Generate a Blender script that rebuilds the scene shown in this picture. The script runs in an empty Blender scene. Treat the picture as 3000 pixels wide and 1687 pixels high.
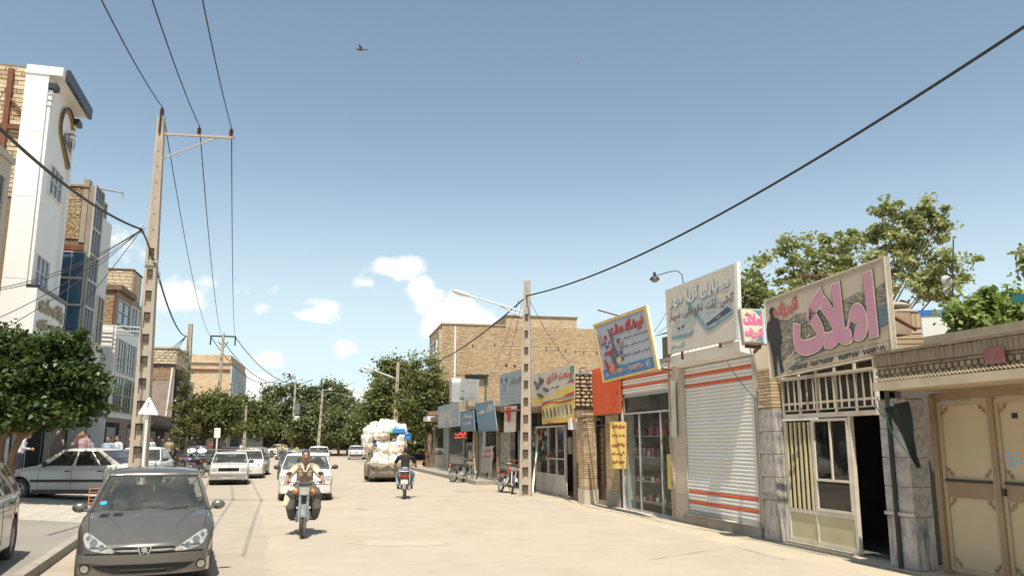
import bpy,bmesh,math,random
import numpy as np
from math import sin,cos,pi,radians as rad,sqrt,atan,atan2
from mathutils import Vector,Matrix
from mathutils.bvhtree import BVHTree
from mathutils.geometry import tessellate_polygon
S = bpy.context.scene
COL = S.collection
random.seed(7);rng = np.random.default_rng(7)
# ------------------------------------------------------------------ camera, world, sun, exposure
FPX,PW,PH,HOR,CAMZ = 2400.0,3000,1687,1294.0,1.8
PITCH = atan((HOR - PH/2)/FPX)
cam = bpy.data.cameras.new('camera');camo = bpy.data.objects.new('camera',cam);COL.objects.link(camo)
cam.sensor_width = 36;cam.lens = 36*FPX/PW;cam.clip_start = .1;cam.clip_end = 6000
camo.location = (0,0,CAMZ);camo.rotation_euler = (pi/2 + PITCH,0,0)
S.camera = camo
SUN_AZ = Vector((.02,-1,0)).normalized()          # horizontal direction towards the sun (behind the camera)
SUN_EL = rad(64)
sd = Vector((SUN_AZ.x*cos(SUN_EL),SUN_AZ.y*cos(SUN_EL),sin(SUN_EL)))
sun = bpy.data.lights.new('sun','SUN');sun.energy = 4.4;sun.angle = rad(.53);sun.color = (1,.925,.80)
suno = bpy.data.objects.new('sun',sun);COL.objects.link(suno)
suno.rotation_euler = sd.to_track_quat('Z','Y').to_euler();suno.location = (0,0,60)
world = bpy.data.worlds.new('World');S.world = world;world.use_nodes = True
S.view_settings.view_transform = 'Standard';S.view_settings.look = 'None'
S.view_settings.exposure = 0.55;S.view_settings.gamma = 1;S.view_settings.use_curve_mapping = False
S.cycles.max_bounces = 6;S.cycles.transparent_max_bounces = 24
# ------------------------------------------------------------------ picture measurements -> places
def ray(px,py):
 x = (px - PW/2)/FPX;y = (PH/2 - py)/FPX
 return Vector((x,cos(PITCH) - y*sin(PITCH),sin(PITCH) + y*cos(PITCH)))
def at(px,py,d):
 r = ray(px,py);k = d/r.y
 return Vector((r.x*k,d,CAMZ + r.z*k))
def ground(px,py,z=0.):
 r = ray(px,py);k = (z - CAMZ)/r.z
 return Vector((r.x*k,r.y*k,z))
class Frame:
 """a vertical plane: X runs left to right as seen, Y goes into it, Z up"""
 def __init__(s,p0,p1,z=0.):
  s.o = Vector((p0[0],p0[1],z));d = Vector((p1[0]-p0[0],p1[1]-p0[1],0));s.len = d.length
  s.x = d.normalized();s.y = Vector((-s.x.y,s.x.x,0));s.rz = atan2(s.x.y,s.x.x)
 def hit(s,px,py,off=0.):
  r = ray(px,py);o = s.o + s.y*off - Vector((0,0,CAMZ))
  o.z = 0
  k = o.dot(s.y)/Vector((r.x,r.y,0)).dot(s.y)
  p = r*k
  return (Vector((p.x,p.y,0)) - Vector((s.o.x,s.o.y,0))).dot(s.x),CAMZ + p.z
 def w(s,a,b,z):
  return Vector((s.o.x,s.o.y,0)) + s.x*a + s.y*b + Vector((0,0,z))
 def hx(s,px,py,off=0.):return s.hit(px,py,off)[0]
 def hz(s,px,py,off=0.):return s.hit(px,py,off)[1]
# ------------------------------------------------------------------ clouds and sky
def build_world():
 nt = world.node_tree;N = nt.nodes;L = nt.links
 bg = N['Background'];bg.inputs[1].default_value = 1.0
 sky = N.new('ShaderNodeTexSky');sky.sky_type = 'NISHITA';sky.sun_disc = False
 sky.sun_elevation = SUN_EL;sky.sun_rotation = atan2(SUN_AZ.x,SUN_AZ.y)
 sky.altitude = 900;sky.air_density = 1.0;sky.dust_density = 1.6;sky.ozone_density = 1.3
 mul = N.new('ShaderNodeMix');mul.data_type = 'RGBA';mul.blend_type = 'MULTIPLY';mul.inputs[0].default_value = 1
 L.new(sky.outputs[0],mul.inputs[6]);k = SKY_STRENGTH
 mul.inputs[7].default_value = (k*1.02,k*1.22,k*1.12,1)
 hsv = N.new('ShaderNodeHueSaturation');hsv.inputs['Saturation'].default_value = .75
 L.new(mul.outputs[2],hsv.inputs['Color'])
 tc = N.new('ShaderNodeTexCoord');nrm = N.new('ShaderNodeVectorMath');nrm.operation = 'NORMALIZE'
 L.new(tc.outputs['Generated'],nrm.inputs[0])
 noi = N.new('ShaderNodeTexNoise');noi.inputs['Scale'].default_value = 26;noi.inputs['Detail'].default_value = 9;noi.inputs['Roughness'].default_value = .62
 L.new(nrm.outputs[0],noi.inputs[0])
 cur = None
 for (px,py,rx,ry,amt) in CLOUDS:
  d = ray(px,py).normalized()
  sub = N.new('ShaderNodeVectorMath');sub.operation = 'SUBTRACT';sub.inputs[1].default_value = d
  L.new(nrm.outputs[0],sub.inputs[0])
  sc = N.new('ShaderNodeVectorMath');sc.operation = 'MULTIPLY'
  sc.inputs[1].default_value = (FPX/rx,FPX/rx,FPX/ry);L.new(sub.outputs[0],sc.inputs[0])
  ln = N.new('ShaderNodeVectorMath');ln.operation = 'LENGTH';L.new(sc.outputs[0],ln.inputs[0])
  m = N.new('ShaderNodeMath');m.operation = 'MULTIPLY_ADD';m.inputs[1].default_value = -amt;m.inputs[2].default_value = amt
  L.new(ln.outputs['Value'],m.inputs[0])
  if cur is None:cur = m.outputs[0]
  else:
   mx = N.new('ShaderNodeMath');mx.operation = 'SMOOTH_MAX';mx.inputs[2].default_value = .25
   L.new(cur,mx.inputs[0]);L.new(m.outputs[0],mx.inputs[1]);cur = mx.outputs[0]
 nm = N.new('ShaderNodeMath');nm.operation = 'MULTIPLY_ADD';nm.inputs[1].default_value = 2.3;nm.inputs[2].default_value = -1.08
 L.new(noi.outputs[0],nm.inputs[0])
 ad = N.new('ShaderNodeMath');ad.operation = 'ADD';L.new(cur,ad.inputs[0]);L.new(nm.outputs[0],ad.inputs[1])
 mr = N.new('ShaderNodeMapRange');mr.interpolation_type = 'SMOOTHSTEP'
 mr.inputs[1].default_value = .0;mr.inputs[2].default_value = .6;L.new(ad.outputs[0],mr.inputs[0])
 mix = N.new('ShaderNodeMix');mix.data_type = 'RGBA'
 # thin haze of dust towards the horizon all the way round
 sep = N.new('ShaderNodeSeparateXYZ');L.new(nrm.outputs[0],sep.inputs[0])
 hz = N.new('ShaderNodeMapRange');hz.interpolation_type = 'SMOOTHERSTEP'
 hz.inputs[1].default_value = -.02;hz.inputs[2].default_value = .40;hz.inputs[3].default_value = .78;hz.inputs[4].default_value = 0
 L.new(sep.outputs[2],hz.inputs[0])
 mh = N.new('ShaderNodeMix');mh.data_type = 'RGBA';L.new(hz.outputs[0],mh.inputs[0]);L.new(hsv.outputs[0],mh.inputs[6])
 mh.inputs[7].default_value = HAZE_COL
 L.new(mr.outputs[0],mix.inputs[0]);L.new(mh.outputs[2],mix.inputs[6])
 mix.inputs[7].default_value = CLOUD_COL
 L.new(mix.outputs[2],bg.inputs[0])
SKY_STRENGTH = .098
HAZE_COL = (.56,.66,.69,1);CLOUD_COL = (.80,.78,.73,1)
CLOUDS = [(1145,785,66,34,.9),(1195,788,64,40,1),(1238,835,46,44,1),(1262,885,50,50,1),(1330,905,72,50,1),(1385,940,66,42,.9),(1300,950,70,45,.8),(1070,830,45,20,.5),
 (530,872,72,40,.9),(475,888,34,24,.5),(925,925,80,27,.8),(960,905,48,25,.6),(1020,1015,52,26,.7),(890,887,35,14,.3),(795,1056,48,26,.6),(780,900,18,10,.2),
 (760,1130,75,50,.7),(725,1155,60,60,.7),(940,1170,200,45,.5),(395,740,40,22,.1),(1120,1160,100,40,.4),(670,838,60,10,.1)]
build_world()
# ------------------------------------------------------------------ materials
MATS = {}
def mat(name,col,rough=.85,metal=0.,var=.12,scale=3.,bump=.0,bscale=60.,dust=0.,coat=0.,spec=.5,dirt=None,dirt_amt=0.,dirt_scale=1.2,emit=0.,stretch=None,sheen=0.):
 if name in MATS:return MATS[name]
 m = bpy.data.materials.new(name);m.use_nodes = True;nt = m.node_tree;N = nt.nodes;L = nt.links
 b = N['Principled BSDF'];b.inputs['Roughness'].default_value = rough;b.inputs['Metallic'].default_value = metal
 b.inputs['Specular IOR Level'].default_value = spec
 if coat:b.inputs['Coat Weight'].default_value = coat;b.inputs['Coat Roughness'].default_value = .08
 if emit:b.inputs['Emission Color'].default_value = (*col,1);b.inputs['Emission Strength'].default_value = emit
 tc = N.new('ShaderNodeTexCoord');vec = tc.outputs['Object']
 if stretch:
  mp = N.new('ShaderNodeMapping');mp.inputs['Scale'].default_value = stretch;L.new(vec,mp.inputs[0]);vec = mp.outputs[0]
 oi = N.new('ShaderNodeObjectInfo')
 cl = None
 if var > 0:
  n = N.new('ShaderNodeTexNoise');n.inputs['Scale'].default_value = scale;n.inputs['Detail'].default_value = 6;L.new(vec,n.inputs[0])
  mr = N.new('ShaderNodeMapRange');mr.inputs[1].default_value = .3;mr.inputs[2].default_value = .7
  mr.inputs[3].default_value = 1 - var;mr.inputs[4].default_value = 1 + var;L.new(n.outputs[0],mr.inputs[0])
  ra = N.new('ShaderNodeMath');ra.operation = 'MULTIPLY_ADD';ra.inputs[1].default_value = var*.9;ra.inputs[2].default_value = 1 - var*.45
  L.new(oi.outputs['Random'],ra.inputs[0])
  mm = N.new('ShaderNodeMath');mm.operation = 'MULTIPLY';L.new(mr.outputs[0],mm.inputs[0]);L.new(ra.outputs[0],mm.inputs[1])
  mx = N.new('ShaderNodeMix');mx.data_type = 'RGBA';mx.blend_type = 'MULTIPLY';mx.inputs[0].default_value = 1
  mx.inputs[6].default_value = (*col,1);L.new(mm.outputs[0],mx.inputs[7]);cl = mx.outputs[2]
 if dirt_amt or dust:
  n2 = N.new('ShaderNodeTexNoise');n2.inputs['Scale'].default_value = dirt_scale;n2.inputs['Detail'].default_value = 8;n2.inputs['Roughness'].default_value = .65
  L.new(vec,n2.inputs[0])
  m2 = N.new('ShaderNodeMapRange');m2.inputs[1].default_value = .42;m2.inputs[2].default_value = .7;m2.inputs[3].default_value = dust;m2.inputs[4].default_value = min(1,dirt_amt + dust)
  L.new(n2.outputs[0],m2.inputs[0])
  mx2 = N.new('ShaderNodeMix');mx2.data_type = 'RGBA';L.new(m2.outputs[0],mx2.inputs[0])
  if cl:L.new(cl,mx2.inputs[6])
  else:mx2.inputs[6].default_value = (*col,1)
  mx2.inputs[7].default_value = (*(dirt or (.36,.31,.24)),1);cl = mx2.outputs[2]
  if dust or dirt_amt:
   mr3 = N.new('ShaderNodeMapRange');mr3.inputs[1].default_value = 0;mr3.inputs[2].default_value = 1;mr3.inputs[3].default_value = rough;mr3.inputs[4].default_value = .9
   L.new(m2.outputs[0],mr3.inputs[0]);L.new(mr3.outputs[0],b.inputs['Roughness'])
 if cl:L.new(cl,b.inputs['Base Color'])
 else:b.inputs['Base Color'].default_value = (*col,1)
 if bump:
  n3 = N.new('ShaderNodeTexNoise');n3.inputs['Scale'].default_value = bscale;n3.inputs['Detail'].default_value = 5;L.new(vec,n3.inputs[0])
  bp = N.new('ShaderNodeBump');bp.inputs['Strength'].default_value = bump;bp.inputs['Distance'].default_value = .02
  L.new(n3.outputs[0],bp.inputs['Height']);L.new(bp.outputs[0],b.inputs['Normal'])
 MATS[name] = m;return m
def glass_mat(name,tint=(.5,.56,.55),refl=.9,dust=.06,dustcol=(.45,.44,.38),ior=1.55):
 if name in MATS:return MATS[name]
 m = bpy.data.materials.new(name);m.use_nodes = True;nt = m.node_tree;N = nt.nodes;L = nt.links
 N.remove(N['Principled BSDF']);out = N['Material Output']
 tr = N.new('ShaderNodeBsdfTransparent');tr.inputs[0].default_value = (*tint,1)
 gl = N.new('ShaderNodeBsdfGlossy');gl.inputs[1].default_value = .03;gl.inputs[0].default_value = (refl,refl,refl,1)
 fr = N.new('ShaderNodeFresnel');fr.inputs[0].default_value = ior
 ge = N.new('ShaderNodeNewGeometry');fm_ = N.new('ShaderNodeMath');fm_.operation = 'SUBTRACT';fm_.inputs[0].default_value = 1;L.new(ge.outputs['Backfacing'],fm_.inputs[1])
 fx_ = N.new('ShaderNodeMath');fx_.operation = 'MULTIPLY';L.new(fr.outputs[0],fx_.inputs[0]);L.new(fm_.outputs[0],fx_.inputs[1])
 m1 = N.new('ShaderNodeMixShader');L.new(fx_.outputs[0],m1.inputs[0]);L.new(tr.outputs[0],m1.inputs[1]);L.new(gl.outputs[0],m1.inputs[2])
 df = N.new('ShaderNodeBsdfDiffuse');df.inputs[0].default_value = (*dustcol,1)
 tc = N.new('ShaderNodeTexCoord');n = N.new('ShaderNodeTexNoise');n.inputs['Scale'].default_value = 2.5;n.inputs['Detail'].default_value = 7
 L.new(tc.outputs['Object'],n.inputs[0])
 mr = N.new('ShaderNodeMapRange');mr.inputs[1].default_value = .3;mr.inputs[2].default_value = .75;mr.inputs[3].default_value = dust*.3;mr.inputs[4].default_value = dust*1.6
 L.new(n.outputs[0],mr.inputs[0])
 m2 = N.new('ShaderNodeMixShader');L.new(mr.outputs[0],m2.inputs[0]);L.new(m1.outputs[0],m2.inputs[1]);L.new(df.outputs[0],m2.inputs[2])
 L.new(m2.outputs[0],out.inputs[0]);MATS[name] = m;return m
def brick_mat(name,c1,c2,mortar,bw,bh,msize=.012,bump=.6):
 """far brickwork whose bricks are too small to tell apart"""
 if name in MATS:return MATS[name]
 m = bpy.data.materials.new(name);m.use_nodes = True;nt = m.node_tree;N = nt.nodes;L = nt.links;b = N['Principled BSDF']
 b.inputs['Roughness'].default_value = .95
 tc = N.new('ShaderNodeTexCoord');sp = N.new('ShaderNodeSeparateXYZ');cb = N.new('ShaderNodeCombineXYZ')
 L.new(tc.outputs['Object'],sp.inputs[0])
 ad = N.new('ShaderNodeMath');ad.operation = 'ADD';L.new(sp.outputs[0],ad.inputs[0]);L.new(sp.outputs[1],ad.inputs[1])
 L.new(ad.outputs[0],cb.inputs[0]);L.new(sp.outputs[2],cb.inputs[1])
 nz = N.new('ShaderNodeTexNoise');nz.inputs['Scale'].default_value = 1.3;L.new(tc.outputs['Object'],nz.inputs[0])
 br = N.new('ShaderNodeTexBrick');L.new(cb.outputs[0],br.inputs[0])
 br.inputs['Color1'].default_value = (*c1,1);br.inputs['Color2'].default_value = (*c2,1);br.inputs['Mortar'].default_value = (*mortar,1)
 br.inputs['Scale'].default_value = 1;br.inputs['Brick Width'].default_value = bw;br.inputs['Row Height'].default_value = bh;br.inputs['Mortar Size'].default_value = msize
 n2 = N.new('ShaderNodeTexNoise');n2.inputs['Scale'].default_value = 5;n2.inputs['Detail'].default_value = 9;L.new(tc.outputs['Object'],n2.inputs[0])
 n4 = N.new('ShaderNodeTexNoise');n4.inputs['Scale'].default_value = .35;n4.inputs['Detail'].default_value = 4;L.new(tc.outputs['Object'],n4.inputs[0])
 a2 = N.new('ShaderNodeMath');a2.operation = 'ADD';L.new(n2.outputs[0],a2.inputs[0]);L.new(n4.outputs[0],a2.inputs[1])
 mr = N.new('ShaderNodeMapRange');mr.inputs[1].default_value = .7;mr.inputs[2].default_value = 1.3;mr.inputs[3].default_value = .72;mr.inputs[4].default_value = 1.25
 L.new(a2.outputs[0],mr.inputs[0])
 mx = N.new('ShaderNodeMix');mx.data_type = 'RGBA';mx.blend_type = 'MULTIPLY';mx.inputs[0].default_value = 1
 L.new(br.outputs[0],mx.inputs[6]);L.new(mr.outputs[0],mx.inputs[7]);L.new(mx.outputs[2],b.inputs['Base Color'])
 bp = N.new('ShaderNodeBump');bp.inputs['Strength'].default_value = bump;bp.inputs['Distance'].default_value = .03;bp.invert = True
 L.new(br.outputs['Fac'],bp.inputs['Height']);L.new(bp.outputs[0],b.inputs['Normal'])
 MATS[name] = m;return m
def leaf_mat(name,c1,c2):
 if name in MATS:return MATS[name]
 m = bpy.data.materials.new(name);m.use_nodes = True;nt = m.node_tree;N = nt.nodes;L = nt.links;b = N['Principled BSDF']
 at_ = N.new('ShaderNodeAttribute');at_.attribute_name = 'tone'
 mx = N.new('ShaderNodeMix');mx.data_type = 'RGBA';mx.inputs[6].default_value = (*c1,1);mx.inputs[7].default_value = (*c2,1)
 L.new(at_.outputs['Fac'],mx.inputs[0]);L.new(mx.outputs[2],b.inputs['Base Color']);b.inputs['Roughness'].default_value = .42
 b.inputs['Specular IOR Level'].default_value = .35
 tl = N.new('ShaderNodeBsdfTranslucent');h = N.new('ShaderNodeMix');h.data_type = 'RGBA';h.blend_type = 'MULTIPLY';h.inputs[0].default_value = 1
 L.new(mx.outputs[2],h.inputs[6]);h.inputs[7].default_value = (1.3,1.5,.6,1);L.new(h.outputs[2],tl.inputs[0])
 ms = N.new('ShaderNodeMixShader');ms.inputs[0].default_value = .28;L.new(b.outputs[0],ms.inputs[1]);L.new(tl.outputs[0],ms.inputs[2])
 L.new(ms.outputs[0],N['Material Output'].inputs[0]);MATS[name] = m;return m
# ------------------------------------------------------------------ mesh builder
class MB:
 def __init__(s):s.v = [];s.f = [];s.mi = [];s.sm = []
 def _add(s,vs,fs,mi=0,smooth=False):
  o = len(s.v);s.v += [tuple(v) for v in vs];s.f += [tuple(i+o for i in f) for f in fs];s.mi += [mi]*len(fs);s.sm += [smooth]*len(fs)
  return s
 def box(s,x0,x1,y0,y1,z0,z1,mi=0,M=None,jit=0.):
  vs = [Vector((x,y,z)) for x in (x0,x1) for y in (y0,y1) for z in (z0,z1)]
  if jit:vs = [v + Vector([random.uniform(-jit,jit) for _ in range(3)]) for v in vs]
  if M is not None:vs = [M @ v for v in vs]
  return s._add(vs,[(0,1,3,2),(4,6,7,5),(0,4,5,1),(2,3,7,6),(0,2,6,4),(1,5,7,3)],mi)
 def cbox(s,c,size,M=None,mi=0):
  a,b,d = size[0]/2,size[1]/2,size[2]/2
  return s.box(c[0]-a,c[0]+a,c[1]-b,c[1]+b,c[2]-d,c[2]+d,mi,M)
 def hexa(s,b4,t4,mi=0):
  """bottom four and top four corners, same order"""
  return s._add(list(b4)+list(t4),[(3,2,1,0),(4,5,6,7),(0,1,5,4),(1,2,6,5),(2,3,7,6),(3,0,4,7)],mi)
 def tube(s,pts,r,n=8,mi=0,cap=True,smooth=True):
  pts = [Vector(p) for p in pts];rs = r if isinstance(r,(list,tuple)) else [r]*len(pts)
  vs = [];fs = [];up = None
  for i,p in enumerate(pts):
   t = (pts[min(i+1,len(pts)-1)] - pts[max(i-1,0)]).normalized()
   if up is None:up = t.orthogonal().normalized()
   up = (up - t*up.dot(t)).normalized() if (up - t*up.dot(t)).length > 1e-6 else t.orthogonal().normalized()
   sd_ = t.cross(up)
   for j in range(n):
    a = 2*pi*j/n;vs.append(p + (up*cos(a) + sd_*sin(a))*rs[i])
  for i in range(len(pts)-1):
   for j in range(n):
    k = (j+1) % n;fs.append((i*n+j,i*n+k,(i+1)*n+k,(i+1)*n+j))
  if cap:fs.append(tuple(range(n-1,-1,-1)));fs.append(tuple((len(pts)-1)*n + j for j in range(n)))
  return s._add(vs,fs,mi,smooth)
 def lathe(s,prof,n=16,M=None,mi=0,smooth=True):
  """prof [(r,z)] turned round Z"""
  vs = [];fs = []
  for (r,z) in prof:
   for j in range(n):
    a = 2*pi*j/n;v = Vector((r*cos(a),r*sin(a),z));vs.append(M @ v if M is not None else v)
  for i in range(len(prof)-1):
   for j in range(n):
    k = (j+1) % n;fs.append((i*n+j,i*n+k,(i+1)*n+k,(i+1)*n+j))
  return s._add(vs,fs,mi,smooth)
 def sphere(s,c,r,nu=12,nv=8,M=None,mi=0):
  r = (r,r,r) if not isinstance(r,(tuple,list)) else r
  vs = [];fs = []
  for i in range(nv+1):
   t = pi*i/nv
   for j in range(nu):
    a = 2*pi*j/nu;v = Vector((r[0]*sin(t)*cos(a),r[1]*sin(t)*sin(a),r[2]*cos(t)))
    if M is not None:v = M @ v
    vs.append(v + Vector(c))
  for i in range(nv):
   for j in range(nu):
    k = (j+1) % nu;fs.append((i*nu+j,(i+1)*nu+j,(i+1)*nu+k,i*nu+k))
  return s._add(vs,fs,mi,True)
 def prism(s,poly,fn,mi=0):
  """poly [(a,b)], fn(a,b,side) -> point, side 0/1"""
  n = len(poly);vs = [fn(a,b,0) for a,b in poly] + [fn(a,b,1) for a,b in poly]
  t = tessellate_polygon([[Vector((a,b,0)) for a,b in poly]])
  ar = sum(poly[i][0]*poly[(i+1) % n][1] - poly[(i+1) % n][0]*poly[i][1] for i in range(n))
  fs = []
  for tri in t:
   fs.append(tuple(tri));fs.append(tuple(i+n for i in reversed(tri)))
  for i in range(n):k = (i+1) % n;fs.append((i,k,k+n,i+n))
  return s._add(vs,fs,mi)
 def grid(s,P,mi=0,smooth=True,closed=False):
  """P rows of points"""
  R = len(P);Cn = len(P[0]);vs = [p for row in P for p in row];fs = []
  for i in range(R-1):
   for j in range(Cn if closed else Cn-1):
    k = (j+1) % Cn;fs.append((i*Cn+j,i*Cn+k,(i+1)*Cn+k,(i+1)*Cn+j))
  return s._add(vs,fs,mi,smooth)
 def mesh(s,name,mats,sharp=35,fix=False):
  me = bpy.data.meshes.new(name);me.from_pydata([tuple(v) for v in s.v],[],s.f)
  for m in (mats if isinstance(mats,(list,tuple)) else [mats]):me.materials.append(m)
  me.polygons.foreach_set('material_index',s.mi);me.polygons.foreach_set('use_smooth',s.sm)
  if fix:
   bm = bmesh.new();bm.from_mesh(me);bmesh.ops.remove_doubles(bm,verts=bm.verts,dist=1e-4)
   bmesh.ops.recalc_face_normals(bm,faces=bm.faces);bm.to_mesh(me);bm.free()
  me.update()
  if any(s.sm):me.set_sharp_from_angle(angle=rad(sharp))
  return me
 def build(s,name,mats,parent=None,loc=None,rotz=0,kind=None,sharp=35,fix=False,bevel=0):
  o = link(name,s.mesh(name,mats,sharp,fix),parent,loc,rotz,kind)
  if bevel:
   b = o.modifiers.new('bevel','BEVEL');b.width = bevel;b.segments = 2;b.limit_method = 'ANGLE';b.angle_limit = rad(40)
  return o
def link(name,data,parent=None,loc=None,rotz=0,kind=None):
 o = bpy.data.objects.new(name,data);COL.objects.link(o)
 if loc is not None:o.location = loc
 if rotz:o.rotation_euler = (0,0,rotz)
 if parent is not None:o.parent = parent
 if kind:o['kind'] = kind
 return o
def thing(name,label,cat,loc=(0,0,0),rotz=0,group=None,data=None):
 o = bpy.data.objects.new(name,data);COL.objects.link(o);o.location = loc;o.rotation_euler = (0,0,rotz)
 o['label'] = label;o['category'] = cat
 if group:o['group'] = group
 if data is None:o.empty_display_size = .2
 return o
def tag(o,label,cat,group=None):
 o['label'] = label;o['category'] = cat
 if group:o['group'] = group
 return o
def copy_tree(o,parent=None):
 c = o.copy();COL.objects.link(c);c.parent = parent
 for ch in list(o.children):copy_tree(ch,c)
 return c
def pieces(parent,name,mats,items,variants=None,cap=290,rest_name=None,rough=.004):
 """items: list of (x0,x1,y0,y1,z0,z1[,mat]) boxes in the parent's space; the first `cap` become objects sharing meshes, the rest one mesh"""
 if not isinstance(mats,(list,tuple)):mats = [mats]
 cache = {}
 for i,it in enumerate(items[:cap]):
  x0,x1,y0,y1,z0,z1 = it[:6];mi = it[6] if len(it) > 6 else random.randrange(len(mats))
  key = (mi,random.randrange(4))
  if key not in cache:
   mb = MB();mb.box(-.5,.5,-.5,.5,-.5,.5,jit=rough*4);cache[key] = mb.mesh(name,[mats[mi]])
  o = bpy.data.objects.new(name,cache[key]);COL.objects.link(o);o.parent = parent
  o.location = ((x0+x1)/2,(y0+y1)/2,(z0+z1)/2);o.scale = (x1-x0,y1-y0,z1-z0)
 if len(items) > cap:
  mb = MB()
  for it in items[cap:]:
   mi = it[6] if len(it) > 6 else random.randrange(len(mats));mb.box(*it[:6],mi=mi,jit=rough)
  mb.build(rest_name or name + 'work',mats,parent,kind='stuff')
def courses(x0,x1,z0,z1,bw,bh,y0,y1,joint=.012,jy=.012,bond=.5,skip=None,ragged=0.,jx=0.):
 out = [];r = 0;z = z0
 while z + bh*.6 < z1:
  x = x0 - (bw*bond if r % 2 else 0);h = min(bh,z1 - z)
  while x < x1 - .01:
   w_ = bw*(1 + random.uniform(-jx,jx));a,b = max(x,x0),min(x + w_,x1)
   if b - a > .03 and not (skip and skip((a+b)/2,z+h/2)) and not (ragged and random.random() < ragged):
    q = random.uniform(-jy,jy)
    out.append((a + joint/2,b - joint/2,y0 + q,y1,z + joint/2 + random.uniform(0,joint*.4),z + h - joint/2))
   x += w_
  z += bh;r += 1
 return out
# ------------------------------------------------------------------ Persian lettering
FORMS = {'ا':'ﺍﺍﺎﺎ','آ':'ﺁﺁﺂﺂ','ب':'ﺏﺑﺒﺐ','پ':'ﭖﭘﭙﭗ','ت':'ﺕﺗﺘﺖ','ج':'ﺝﺟﺠﺞ','خ':'ﺥﺧﺨﺦ','د':'ﺩﺩﺪﺪ','ر':'ﺭﺭﺮﺮ','ز':'ﺯﺯﺰﺰ','س':'ﺱﺳﺴﺲ','ش':'ﺵﺷﺸﺶ','ص':'ﺹﺻﺼﺺ','ض':'ﺽﺿﻀﺾ','ع':'ﻉﻋﻌﻊ','ف':'ﻑﻓﻔﻒ','ق':'ﻕﻗﻘﻖ','ک':'ﮎﮐﮑﮏ','گ':'ﮒﮔﮕﮓ','ل':'ﻝﻟﻠﻞ','م':'ﻡﻣﻤﻢ','ن':'ﻥﻧﻨﻦ','و':'ﻭﻭﻮﻮ','ه':'ﻩﻫﻬﻪ','ی':'ﯼﯾﯿﯽ','ح':'ﺡﺣﺤﺢ','ط':'ﻁﻃﻄﻂ'}
NOJOIN = 'اآدذرزو'
def shape_text(t):
 out = [];s = t.replace('لا','\u0001')
 isl = lambda c:c in FORMS or c == '\u0001'
 for i,c in enumerate(s):
  p = s[i-1] if i else ' ';n = s[i+1] if i+1 < len(s) else ' '
  jp = isl(p) and p not in NOJOIN and p != '\u0001'
  if c == '\u0001':out.append('ﻼ' if jp else 'ﻻ');continue
  if c in FORMS:
   jn = isl(n) and c not in NOJOIN
   out.append(FORMS[c][(2 if jp else 1) if jn else (3 if jp else 0)])
  else:out.append(c)
 r = ''.join(reversed(out))
 # numbers keep their own left-to-right order
 import re
 return re.sub('[۰-۹0-9]+',lambda m:m.group(0)[::-1],r)
def text_loops(t,raw=False,res=4):
 c = bpy.data.curves.new('t','FONT');c.body = t if raw else shape_text(t);c.size = 1;c.fill_mode = 'NONE';c.resolution_u = res
 o = bpy.data.objects.new('t',c)
 me = bpy.data.meshes.new_from_object(o)
 adj = {}
 for e in me.edges:
  a,b = e.vertices;adj.setdefault(a,[]).append(b);adj.setdefault(b,[]).append(a)
 co = [v.co.copy() for v in me.vertices];seen = set();loops = []
 for e in me.edges:
  a,b = e.vertices
  if a in seen:continue
  lp = [a];seen.add(a);cur = b;prev = a
  while cur != a and cur not in seen:
   lp.append(cur);seen.add(cur);nx = [q for q in adj[cur] if q != prev]
   if not nx:break
   prev,cur = cur,nx[0]
  if len(lp) > 2:loops.append([(co[i].x,co[i].y) for i in lp])
 bpy.data.objects.remove(o);bpy.data.curves.remove(c);bpy.data.meshes.remove(me)
 return loops
def area(lp):return sum(lp[i][0]*lp[(i+1) % len(lp)][1] - lp[(i+1) % len(lp)][0]*lp[i][1] for i in range(len(lp)))/2
def inside(p,lp):
 x,y = p;c = False;n = len(lp)
 for i in range(n):
  x1,y1 = lp[i];x2,y2 = lp[(i+1) % n]
  if (y1 > y) != (y2 > y) and x < (x2-x1)*(y-y1)/(y2-y1+1e-12) + x1:c = not c
 return c
def offset_loop(lp,d):
 n = len(lp);out = []
 for i in range(n):
  a = Vector(lp[i-1]);b = Vector(lp[i]);c = Vector(lp[(i+1) % n])
  e1 = (b-a);e2 = (c-b)
  if e1.length < 1e-7 or e2.length < 1e-7:out.append(tuple(b));continue
  e1.normalize();e2.normalize();nn = Vector((e1.y+e2.y,-(e1.x+e2.x)))
  if nn.length < .3:nn = Vector((e1.y,-e1.x))
  nn.normalize();k = max(.5,nn.dot(Vector((e1.y,-e1.x))))
  out.append(tuple(b + nn*d/k))
 return out
def letter_groups(t,bold=0.,raw=False,res=4):
 """[(outer, [holes])] of every glyph stroke, made bolder by `bold` em; also the bounds"""
 L_ = text_loops(t,raw,res);areas = [area(l) for l in L_]
 big = areas[max(range(len(L_)),key=lambda i:abs(areas[i]))];sg = 1 if big > 0 else -1
 L_ = [l if sg > 0 else l[::-1] for l in L_];areas = [a*sg for a in areas]
 outs = [l for l,a in zip(L_,areas) if a > 0];holes = [l for l,a in zip(L_,areas) if a < 0]
 G = []
 for o in outs:G.append([offset_loop(o,bold),[]])
 for h in holes:
  best = None
  for i,o in enumerate(outs):
   if inside(h[0],o) and (best is None or area(outs[i]) < area(outs[best])):best = i
  if best is not None:
   hh = offset_loop(h,bold)
   if area(hh) < -.0004:G[best][1].append(hh)
 xs = [p[0] for g in G for p in g[0]];ys = [p[1] for g in G for p in g[0]]
 return G,(min(xs),max(xs),min(ys),max(ys))
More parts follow.
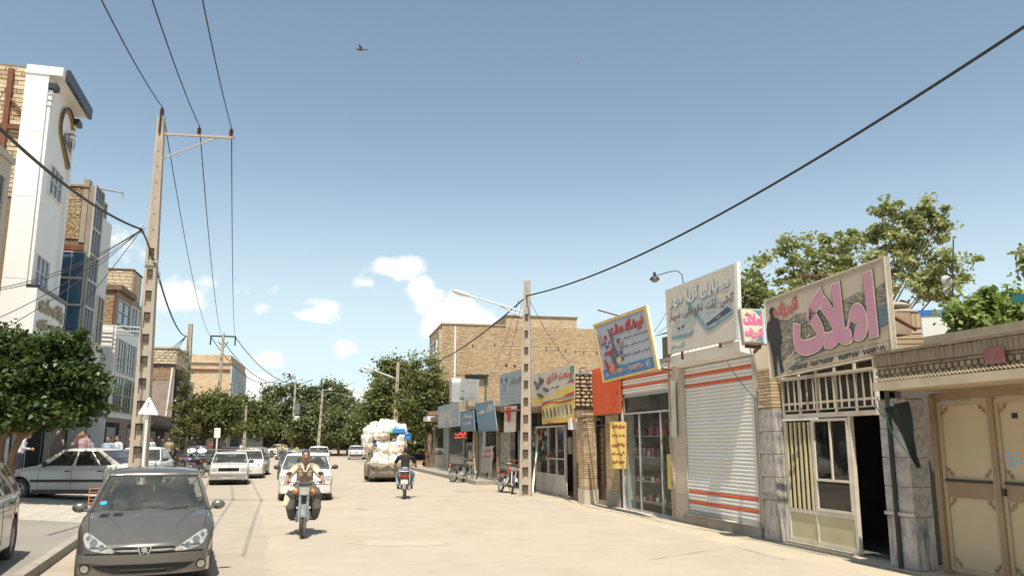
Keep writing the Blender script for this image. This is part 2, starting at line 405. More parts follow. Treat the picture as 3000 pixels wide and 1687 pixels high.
class Board:
 """a flat board in space: corners bottom-left, bottom-right, top-right, top-left; u,v from 0 to 1; lift towards the viewer"""
 def __init__(s,bl,br,tr,tl):
  s.c = [Vector(p) for p in (bl,br,tr,tl)]
  s.n = (s.c[1]-s.c[0]).cross(s.c[3]-s.c[0]).normalized()
  s.w = ((s.c[1]-s.c[0]).length + (s.c[2]-s.c[3]).length)/2;s.h = ((s.c[3]-s.c[0]).length + (s.c[2]-s.c[1]).length)/2
 def p(s,u,v,lift=0.):
  a = s.c[0].lerp(s.c[1],u);b = s.c[3].lerp(s.c[2],u);return a.lerp(b,v) + s.n*lift
 def slab(s,th=.05,u0=0,u1=1,v0=0,v1=1,top=0.,mb=None):
  mb = mb or MB()
  q = [(u0,v0),(u1,v0),(u1,v1),(u0,v1)]
  mb.hexa([s.p(u,v,top-th) for u,v in q],[s.p(u,v,top) for u,v in q]);return mb
 def flat(s,mb,poly,lift,mi=0,sub=1):
  t = tessellate_polygon([[Vector((a*s.w,b*s.h,0)) for a,b in poly]])
  vs = [s.p(a,b,lift) for a,b in poly];mb._add(vs,[tri if tri_up(poly,tri,s) else tuple(reversed(tri)) for tri in t],mi);return mb
 def text(s,mb,t,u0,u1,v0,v1,lift,bold=.02,mi=0,raw=False,keep=False,slant=0.,res=4,jag=.0002):
  """fit the words into the box u0..u1, v0..v1"""
  G,(xa,xb,ya,yb) = letter_groups(t,bold,raw,res)
  if keep:
   sx = (u1-u0)*s.w/(xb-xa);sy = (v1-v0)*s.h/(yb-ya);k = min(sx,sy)
   cu,cv = (u0+u1)/2,(v0+v1)/2;du = k*(xb-xa)/s.w/2;dv = k*(yb-ya)/s.h/2;u0,u1,v0,v1 = cu-du,cu+du,cv-dv,cv+dv
  for gi,(o,hs) in enumerate(G):
   pl = [o] + hs;flatl = [q for l in pl for q in l]
   t3 = tessellate_polygon([[Vector((x,y,0)) for x,y in l] for l in pl])
   f = lambda x,y:s.p(u0 + (u1-u0)*(x-xa)/(xb-xa) + slant*(y-ya)/(yb-ya),v0 + (v1-v0)*(y-ya)/(yb-ya),lift + (gi % 7)*jag)
   vs = [f(x,y) for x,y in flatl]
   fs = []
   for tri in t3:
    a,b,c = [vs[i] for i in tri]
    fs.append(tuple(tri) if (b-a).cross(c-a).dot(s.n) > 0 else tuple(reversed(tri)))
   mb._add(vs,fs,mi)
  return mb
def tri_up(poly,tri,s):
 a,b,c = [Vector((poly[i][0]*s.w,poly[i][1]*s.h,0)) for i in tri]
 return (b-a).cross(c-a).z > 0
def rect(u0,v0,u1,v1):return [(u0,v0),(u1,v0),(u1,v1),(u0,v1)]
def ellipse(cu,cv,ru,rv,n=20,rot=0.):return [(cu + ru*cos(2*pi*i/n)*cos(rot) - rv*sin(2*pi*i/n)*sin(rot),cv + ru*cos(2*pi*i/n)*sin(rot) + rv*sin(2*pi*i/n)*cos(rot)) for i in range(n)]
# ================================================================== MATERIALS USED AGAIN AND AGAIN
asphalt = mat('dusty_asphalt',(.41,.345,.27),.95,var=.07,scale=1.7,bump=.35,bscale=45,dirt=(.47,.40,.315),dirt_amt=.6,dirt_scale=.45)
concrete_dust = mat('dusty_concrete',(.45,.385,.285),.95,var=.10,scale=.8,bump=.3,bscale=30,dirt=(.36,.305,.22),dirt_amt=.45,dirt_scale=.7)
apron = mat('grey_apron',(.235,.215,.18),.95,var=.08,scale=.6,bump=.3,bscale=40,dirt=(.32,.28,.22),dirt_amt=.4,dirt_scale=.5)
tile_m = mat('paving_tile',(.43,.385,.32),.9,var=.10,scale=4,bump=.15,dirt=(.33,.28,.22),dirt_amt=.4,dirt_scale=2)
joint_m = mat('tile_joint',(.27,.23,.18),.95)
kerb_m = mat('kerb_concrete',(.34,.31,.26),.95,var=.12,scale=5,bump=.3,dirt=(.2,.17,.13),dirt_amt=.5)
conc = mat('pole_concrete',(.43,.36,.285),.92,var=.12,scale=6,bump=.25,bscale=35,dirt=(.27,.22,.17),dirt_amt=.45,dirt_scale=3)
brick_tan = mat('tan_brick',(.47,.34,.205),.95,var=.22,scale=9,bump=.4,bscale=50,dirt=(.33,.23,.14),dirt_amt=.4,dirt_scale=4)
brick_buff = mat('buff_brick',(.52,.40,.25),.95,var=.18,scale=9,bump=.4,bscale=50)
brick_red = mat('reddish_brick',(.44,.27,.155),.95,var=.2,scale=9,bump=.4,bscale=50)
block_m = mat('pale_block',(.55,.44,.295),.95,var=.16,scale=6,bump=.4,bscale=40)
block_m2 = mat('cream_block',(.62,.51,.36),.95,var=.14,scale=6,bump=.4,bscale=40)
mortar_m = mat('dark_mortar',(.22,.155,.10),.98,var=.2,scale=8,bump=.5)
mortar_pale = mat('pale_mortar',(.36,.28,.19),.98,var=.2,scale=8,bump=.5)
white_panel = mat('white_panel',(.80,.79,.765),.45,var=.02,scale=.6,dirt=(.62,.58,.52),dirt_amt=.25,dirt_scale=.5)
plaster = mat('grey_plaster',(.33,.27,.215),.95,var=.14,scale=1.5,bump=.4,dirt=(.22,.17,.13),dirt_amt=.5,dirt_scale=1)
beige_frame = mat('beige_frame',(.56,.52,.43),.6,var=.05)
dark_glass = mat('window_glass',(.035,.05,.065),.08,var=.3,scale=.8,spec=.8)
blue_glass = mat('blue_glass',(.05,.12,.19),.08,var=.25,scale=.7,spec=.9)
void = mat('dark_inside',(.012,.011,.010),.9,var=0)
rust = mat('rusty_steel',(.16,.055,.03),.8,var=.3,scale=8)
steel_dark = mat('dark_metal',(.035,.035,.037),.5,.3,var=.1)
black_rubber = mat('black_rubber',(.022,.021,.02),.75,var=.15,scale=12,dust=.12,dirt_amt=.2)
galv = mat('galvanised',(.48,.47,.44),.55,.35,var=.1)
wire_m = mat('black_wire',(.035,.032,.03),.6,var=.1)
white_paint = mat('white_paint',(.76,.75,.71),.45,var=.05,dirt=(.5,.45,.37),dirt_amt=.3)
roofing = mat('roof_screed',(.40,.35,.27),.95)
# ================================================================== GROUND, ROAD, PAVEMENTS
ground_m = mat('bare_dust',(.38,.32,.235),.97,var=.12,scale=.05,bump=.2,bscale=10)
MB().box(-1500,1500,-400,3000,-.5,-.02).build('ground',ground_m,kind='structure')
def kx(y):
 P = [(-20,3.5),(1,-2.72),(11.2,-6.3),(32,-13.6),(105,-33),(170,-50)]
 for (a,xa),(b,xb) in zip(P,P[1:]):
  if y <= b:return xa + (xb-xa)*(y-a)/(b-a)
 return P[-1][1]
def zl(x,y):return .13 + .052*min(9.5,max(0,kx(y) - .16 - x))
R0 = ground(2004,1526);R1 = ground(1270,1377)
dR = (R0 - R1).normalized()
RP0 = R1;RP1 = R0 + dR*14
R = Frame(RP0,RP1)                                   # the right-hand row of shops, X towards the camera
def sheet(name,pts,z,m,parent=None,sub=2.0):
 bm = bmesh.new();vs = [bm.verts.new((x,y,z if not callable(z) else z(x,y))) for x,y in pts];bm.faces.new(vs)
 bmesh.ops.recalc_face_normals(bm,faces=bm.faces)
 me = bpy.data.meshes.new(name);bm.to_mesh(me);bm.free();me.materials.append(m)
 if me.polygons[0].normal.z < 0:me.flip_normals()
 return link(name,me,parent,kind=None if parent else 'structure')
# asphalt road: left edge at the kerb, right edge a ragged line a little before the shop fronts
left = [(kx(y),y) for y in (-20,1,11.2,32,60,105,170)]
right = []
for i in range(60):
 s_ = -60 + i*1.9
 p = R.w(s_,-1.15 - .8*min(1,max(0,(18 - s_)/20)) + random.uniform(-.07,.07) + .12*sin(s_*.9),0);right.append((p.x,p.y))
right = [(p[0],p[1]) for p in right]
far = [(-60,170),(-48,230),(-30,232),(right[0][0],right[0][1]+20)]
poly = left + far + right + [(30,-20)]
sheet('road',poly,0.0,asphalt)
# strip of dusty concrete along the shops
st = [R.w(s_,.3,0) for s_ in (-55,62)] + [R.w(s_,-4.5,0) for s_ in (62,-55)]
sheet('shop_pavement',[(p.x,p.y) for p in st],-.004,concrete_dust)
# left-hand pavement: kerb stones, grey apron near the camera, paving tiles beyond
ys = [-8,1,6,11.2,15,17.6,20,24,28,32,40,50,60,75,90,105,140,170]
mb = MB();mb.grid([[(kx(y) - .16 - d,y,.13 + .052*min(9.5,d)) for d in (0,3,6,9.5,14,40)] for y in ys],smooth=False)
mb.grid([[(kx(y) - .16,y,.13),(kx(y) - .16,y,-.05)] for y in ys],smooth=False)
pv = mb.build('pavement',apron,kind='structure')
its = [];y = -6.
while y < 60:
 L_ = .98;a = Vector((kx(y),y,0));b = Vector((kx(y+L_),y+L_,0))
 its.append((a,b));y += L_ + .012
kb = MB().box(-.5,.5,0,1,0,1,jit=.004).mesh('kerb_stone',[kerb_m])
mbk = MB()
kerb = link('kerb',None,None,kind='structure'); 
for i,(a,b) in enumerate(its):
 o = bpy.data.objects.new('kerb_stone',kb);COL.objects.link(o);o.parent = kerb
 dd = b - a;o.location = (a.x - .082,a.y,-.03);o.scale = (.155,dd.length*.99,.172);o.rotation_euler = (0,0,atan2(dd.y,dd.x) - pi/2)
# tiles (one apron of 0.5 m tiles from 17.6 m on)
tl = []
for j in range(0,30):
 y0 = 17.7 + j*.62
 for i in range(0,26):
  d0 = .05 + i*.5
  xm = kx(y0) - .2 - d0;px = 1500 + xm*2442/y0
  if px > -30 and len(tl) < 700:tl.append((d0,y0))
tl.sort(key=lambda t:t[1])
base = MB();base.grid([[(kx(y) - .2 - d,y,.13 + .052*min(9.5,d) + .004) for d in (0,4,9.5,13)] for y in (17.66,24,32,36.4)],smooth=False)
base.build('tile_bed',joint_m,pv)
tm = []
for v in range(4):
 tm.append(MB().box(0,1,0,1,0,1,jit=.003).mesh('paving_tile',[tile_m]))
def tile_xform(d0,y0):
 x = kx(y0) - .2 - d0 - .5
 return (x,y0,.13 + .052*min(9.5,d0 + .25) - .01)
for k,(d0,y0) in enumerate(tl[:290]):
 o = bpy.data.objects.new('paving_tile',tm[k % 4]);COL.objects.link(o);o.parent = pv;o.location = tile_xform(d0,y0)
 o.scale = (.485,.605,.03 + random.uniform(0,.004));o.rotation_euler = (0,.052,0)
mb = MB()
for (d0,y0) in tl[290:]:
 x,yy,z = tile_xform(d0,y0);h = .03 + random.uniform(0,.004)
 mb.hexa([(x,yy,z),(x+.485,yy,z-.025),(x+.485,yy+.605,z-.025),(x,yy+.605,z)],[(x,yy,z+h),(x+.485,yy,z+h-.025),(x+.485,yy+.605,z+h-.025),(x,yy+.605,z+h)])
mb.build('paving_tiles',tile_m,pv,kind='stuff')
# cracks, patches, tar and a painted wire shadow on the road
crack_and_shadow = mat('crack_tar_and_shadow',(.10,.085,.07),.9)
def crack_and_shadow_line(pts,w=.02,z=.004,m=crack_and_shadow,name='road_crack_and_shadow'):
 mb = MB();P = [Vector((a,b,z)) for a,b in pts];rows = []
 Q = []
 for a,b in zip(P,P[1:]):
  n = max(2,int((b-a).length/.25))
  for i in range(n):Q.append(a.lerp(b,i/n) + Vector((random.gauss(0,.012),random.gauss(0,.012),0)))
 Q.append(P[-1])
 for i,q in enumerate(Q):
  t = (Q[min(i+3,len(Q)-1)] - Q[max(0,i-3)]).normalized();n = Vector((-t.y,t.x,0));ww = w*random.uniform(.3,1)
  rows.append([q - n*ww/2,q + n*ww/2])
 mb.grid(rows,smooth=False);return mb.build(name,m,kind='structure')
def gp(*pp):return [tuple(ground(a,b).xy) for a,b in pp]
crack_and_shadow_line(gp((1560,1441),(1640,1453),(1675,1470),(1760,1492),(1860,1508),(1975,1538),(2100,1556),(2250,1590),(2400,1622),(2560,1655),(2700,1686)),.03)
crack_and_shadow_line(gp((1310,1448),(1365,1446)),.05)
crack_and_shadow_line(gp((1040,1492),(1072,1491)),.10)
crack_and_shadow_line(gp((640,1460),(712,1462)),.03)  # shadow of the overhead wires, painted as a dark strip
crack_and_shadow_line(gp((1900,1640),(2150,1600),(2300,1640)),.015)
ln = [ground(a,b).xy for a,b in ((705,1360),(712,1400),(730,1440),(752,1480),(768,1530),(782,1590),(776,1640),(790,1700),(820,1800))]
ln2 = []
for a,b in zip(ln,ln[1:]):
 for k in range(8):q = a.lerp(b,k/8);ln2.append((q.x + random.gauss(0,.06),q.y))
sheet('road_edge',ln2 + [(kx(y) + .01,y) for y in (3,8,11.2,20,32,45)],.002,mat('edge_asphalt',(.375,.318,.25),.95,var=.08,scale=1.5,bump=.4,bscale=40,dirt=(.45,.38,.30),dirt_amt=.4,dirt_scale=.6))
for (px,py,rx,ry,sd_) in ((1180,1590,1.0,.5,1),(980,1430,.8,2.2,4)):
 c = ground(px,py);rg = random.Random(sd_);n = 22
 sheet('road_patch',[(c.x + rx*cos(2*pi*i/n)*rg.uniform(.75,1.1),c.y + ry*sin(2*pi*i/n)*rg.uniform(.75,1.1)) for i in range(n)],.0035,mat('road_patch%d' % (sd_ % 2),((.37,.312,.242),(.44,.375,.29))[sd_ % 2],.95,var=.1,scale=3,bump=.4,bscale=50))
gv = MB()
for i in range(420):
 s_ = random.uniform(-45,30);p = R.w(s_,-random.random()**2*3.5 - .1,random.uniform(.0,.008));q_ = random.uniform(.005,.014);gv.box(p.x-q_,p.x+q_,p.y-q_,p.y+q_,p.z,p.z+q_,jit=q_*.4)
gv.build('gravel',mat('grit',(.33,.28,.22),.95,var=.3),kind='stuff')
# raised corner slab before the glass-fronted shop
a,b = R.hx(1252,1385),R.hx(1476,1432)
cs = MB().box(a-.3,b,-1.25,-.02,-.05,.17).build('corner_step',kerb_m,None,R.o,R.rz,kind='structure')
# ================================================================== BUILDINGS, LEFT
def LX(d):return -22.4 - .222*(d - 39.7)
def Lpt(px):
 t = (px - 1500)/2442.;d = (-22.4 + .222*39.7)/(t + .222);return Vector((t*d,d,0))
def Hp(px,d):return Vector(((px-1500)/2442.*d,d,0))
ZB = .45
class Bld:
 def __init__(s,name,label,p0,p1,depth,ztop,wall,z0=ZB-.4,cat='building',walls=True):
  s.F = Frame(p0,p1);s.Sd = Frame(p0,p0 - s.F.y*-1 if False else p0 + s.F.y*-1.0)
  s.Sd.x = -s.F.y;s.Sd.y = s.F.x.copy();s.L = s.F.len;s.D = depth;s.zt = ztop
  s.root = thing(name,label,cat,(p0.x,p0.y,0),s.F.rz)
  if walls:MB().box(0,s.L,0,depth,z0,ztop).build('wall',wall,s.root)
 # side wall facing the camera: y measured into the building
 def sy(s,px,py,off=0.):return -s.Sd.hit(px,py,off)[0]
 def sz(s,px,py,off=0.):return s.Sd.hit(px,py,off)[1]
SIDE = Matrix(((0,1,0,0),(-1,0,0,0),(0,0,1,0),(0,0,0,1)))   # (a,b,z) on the side wall -> local: a runs y negative
def side_M():                                                              # a = -y, b = into +x
 return Matrix(((0,1,0,0),(-1,0,0,0),(0,0,1,0),(0,0,0,1)))
def win(root,x0,x1,z0,z1,nx,nz,fm=beige_frame,gm=dark_glass,fr=.06,dp=.09,y=0.,M=None,name='window',sill=False,single=False):
 """frame with mullions standing dp proud of the plane y, panes as children"""
 mb = MB();yy0,yy1 = y - dp,y + .02
 mb.box(x0,x1,yy0,yy1,z0,z0+fr,M=M);mb.box(x0,x1,yy0,yy1,z1-fr,z1,M=M)
 mb.box(x0,x0+fr,yy0,yy1,z0+fr,z1-fr,M=M);mb.box(x1-fr,x1,yy0,yy1,z0+fr,z1-fr,M=M)
 iw = (x1-x0-2*fr)/nx;ih = (z1-z0-2*fr)/nz;m_ = fr*.55
 for i in range(1,nx):mb.box(x0+fr+iw*i-m_/2,x0+fr+iw*i+m_/2,yy0+.01,yy1,z0+fr,z1-fr,M=M)
 for j in range(1,nz):mb.box(x0+fr,x1-fr,yy0+.013,yy1,z0+fr+ih*j-m_/2,z0+fr+ih*j+m_/2,M=M)
 w = mb.build(name,fm,root)
 if sill:MB().box(x0-.05,x1+.05,yy0-.08,yy1,z0-.06,z0-.003,M=M).build('sill',fm,w)
 if single:
  MB().box(x0+fr,x1-fr,yy1-.012,yy1-.002,z0+fr,z1-fr,M=M).build('pane',gm,w);return w
 for i in range(nx):
  for j in range(nz):
   a,b = x0+fr+iw*i,z0+fr+ih*j
   MB().box(a+m_*.5,a+iw-m_*.5,yy1-.03,yy1-.018,b+m_*.5,b+ih-m_*.5,M=M).build('pane',gm,w)
 return w
# ---- white clad tower
T = Bld('office_tower','white clad four storey building with gold emblem and dark cornice under its roof',Hp(25,35),Hp(120,39.7),9,10,mortar_m,walls=False)
zt = T.sz(165,197);w1 = T.sy(80,183)
MB().box(0,T.L,0,w1,0,zt).build('white_wall',white_panel,T.root)
zt2 = T.sz(40,190,.2)
MB().box(.25,T.L,w1+.002,9,0,zt2).build('unfinished_wall',mortar_m,T.root)
MB().box(-.05,T.L+.3,-.55,w1+.03,zt-.42,zt-.30).build('cornice_soffit',white_panel,T.root)
MB().box(.5,T.L+.35,-.72,-.55,zt-.45,zt+.12).build('cornice',mat('navy_cornice',(.03,.033,.045),.4),T.root)
MB().box(.0,.5,-.55,.0,zt-.3,zt+.002).build('cornice_block',white_panel,T.root)
MB().box(0,.55,-.35,-.003,zt-1.05,zt-.78).build('dark_bracket',MATS['navy_cornice'],T.root)
MB().box(T.L-.5,T.L+.2,-.35,-.003,zt-1.05,zt-.78).build('dark_bracket',MATS['navy_cornice'],T.root)
for xx in (.12,T.L-.4):
 mb = MB();mb.box(xx,xx+.28,-.14,-.003,3.4,zt-1.9);mb.build('pilaster',white_panel,T.root)
 for k in range(3):MB().box(xx-.03,xx+.31,-.17,-.003,zt-1.85+k*.28,zt-1.66+k*.28).build('pilaster_block',white_panel,T.root)
MB().box(.0,w1*0+.03,.0,.0,0,0)
seam = mat('panel_seam',(.45,.44,.41),.7)
for z in (zt-6.2,zt-9.9,zt-3.2):
 MB().box(-.004,.0,.02,w1-.02,z,z+.018).build('panel_seam',seam,T.root)
# blocks of the unfinished wall
it = courses(w1+.05,8.5,zt2-6.2,zt2,.48,.21,0,1,joint=.03,jy=.02,jx=.25)
it = [(.25-.06 + random.uniform(-.02,.02),.27,a,b,z0,z1) for (a,b,_,_,z0,z1) in it]
it.sort(key=lambda t:t[2]);pieces(T.root,'block',[block_m,block_m2,brick_tan],it,cap=280)
c0 = T.sy(45,200,.2)
MB().box(.02,.18,c0,c0+.22,zt2-7,zt2-.25).build('steel_column',rust,T.root)
mb = MB();mb.tube([(.1,c0+.1,zt2-1.6),(.1,c0-.7,zt2-2.5)],.07,4);mb.box(.03,.17,c0-1.2,c0+2,zt2-3.1,zt2-2.9);mb.build('steel_brace',rust,T.root)
def fz(px,py,off=0):return T.F.hz(px,py,off)
zw1 = (T.F.hz(150,470),T.F.hz(150,605));xw = (T.F.hx(137,520),T.F.hx(182,560))
win(T.root,T.F.hx(137,565),T.F.hx(176,580),T.F.hz(137,565),T.F.hz(148,478),3,2,white_paint,blue_glass)
win(T.root,T.F.hx(93,840),T.F.hx(134,850),T.F.hz(93,840),T.F.hz(110,745),3,2,white_paint,blue_glass)
gold = mat('gold_letters',(.30,.19,.04),.5,.2);navy = MATS['navy_cornice']
def emblem():
 eb,et = T.F.hz(196,500),T.F.hz(180,288);ea,ec = T.F.hx(165,400),T.F.hx(213,430)
 B = Board(T.F.w(ea,-.10,eb),T.F.w(ec,-.10,eb),T.F.w(ec,-.10,et),T.F.w(ea,-.10,et))
 ring = [];n = 26
 for i in range(n+1):
  a = -.15*pi + i/n*1.3*pi;ring.append((.5 + .44*cos(a),.58 + .40*sin(a)))
 inner = [(.5 + (x-.5)*.76,.58 + (y-.58)*.80) for x,y in ring][::-1]
 mb = MB()
 def solid(poly,l0,l1,mi):
  mb.prism(poly,lambda a,b,s:B.p(a,b,(l1,l0)[s]),mi)
 solid(ring + inner,-.1,.0,0)
 solid([(x,y+.012) for x,y in ring] + [(.5 + (x-.5)*.9,.58 + (y-.58)*.92) for x,y in ring][::-1],.001,.05,1)
 solid([(.12,.40),(.18,.40),(.78,.04),(.72,.0)],-.1,.0,0);solid([(.14,.42),(.20,.42),(.82,.06),(.76,.05)],.001,.04,1)
 solid([(.82,.42),(.92,.42),(.88,.12),(.80,.02),(.74,.1),(.84,.2)],-.1,.0,0)
 B.text(mb,'بک',.28,.78,.30,.62,.01,bold=.05,mi=0);B.text(mb,'بک',.30,.80,.31,.63,.03,bold=.02,mi=1)
 for v,vs in ((0,0),):pass
 e = mb.build('emblem',[gold,navy],T.root);e.matrix_parent_inverse = T.root.matrix_basis.inverted()
emblem()
zc = T.F.hz(90,850)
MB().box(.0,T.L,-.55,-.003,zc,zc+.14).build('canopy',navy,T.root)
MB().box(.0,T.L,-.45,-.003,zc-2.1,zc-.003).build('sign_band',white_panel,T.root)
B = Board(T.F.w(.3,-.46,zc-1.7),T.F.w(T.L-.3,-.46,zc-1.7),T.F.w(T.L-.3,-.46,zc-.2),T.F.w(.3,-.46,zc-.2))
mb = MB();B.text(mb,'بانک ملت',.02,.98,.42,1,.06,.10,0);B.text(mb,'شعبه مرکزی',.02,.98,.0,.38,.06,.10,0)
o = mb.build('gold_lettering',[gold],T.root);o.matrix_parent_inverse = T.root.matrix_basis.inverted()
# ground-floor shop fronts of the left row are dark openings with shutters
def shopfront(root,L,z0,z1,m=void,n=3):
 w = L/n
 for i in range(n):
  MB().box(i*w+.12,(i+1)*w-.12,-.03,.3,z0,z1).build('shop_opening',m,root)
  if i % 2 == 0:
   MB().box(i*w+.2,(i+1)*w-.5,-.07,-.04,z0,z1-.3).build('folding_door',mat('grey_folding_door',(.30,.29,.27),.6,var=.15),root)
   mb = MB();k = i*w+.25
   while k < (i+1)*w-.6:mb.box(k,k+.04,-.10,-.075,z0,z1-.35);k += .28
   mb.build('door_bar',beige_frame,root)
shopfront(T.root,T.L,.45,3.2,n=2)
MB().box(-1.5,T.L+3,-3.2,-.6,3.45,3.55).build('awning',mat('grey_awning',(.13,.12,.12),.8),T.root)  # added behind the tree crown to throw shade on the walkers
# ---- near building at the very edge
zz = 0
L0a,L0b = Hp(-700,19),Hp(-62,31)
N = Bld('edge_building','beige clad building cut by the left picture edge, in front of the white tower',L0a,L0b,6,8,mat('beige_clad',(.50,.45,.37),.8,var=.08))
zt0 = N.F.hz(33,482);N.root.children[0].scale = (1,1,zt0/8.)
MB().box(0,N.L+.06,-.12,6,zt0,zt0+.25).build('parapet',MATS['beige_clad'],N.root)
win(N.root,N.L-3.6,N.L-.6,zt0-3.1,zt0-.7,3,2);win(N.root,N.L-3.6,N.L-.6,zt0-6.2,zt0-4.0,3,2)
# ---- rough brick building with glass bay
p0,p1 = Lpt(188),Lpt(250)
B2 = Bld('brick_building','narrow rough brick building with tall glass bay next to the white tower',p0,p1,9,12,mortar_m)
zt = B2.sz(272,545);B2.root.children[0].scale = (1,1,zt/12)
zg = B2.sz(235,705)
xg = B2.F.len*.48
it = []
for (x,x2,_,_,z0,z1) in courses(-7.2,-.28,4.5,zt-.12,.24,.115,0,0,joint=.03,jx=.35):
 ym = -(x+x2)/2
 if z0 < zg and ym < 1.25:continue
 it.append((-.05 + random.uniform(-.03,.02),.01,-x2,-x,z0,z1))
it.sort(key=lambda t:-t[5]+t[2]*.8);pieces(B2.root,'brick',[brick_tan,brick_buff,brick_red,block_m],it,cap=290)
MB().box(-.06,.5,0,.27,zg-.1,zt+.35).build('corner_column',mat('rough_render',(.36,.30,.23),.95,var=.15),B2.root)
MB().box(-.12,B2.L,-.02,7.3,zt-.1,zt+.02).build('roof_edge',mortar_pale,B2.root)
MB().box(-.07,.02,0,7.2,zg-.55,zg-.28).build('floor_beam',rust,B2.root)
# glass: front and return on the side
fm = mat('grey_alu',(.42,.41,.38),.5,var=.05)
z = zt+.1;k = 0
zgl = [4.6]
while zgl[-1] < zt:zgl.append(zgl[-1]+1.45)
for a,b in zip(zgl,zgl[1:]):
 win(B2.root,.05,xg,a,min(b,zt+.1),3,1,fm,blue_glass,y=-.25,dp=.1,fr=.07)
 if b < zg: 
  M = side_M();win(B2.root,-1.2,.22,a,b,2,1,fm,blue_glass if a > 6.6 else white_panel,y=-.12,dp=.06,fr=.06,M=M)
MB().box(.02,xg,-.24,0,4.4,zt).build('bay_backing',plaster,B2.root)
zp = B2.F.hz(300,560)
MB().box(xg+.02,B2.L+.1,-.32,.3,3.6,B2.F.hz(305,655)-.0).build('white_cladding',mat('grey_white_clad',(.62,.60,.58),.5,var=.03),B2.root)
for k in range(9):
 MB().box(xg+.02,B2.L+.1,-.326,-.318,4.2+k*.95,4.22+k*.95).build('cladding_seam',seam,B2.root)
win(B2.root,xg+.35,B2.L-.25,7.2,9.9,2,2,beige_frame,dark_glass,y=-.32)
mb = MB();mb.tube([(0,.3,zt),(1.8,-1.3,zt+.22),(1.8,-1.3,zt-.12)],.05,6);mb.build('pipe_stub',galv,B2.root)
shopfront(B2.root,B2.L,.45,3.2,n=1)
# ---- low infill between tower and brick building
a,b = Hp(120,39.9),Hp(186,42.9)
I1 = Bld('low_shop','low infill shop with corroded roof edge between white tower and brick building',a,b,6,5.2,plaster)
MB().box(-.1,I1.L,-.5,6,5.2,5.45).build('roof',mat('grey_tin',(.20,.22,.25),.6,.2),I1.root)
shopfront(I1.root,I1.L,.45,3.3,n=1)
# ---- building with brick top storey, white side and beige window grid
p0,p1 = Lpt(303),Lpt(392)
B3 = Bld('window_grid_building','white sided building with brick top storey and beige window grid to the street',p0,p1,9,10,plaster)
zt = B3.sz(357,848);B3.root.children[0].scale = (1,1,zt/10);zb = B3.sz(345,952)
it = [(-.05 + random.uniform(-.02,.02),.01,-x2,-x,z0,z1) for (x,x2,_,_,z0,z1) in courses(-5,-.12,zb,zt-.5,.24,.085,0,0,joint=.022,jx=.2)]
it.sort(key=lambda t:t[2]);pieces(B3.root,'brick',[brick_tan,brick_buff,brick_red],it,cap=290)
MB().box(-.15,B3.L*.5,-.3,5.5,zt-.05,zt+.28).build('roof_slab',mortar_m,B3.root)
MB().box(-.06,.0,0,.12,zb,zt-.05).build('steel_column',rust,B3.root)
MB().box(-.08,0,0,5.2,1.5,zb-.02).build('white_side',white_panel,B3.root)
for i in range(3):
 for j,(za,zb_) in enumerate(((3.6,5.9),(6.1,8.2))):
  win(B3.root,.4+i*(B3.L-.4)/3,.1+(i+1)*(B3.L-.4)/3,za,zb_,3,2,beige_frame,dark_glass,y=-.15,dp=.06)
win(B3.root,.4,B3.L*.45,zb+.2,zt-.5,2,2,beige_frame,blue_glass)
MB().box(.1,B3.L,-.14,.0,3.3,zb).build('front_render',white_panel,B3.root)
shopfront(B3.root,B3.L,.45,3.0,n=3)
for k in range(3):
 MB().tube([(-.3,3.9-k*.1,zb+.05-k*.25),(-.3,-1.6,zb-.15-k*.27)],.028,6).build('scaffold_pole',white_paint if k < 2 else brick_red,B3.root)
# block storey behind it
p0,p1 = Lpt(345),Lpt(374)
B4 = Bld('block_building','unfinished upper storey of pale blocks overhanging behind the brick topped building',p0,p1,9,10,mortar_pale)
zt = B4.sz(400,792);B4.root.children[0].scale = (1,1,zt/10);zb = B4.sz(394,872)
it = [(-.05 + random.uniform(-.01,.01),.01,-x2,-x,z0,z1) for (x,x2,_,_,z0,z1) in courses(-6.8,0,zb,zt-.04,.44,.235,0,0,joint=.03,jx=.1)]
pieces(B4.root,'block',[block_m,block_m2,block_m2],it,cap=200)
it = courses(0,B4.L,zb,zt-.04,.44,.235,-.05,.01,joint=.03);pieces(B4.root,'block',[block_m,block_m2],it,cap=100)
MB().box(-.1,B4.L+.05,-.1,7,zt,zt+.08).build('roof_edge',mortar_m,B4.root)
MB().box(-.03,B4.L,-.03,6.9,1,zb-.02).build('lower_wall',plaster,B4.root)
for i in range(2):win(B4.root,.3+i*2,2.1+i*2,zb-2.9,zb-.5,2,2,white_paint,blue_glass,y=-.03)
# ---- brick and plaster building beyond the tall pole
p0,p1 = Lpt(497),Lpt(528)
B5 = Bld('plaster_building','grey plaster building with pale block top storey and white corner pipe beyond the tall pole',p0,p1,10,10,plaster)
zt = B5.sz(516,1018);B5.root.children[0].scale = (1,1,zt/10);z1_,z2_ = B5.sz(510,1070),B5.sz(505,1112)
it = [(-.06 + random.uniform(-.02,.02),.01,-x2,-x,z0,z1) for (x,x2,_,_,z0,z1) in courses(-6.5,0,z1_+.12,zt-.12,.5,.24,0,0,joint=.035,jx=.1)]
pieces(B5.root,'block',[block_m,block_m2],it,cap=200)
it = courses(0,B5.L*.8,z1_+.12,zt-.12,.5,.24,-.06,.01,joint=.035);pieces(B5.root,'block',[block_m,block_m2],it,cap=80)
MB().box(-.1,B5.L,-.1,8,zt-.11,zt+.05).build('roof_edge',mat('pale_coping',(.5,.42,.3),.9),B5.root)
MB().box(-.1,.0,-.05,8,z1_-.12,z1_+.1).build('floor_beam',steel_dark,B5.root)
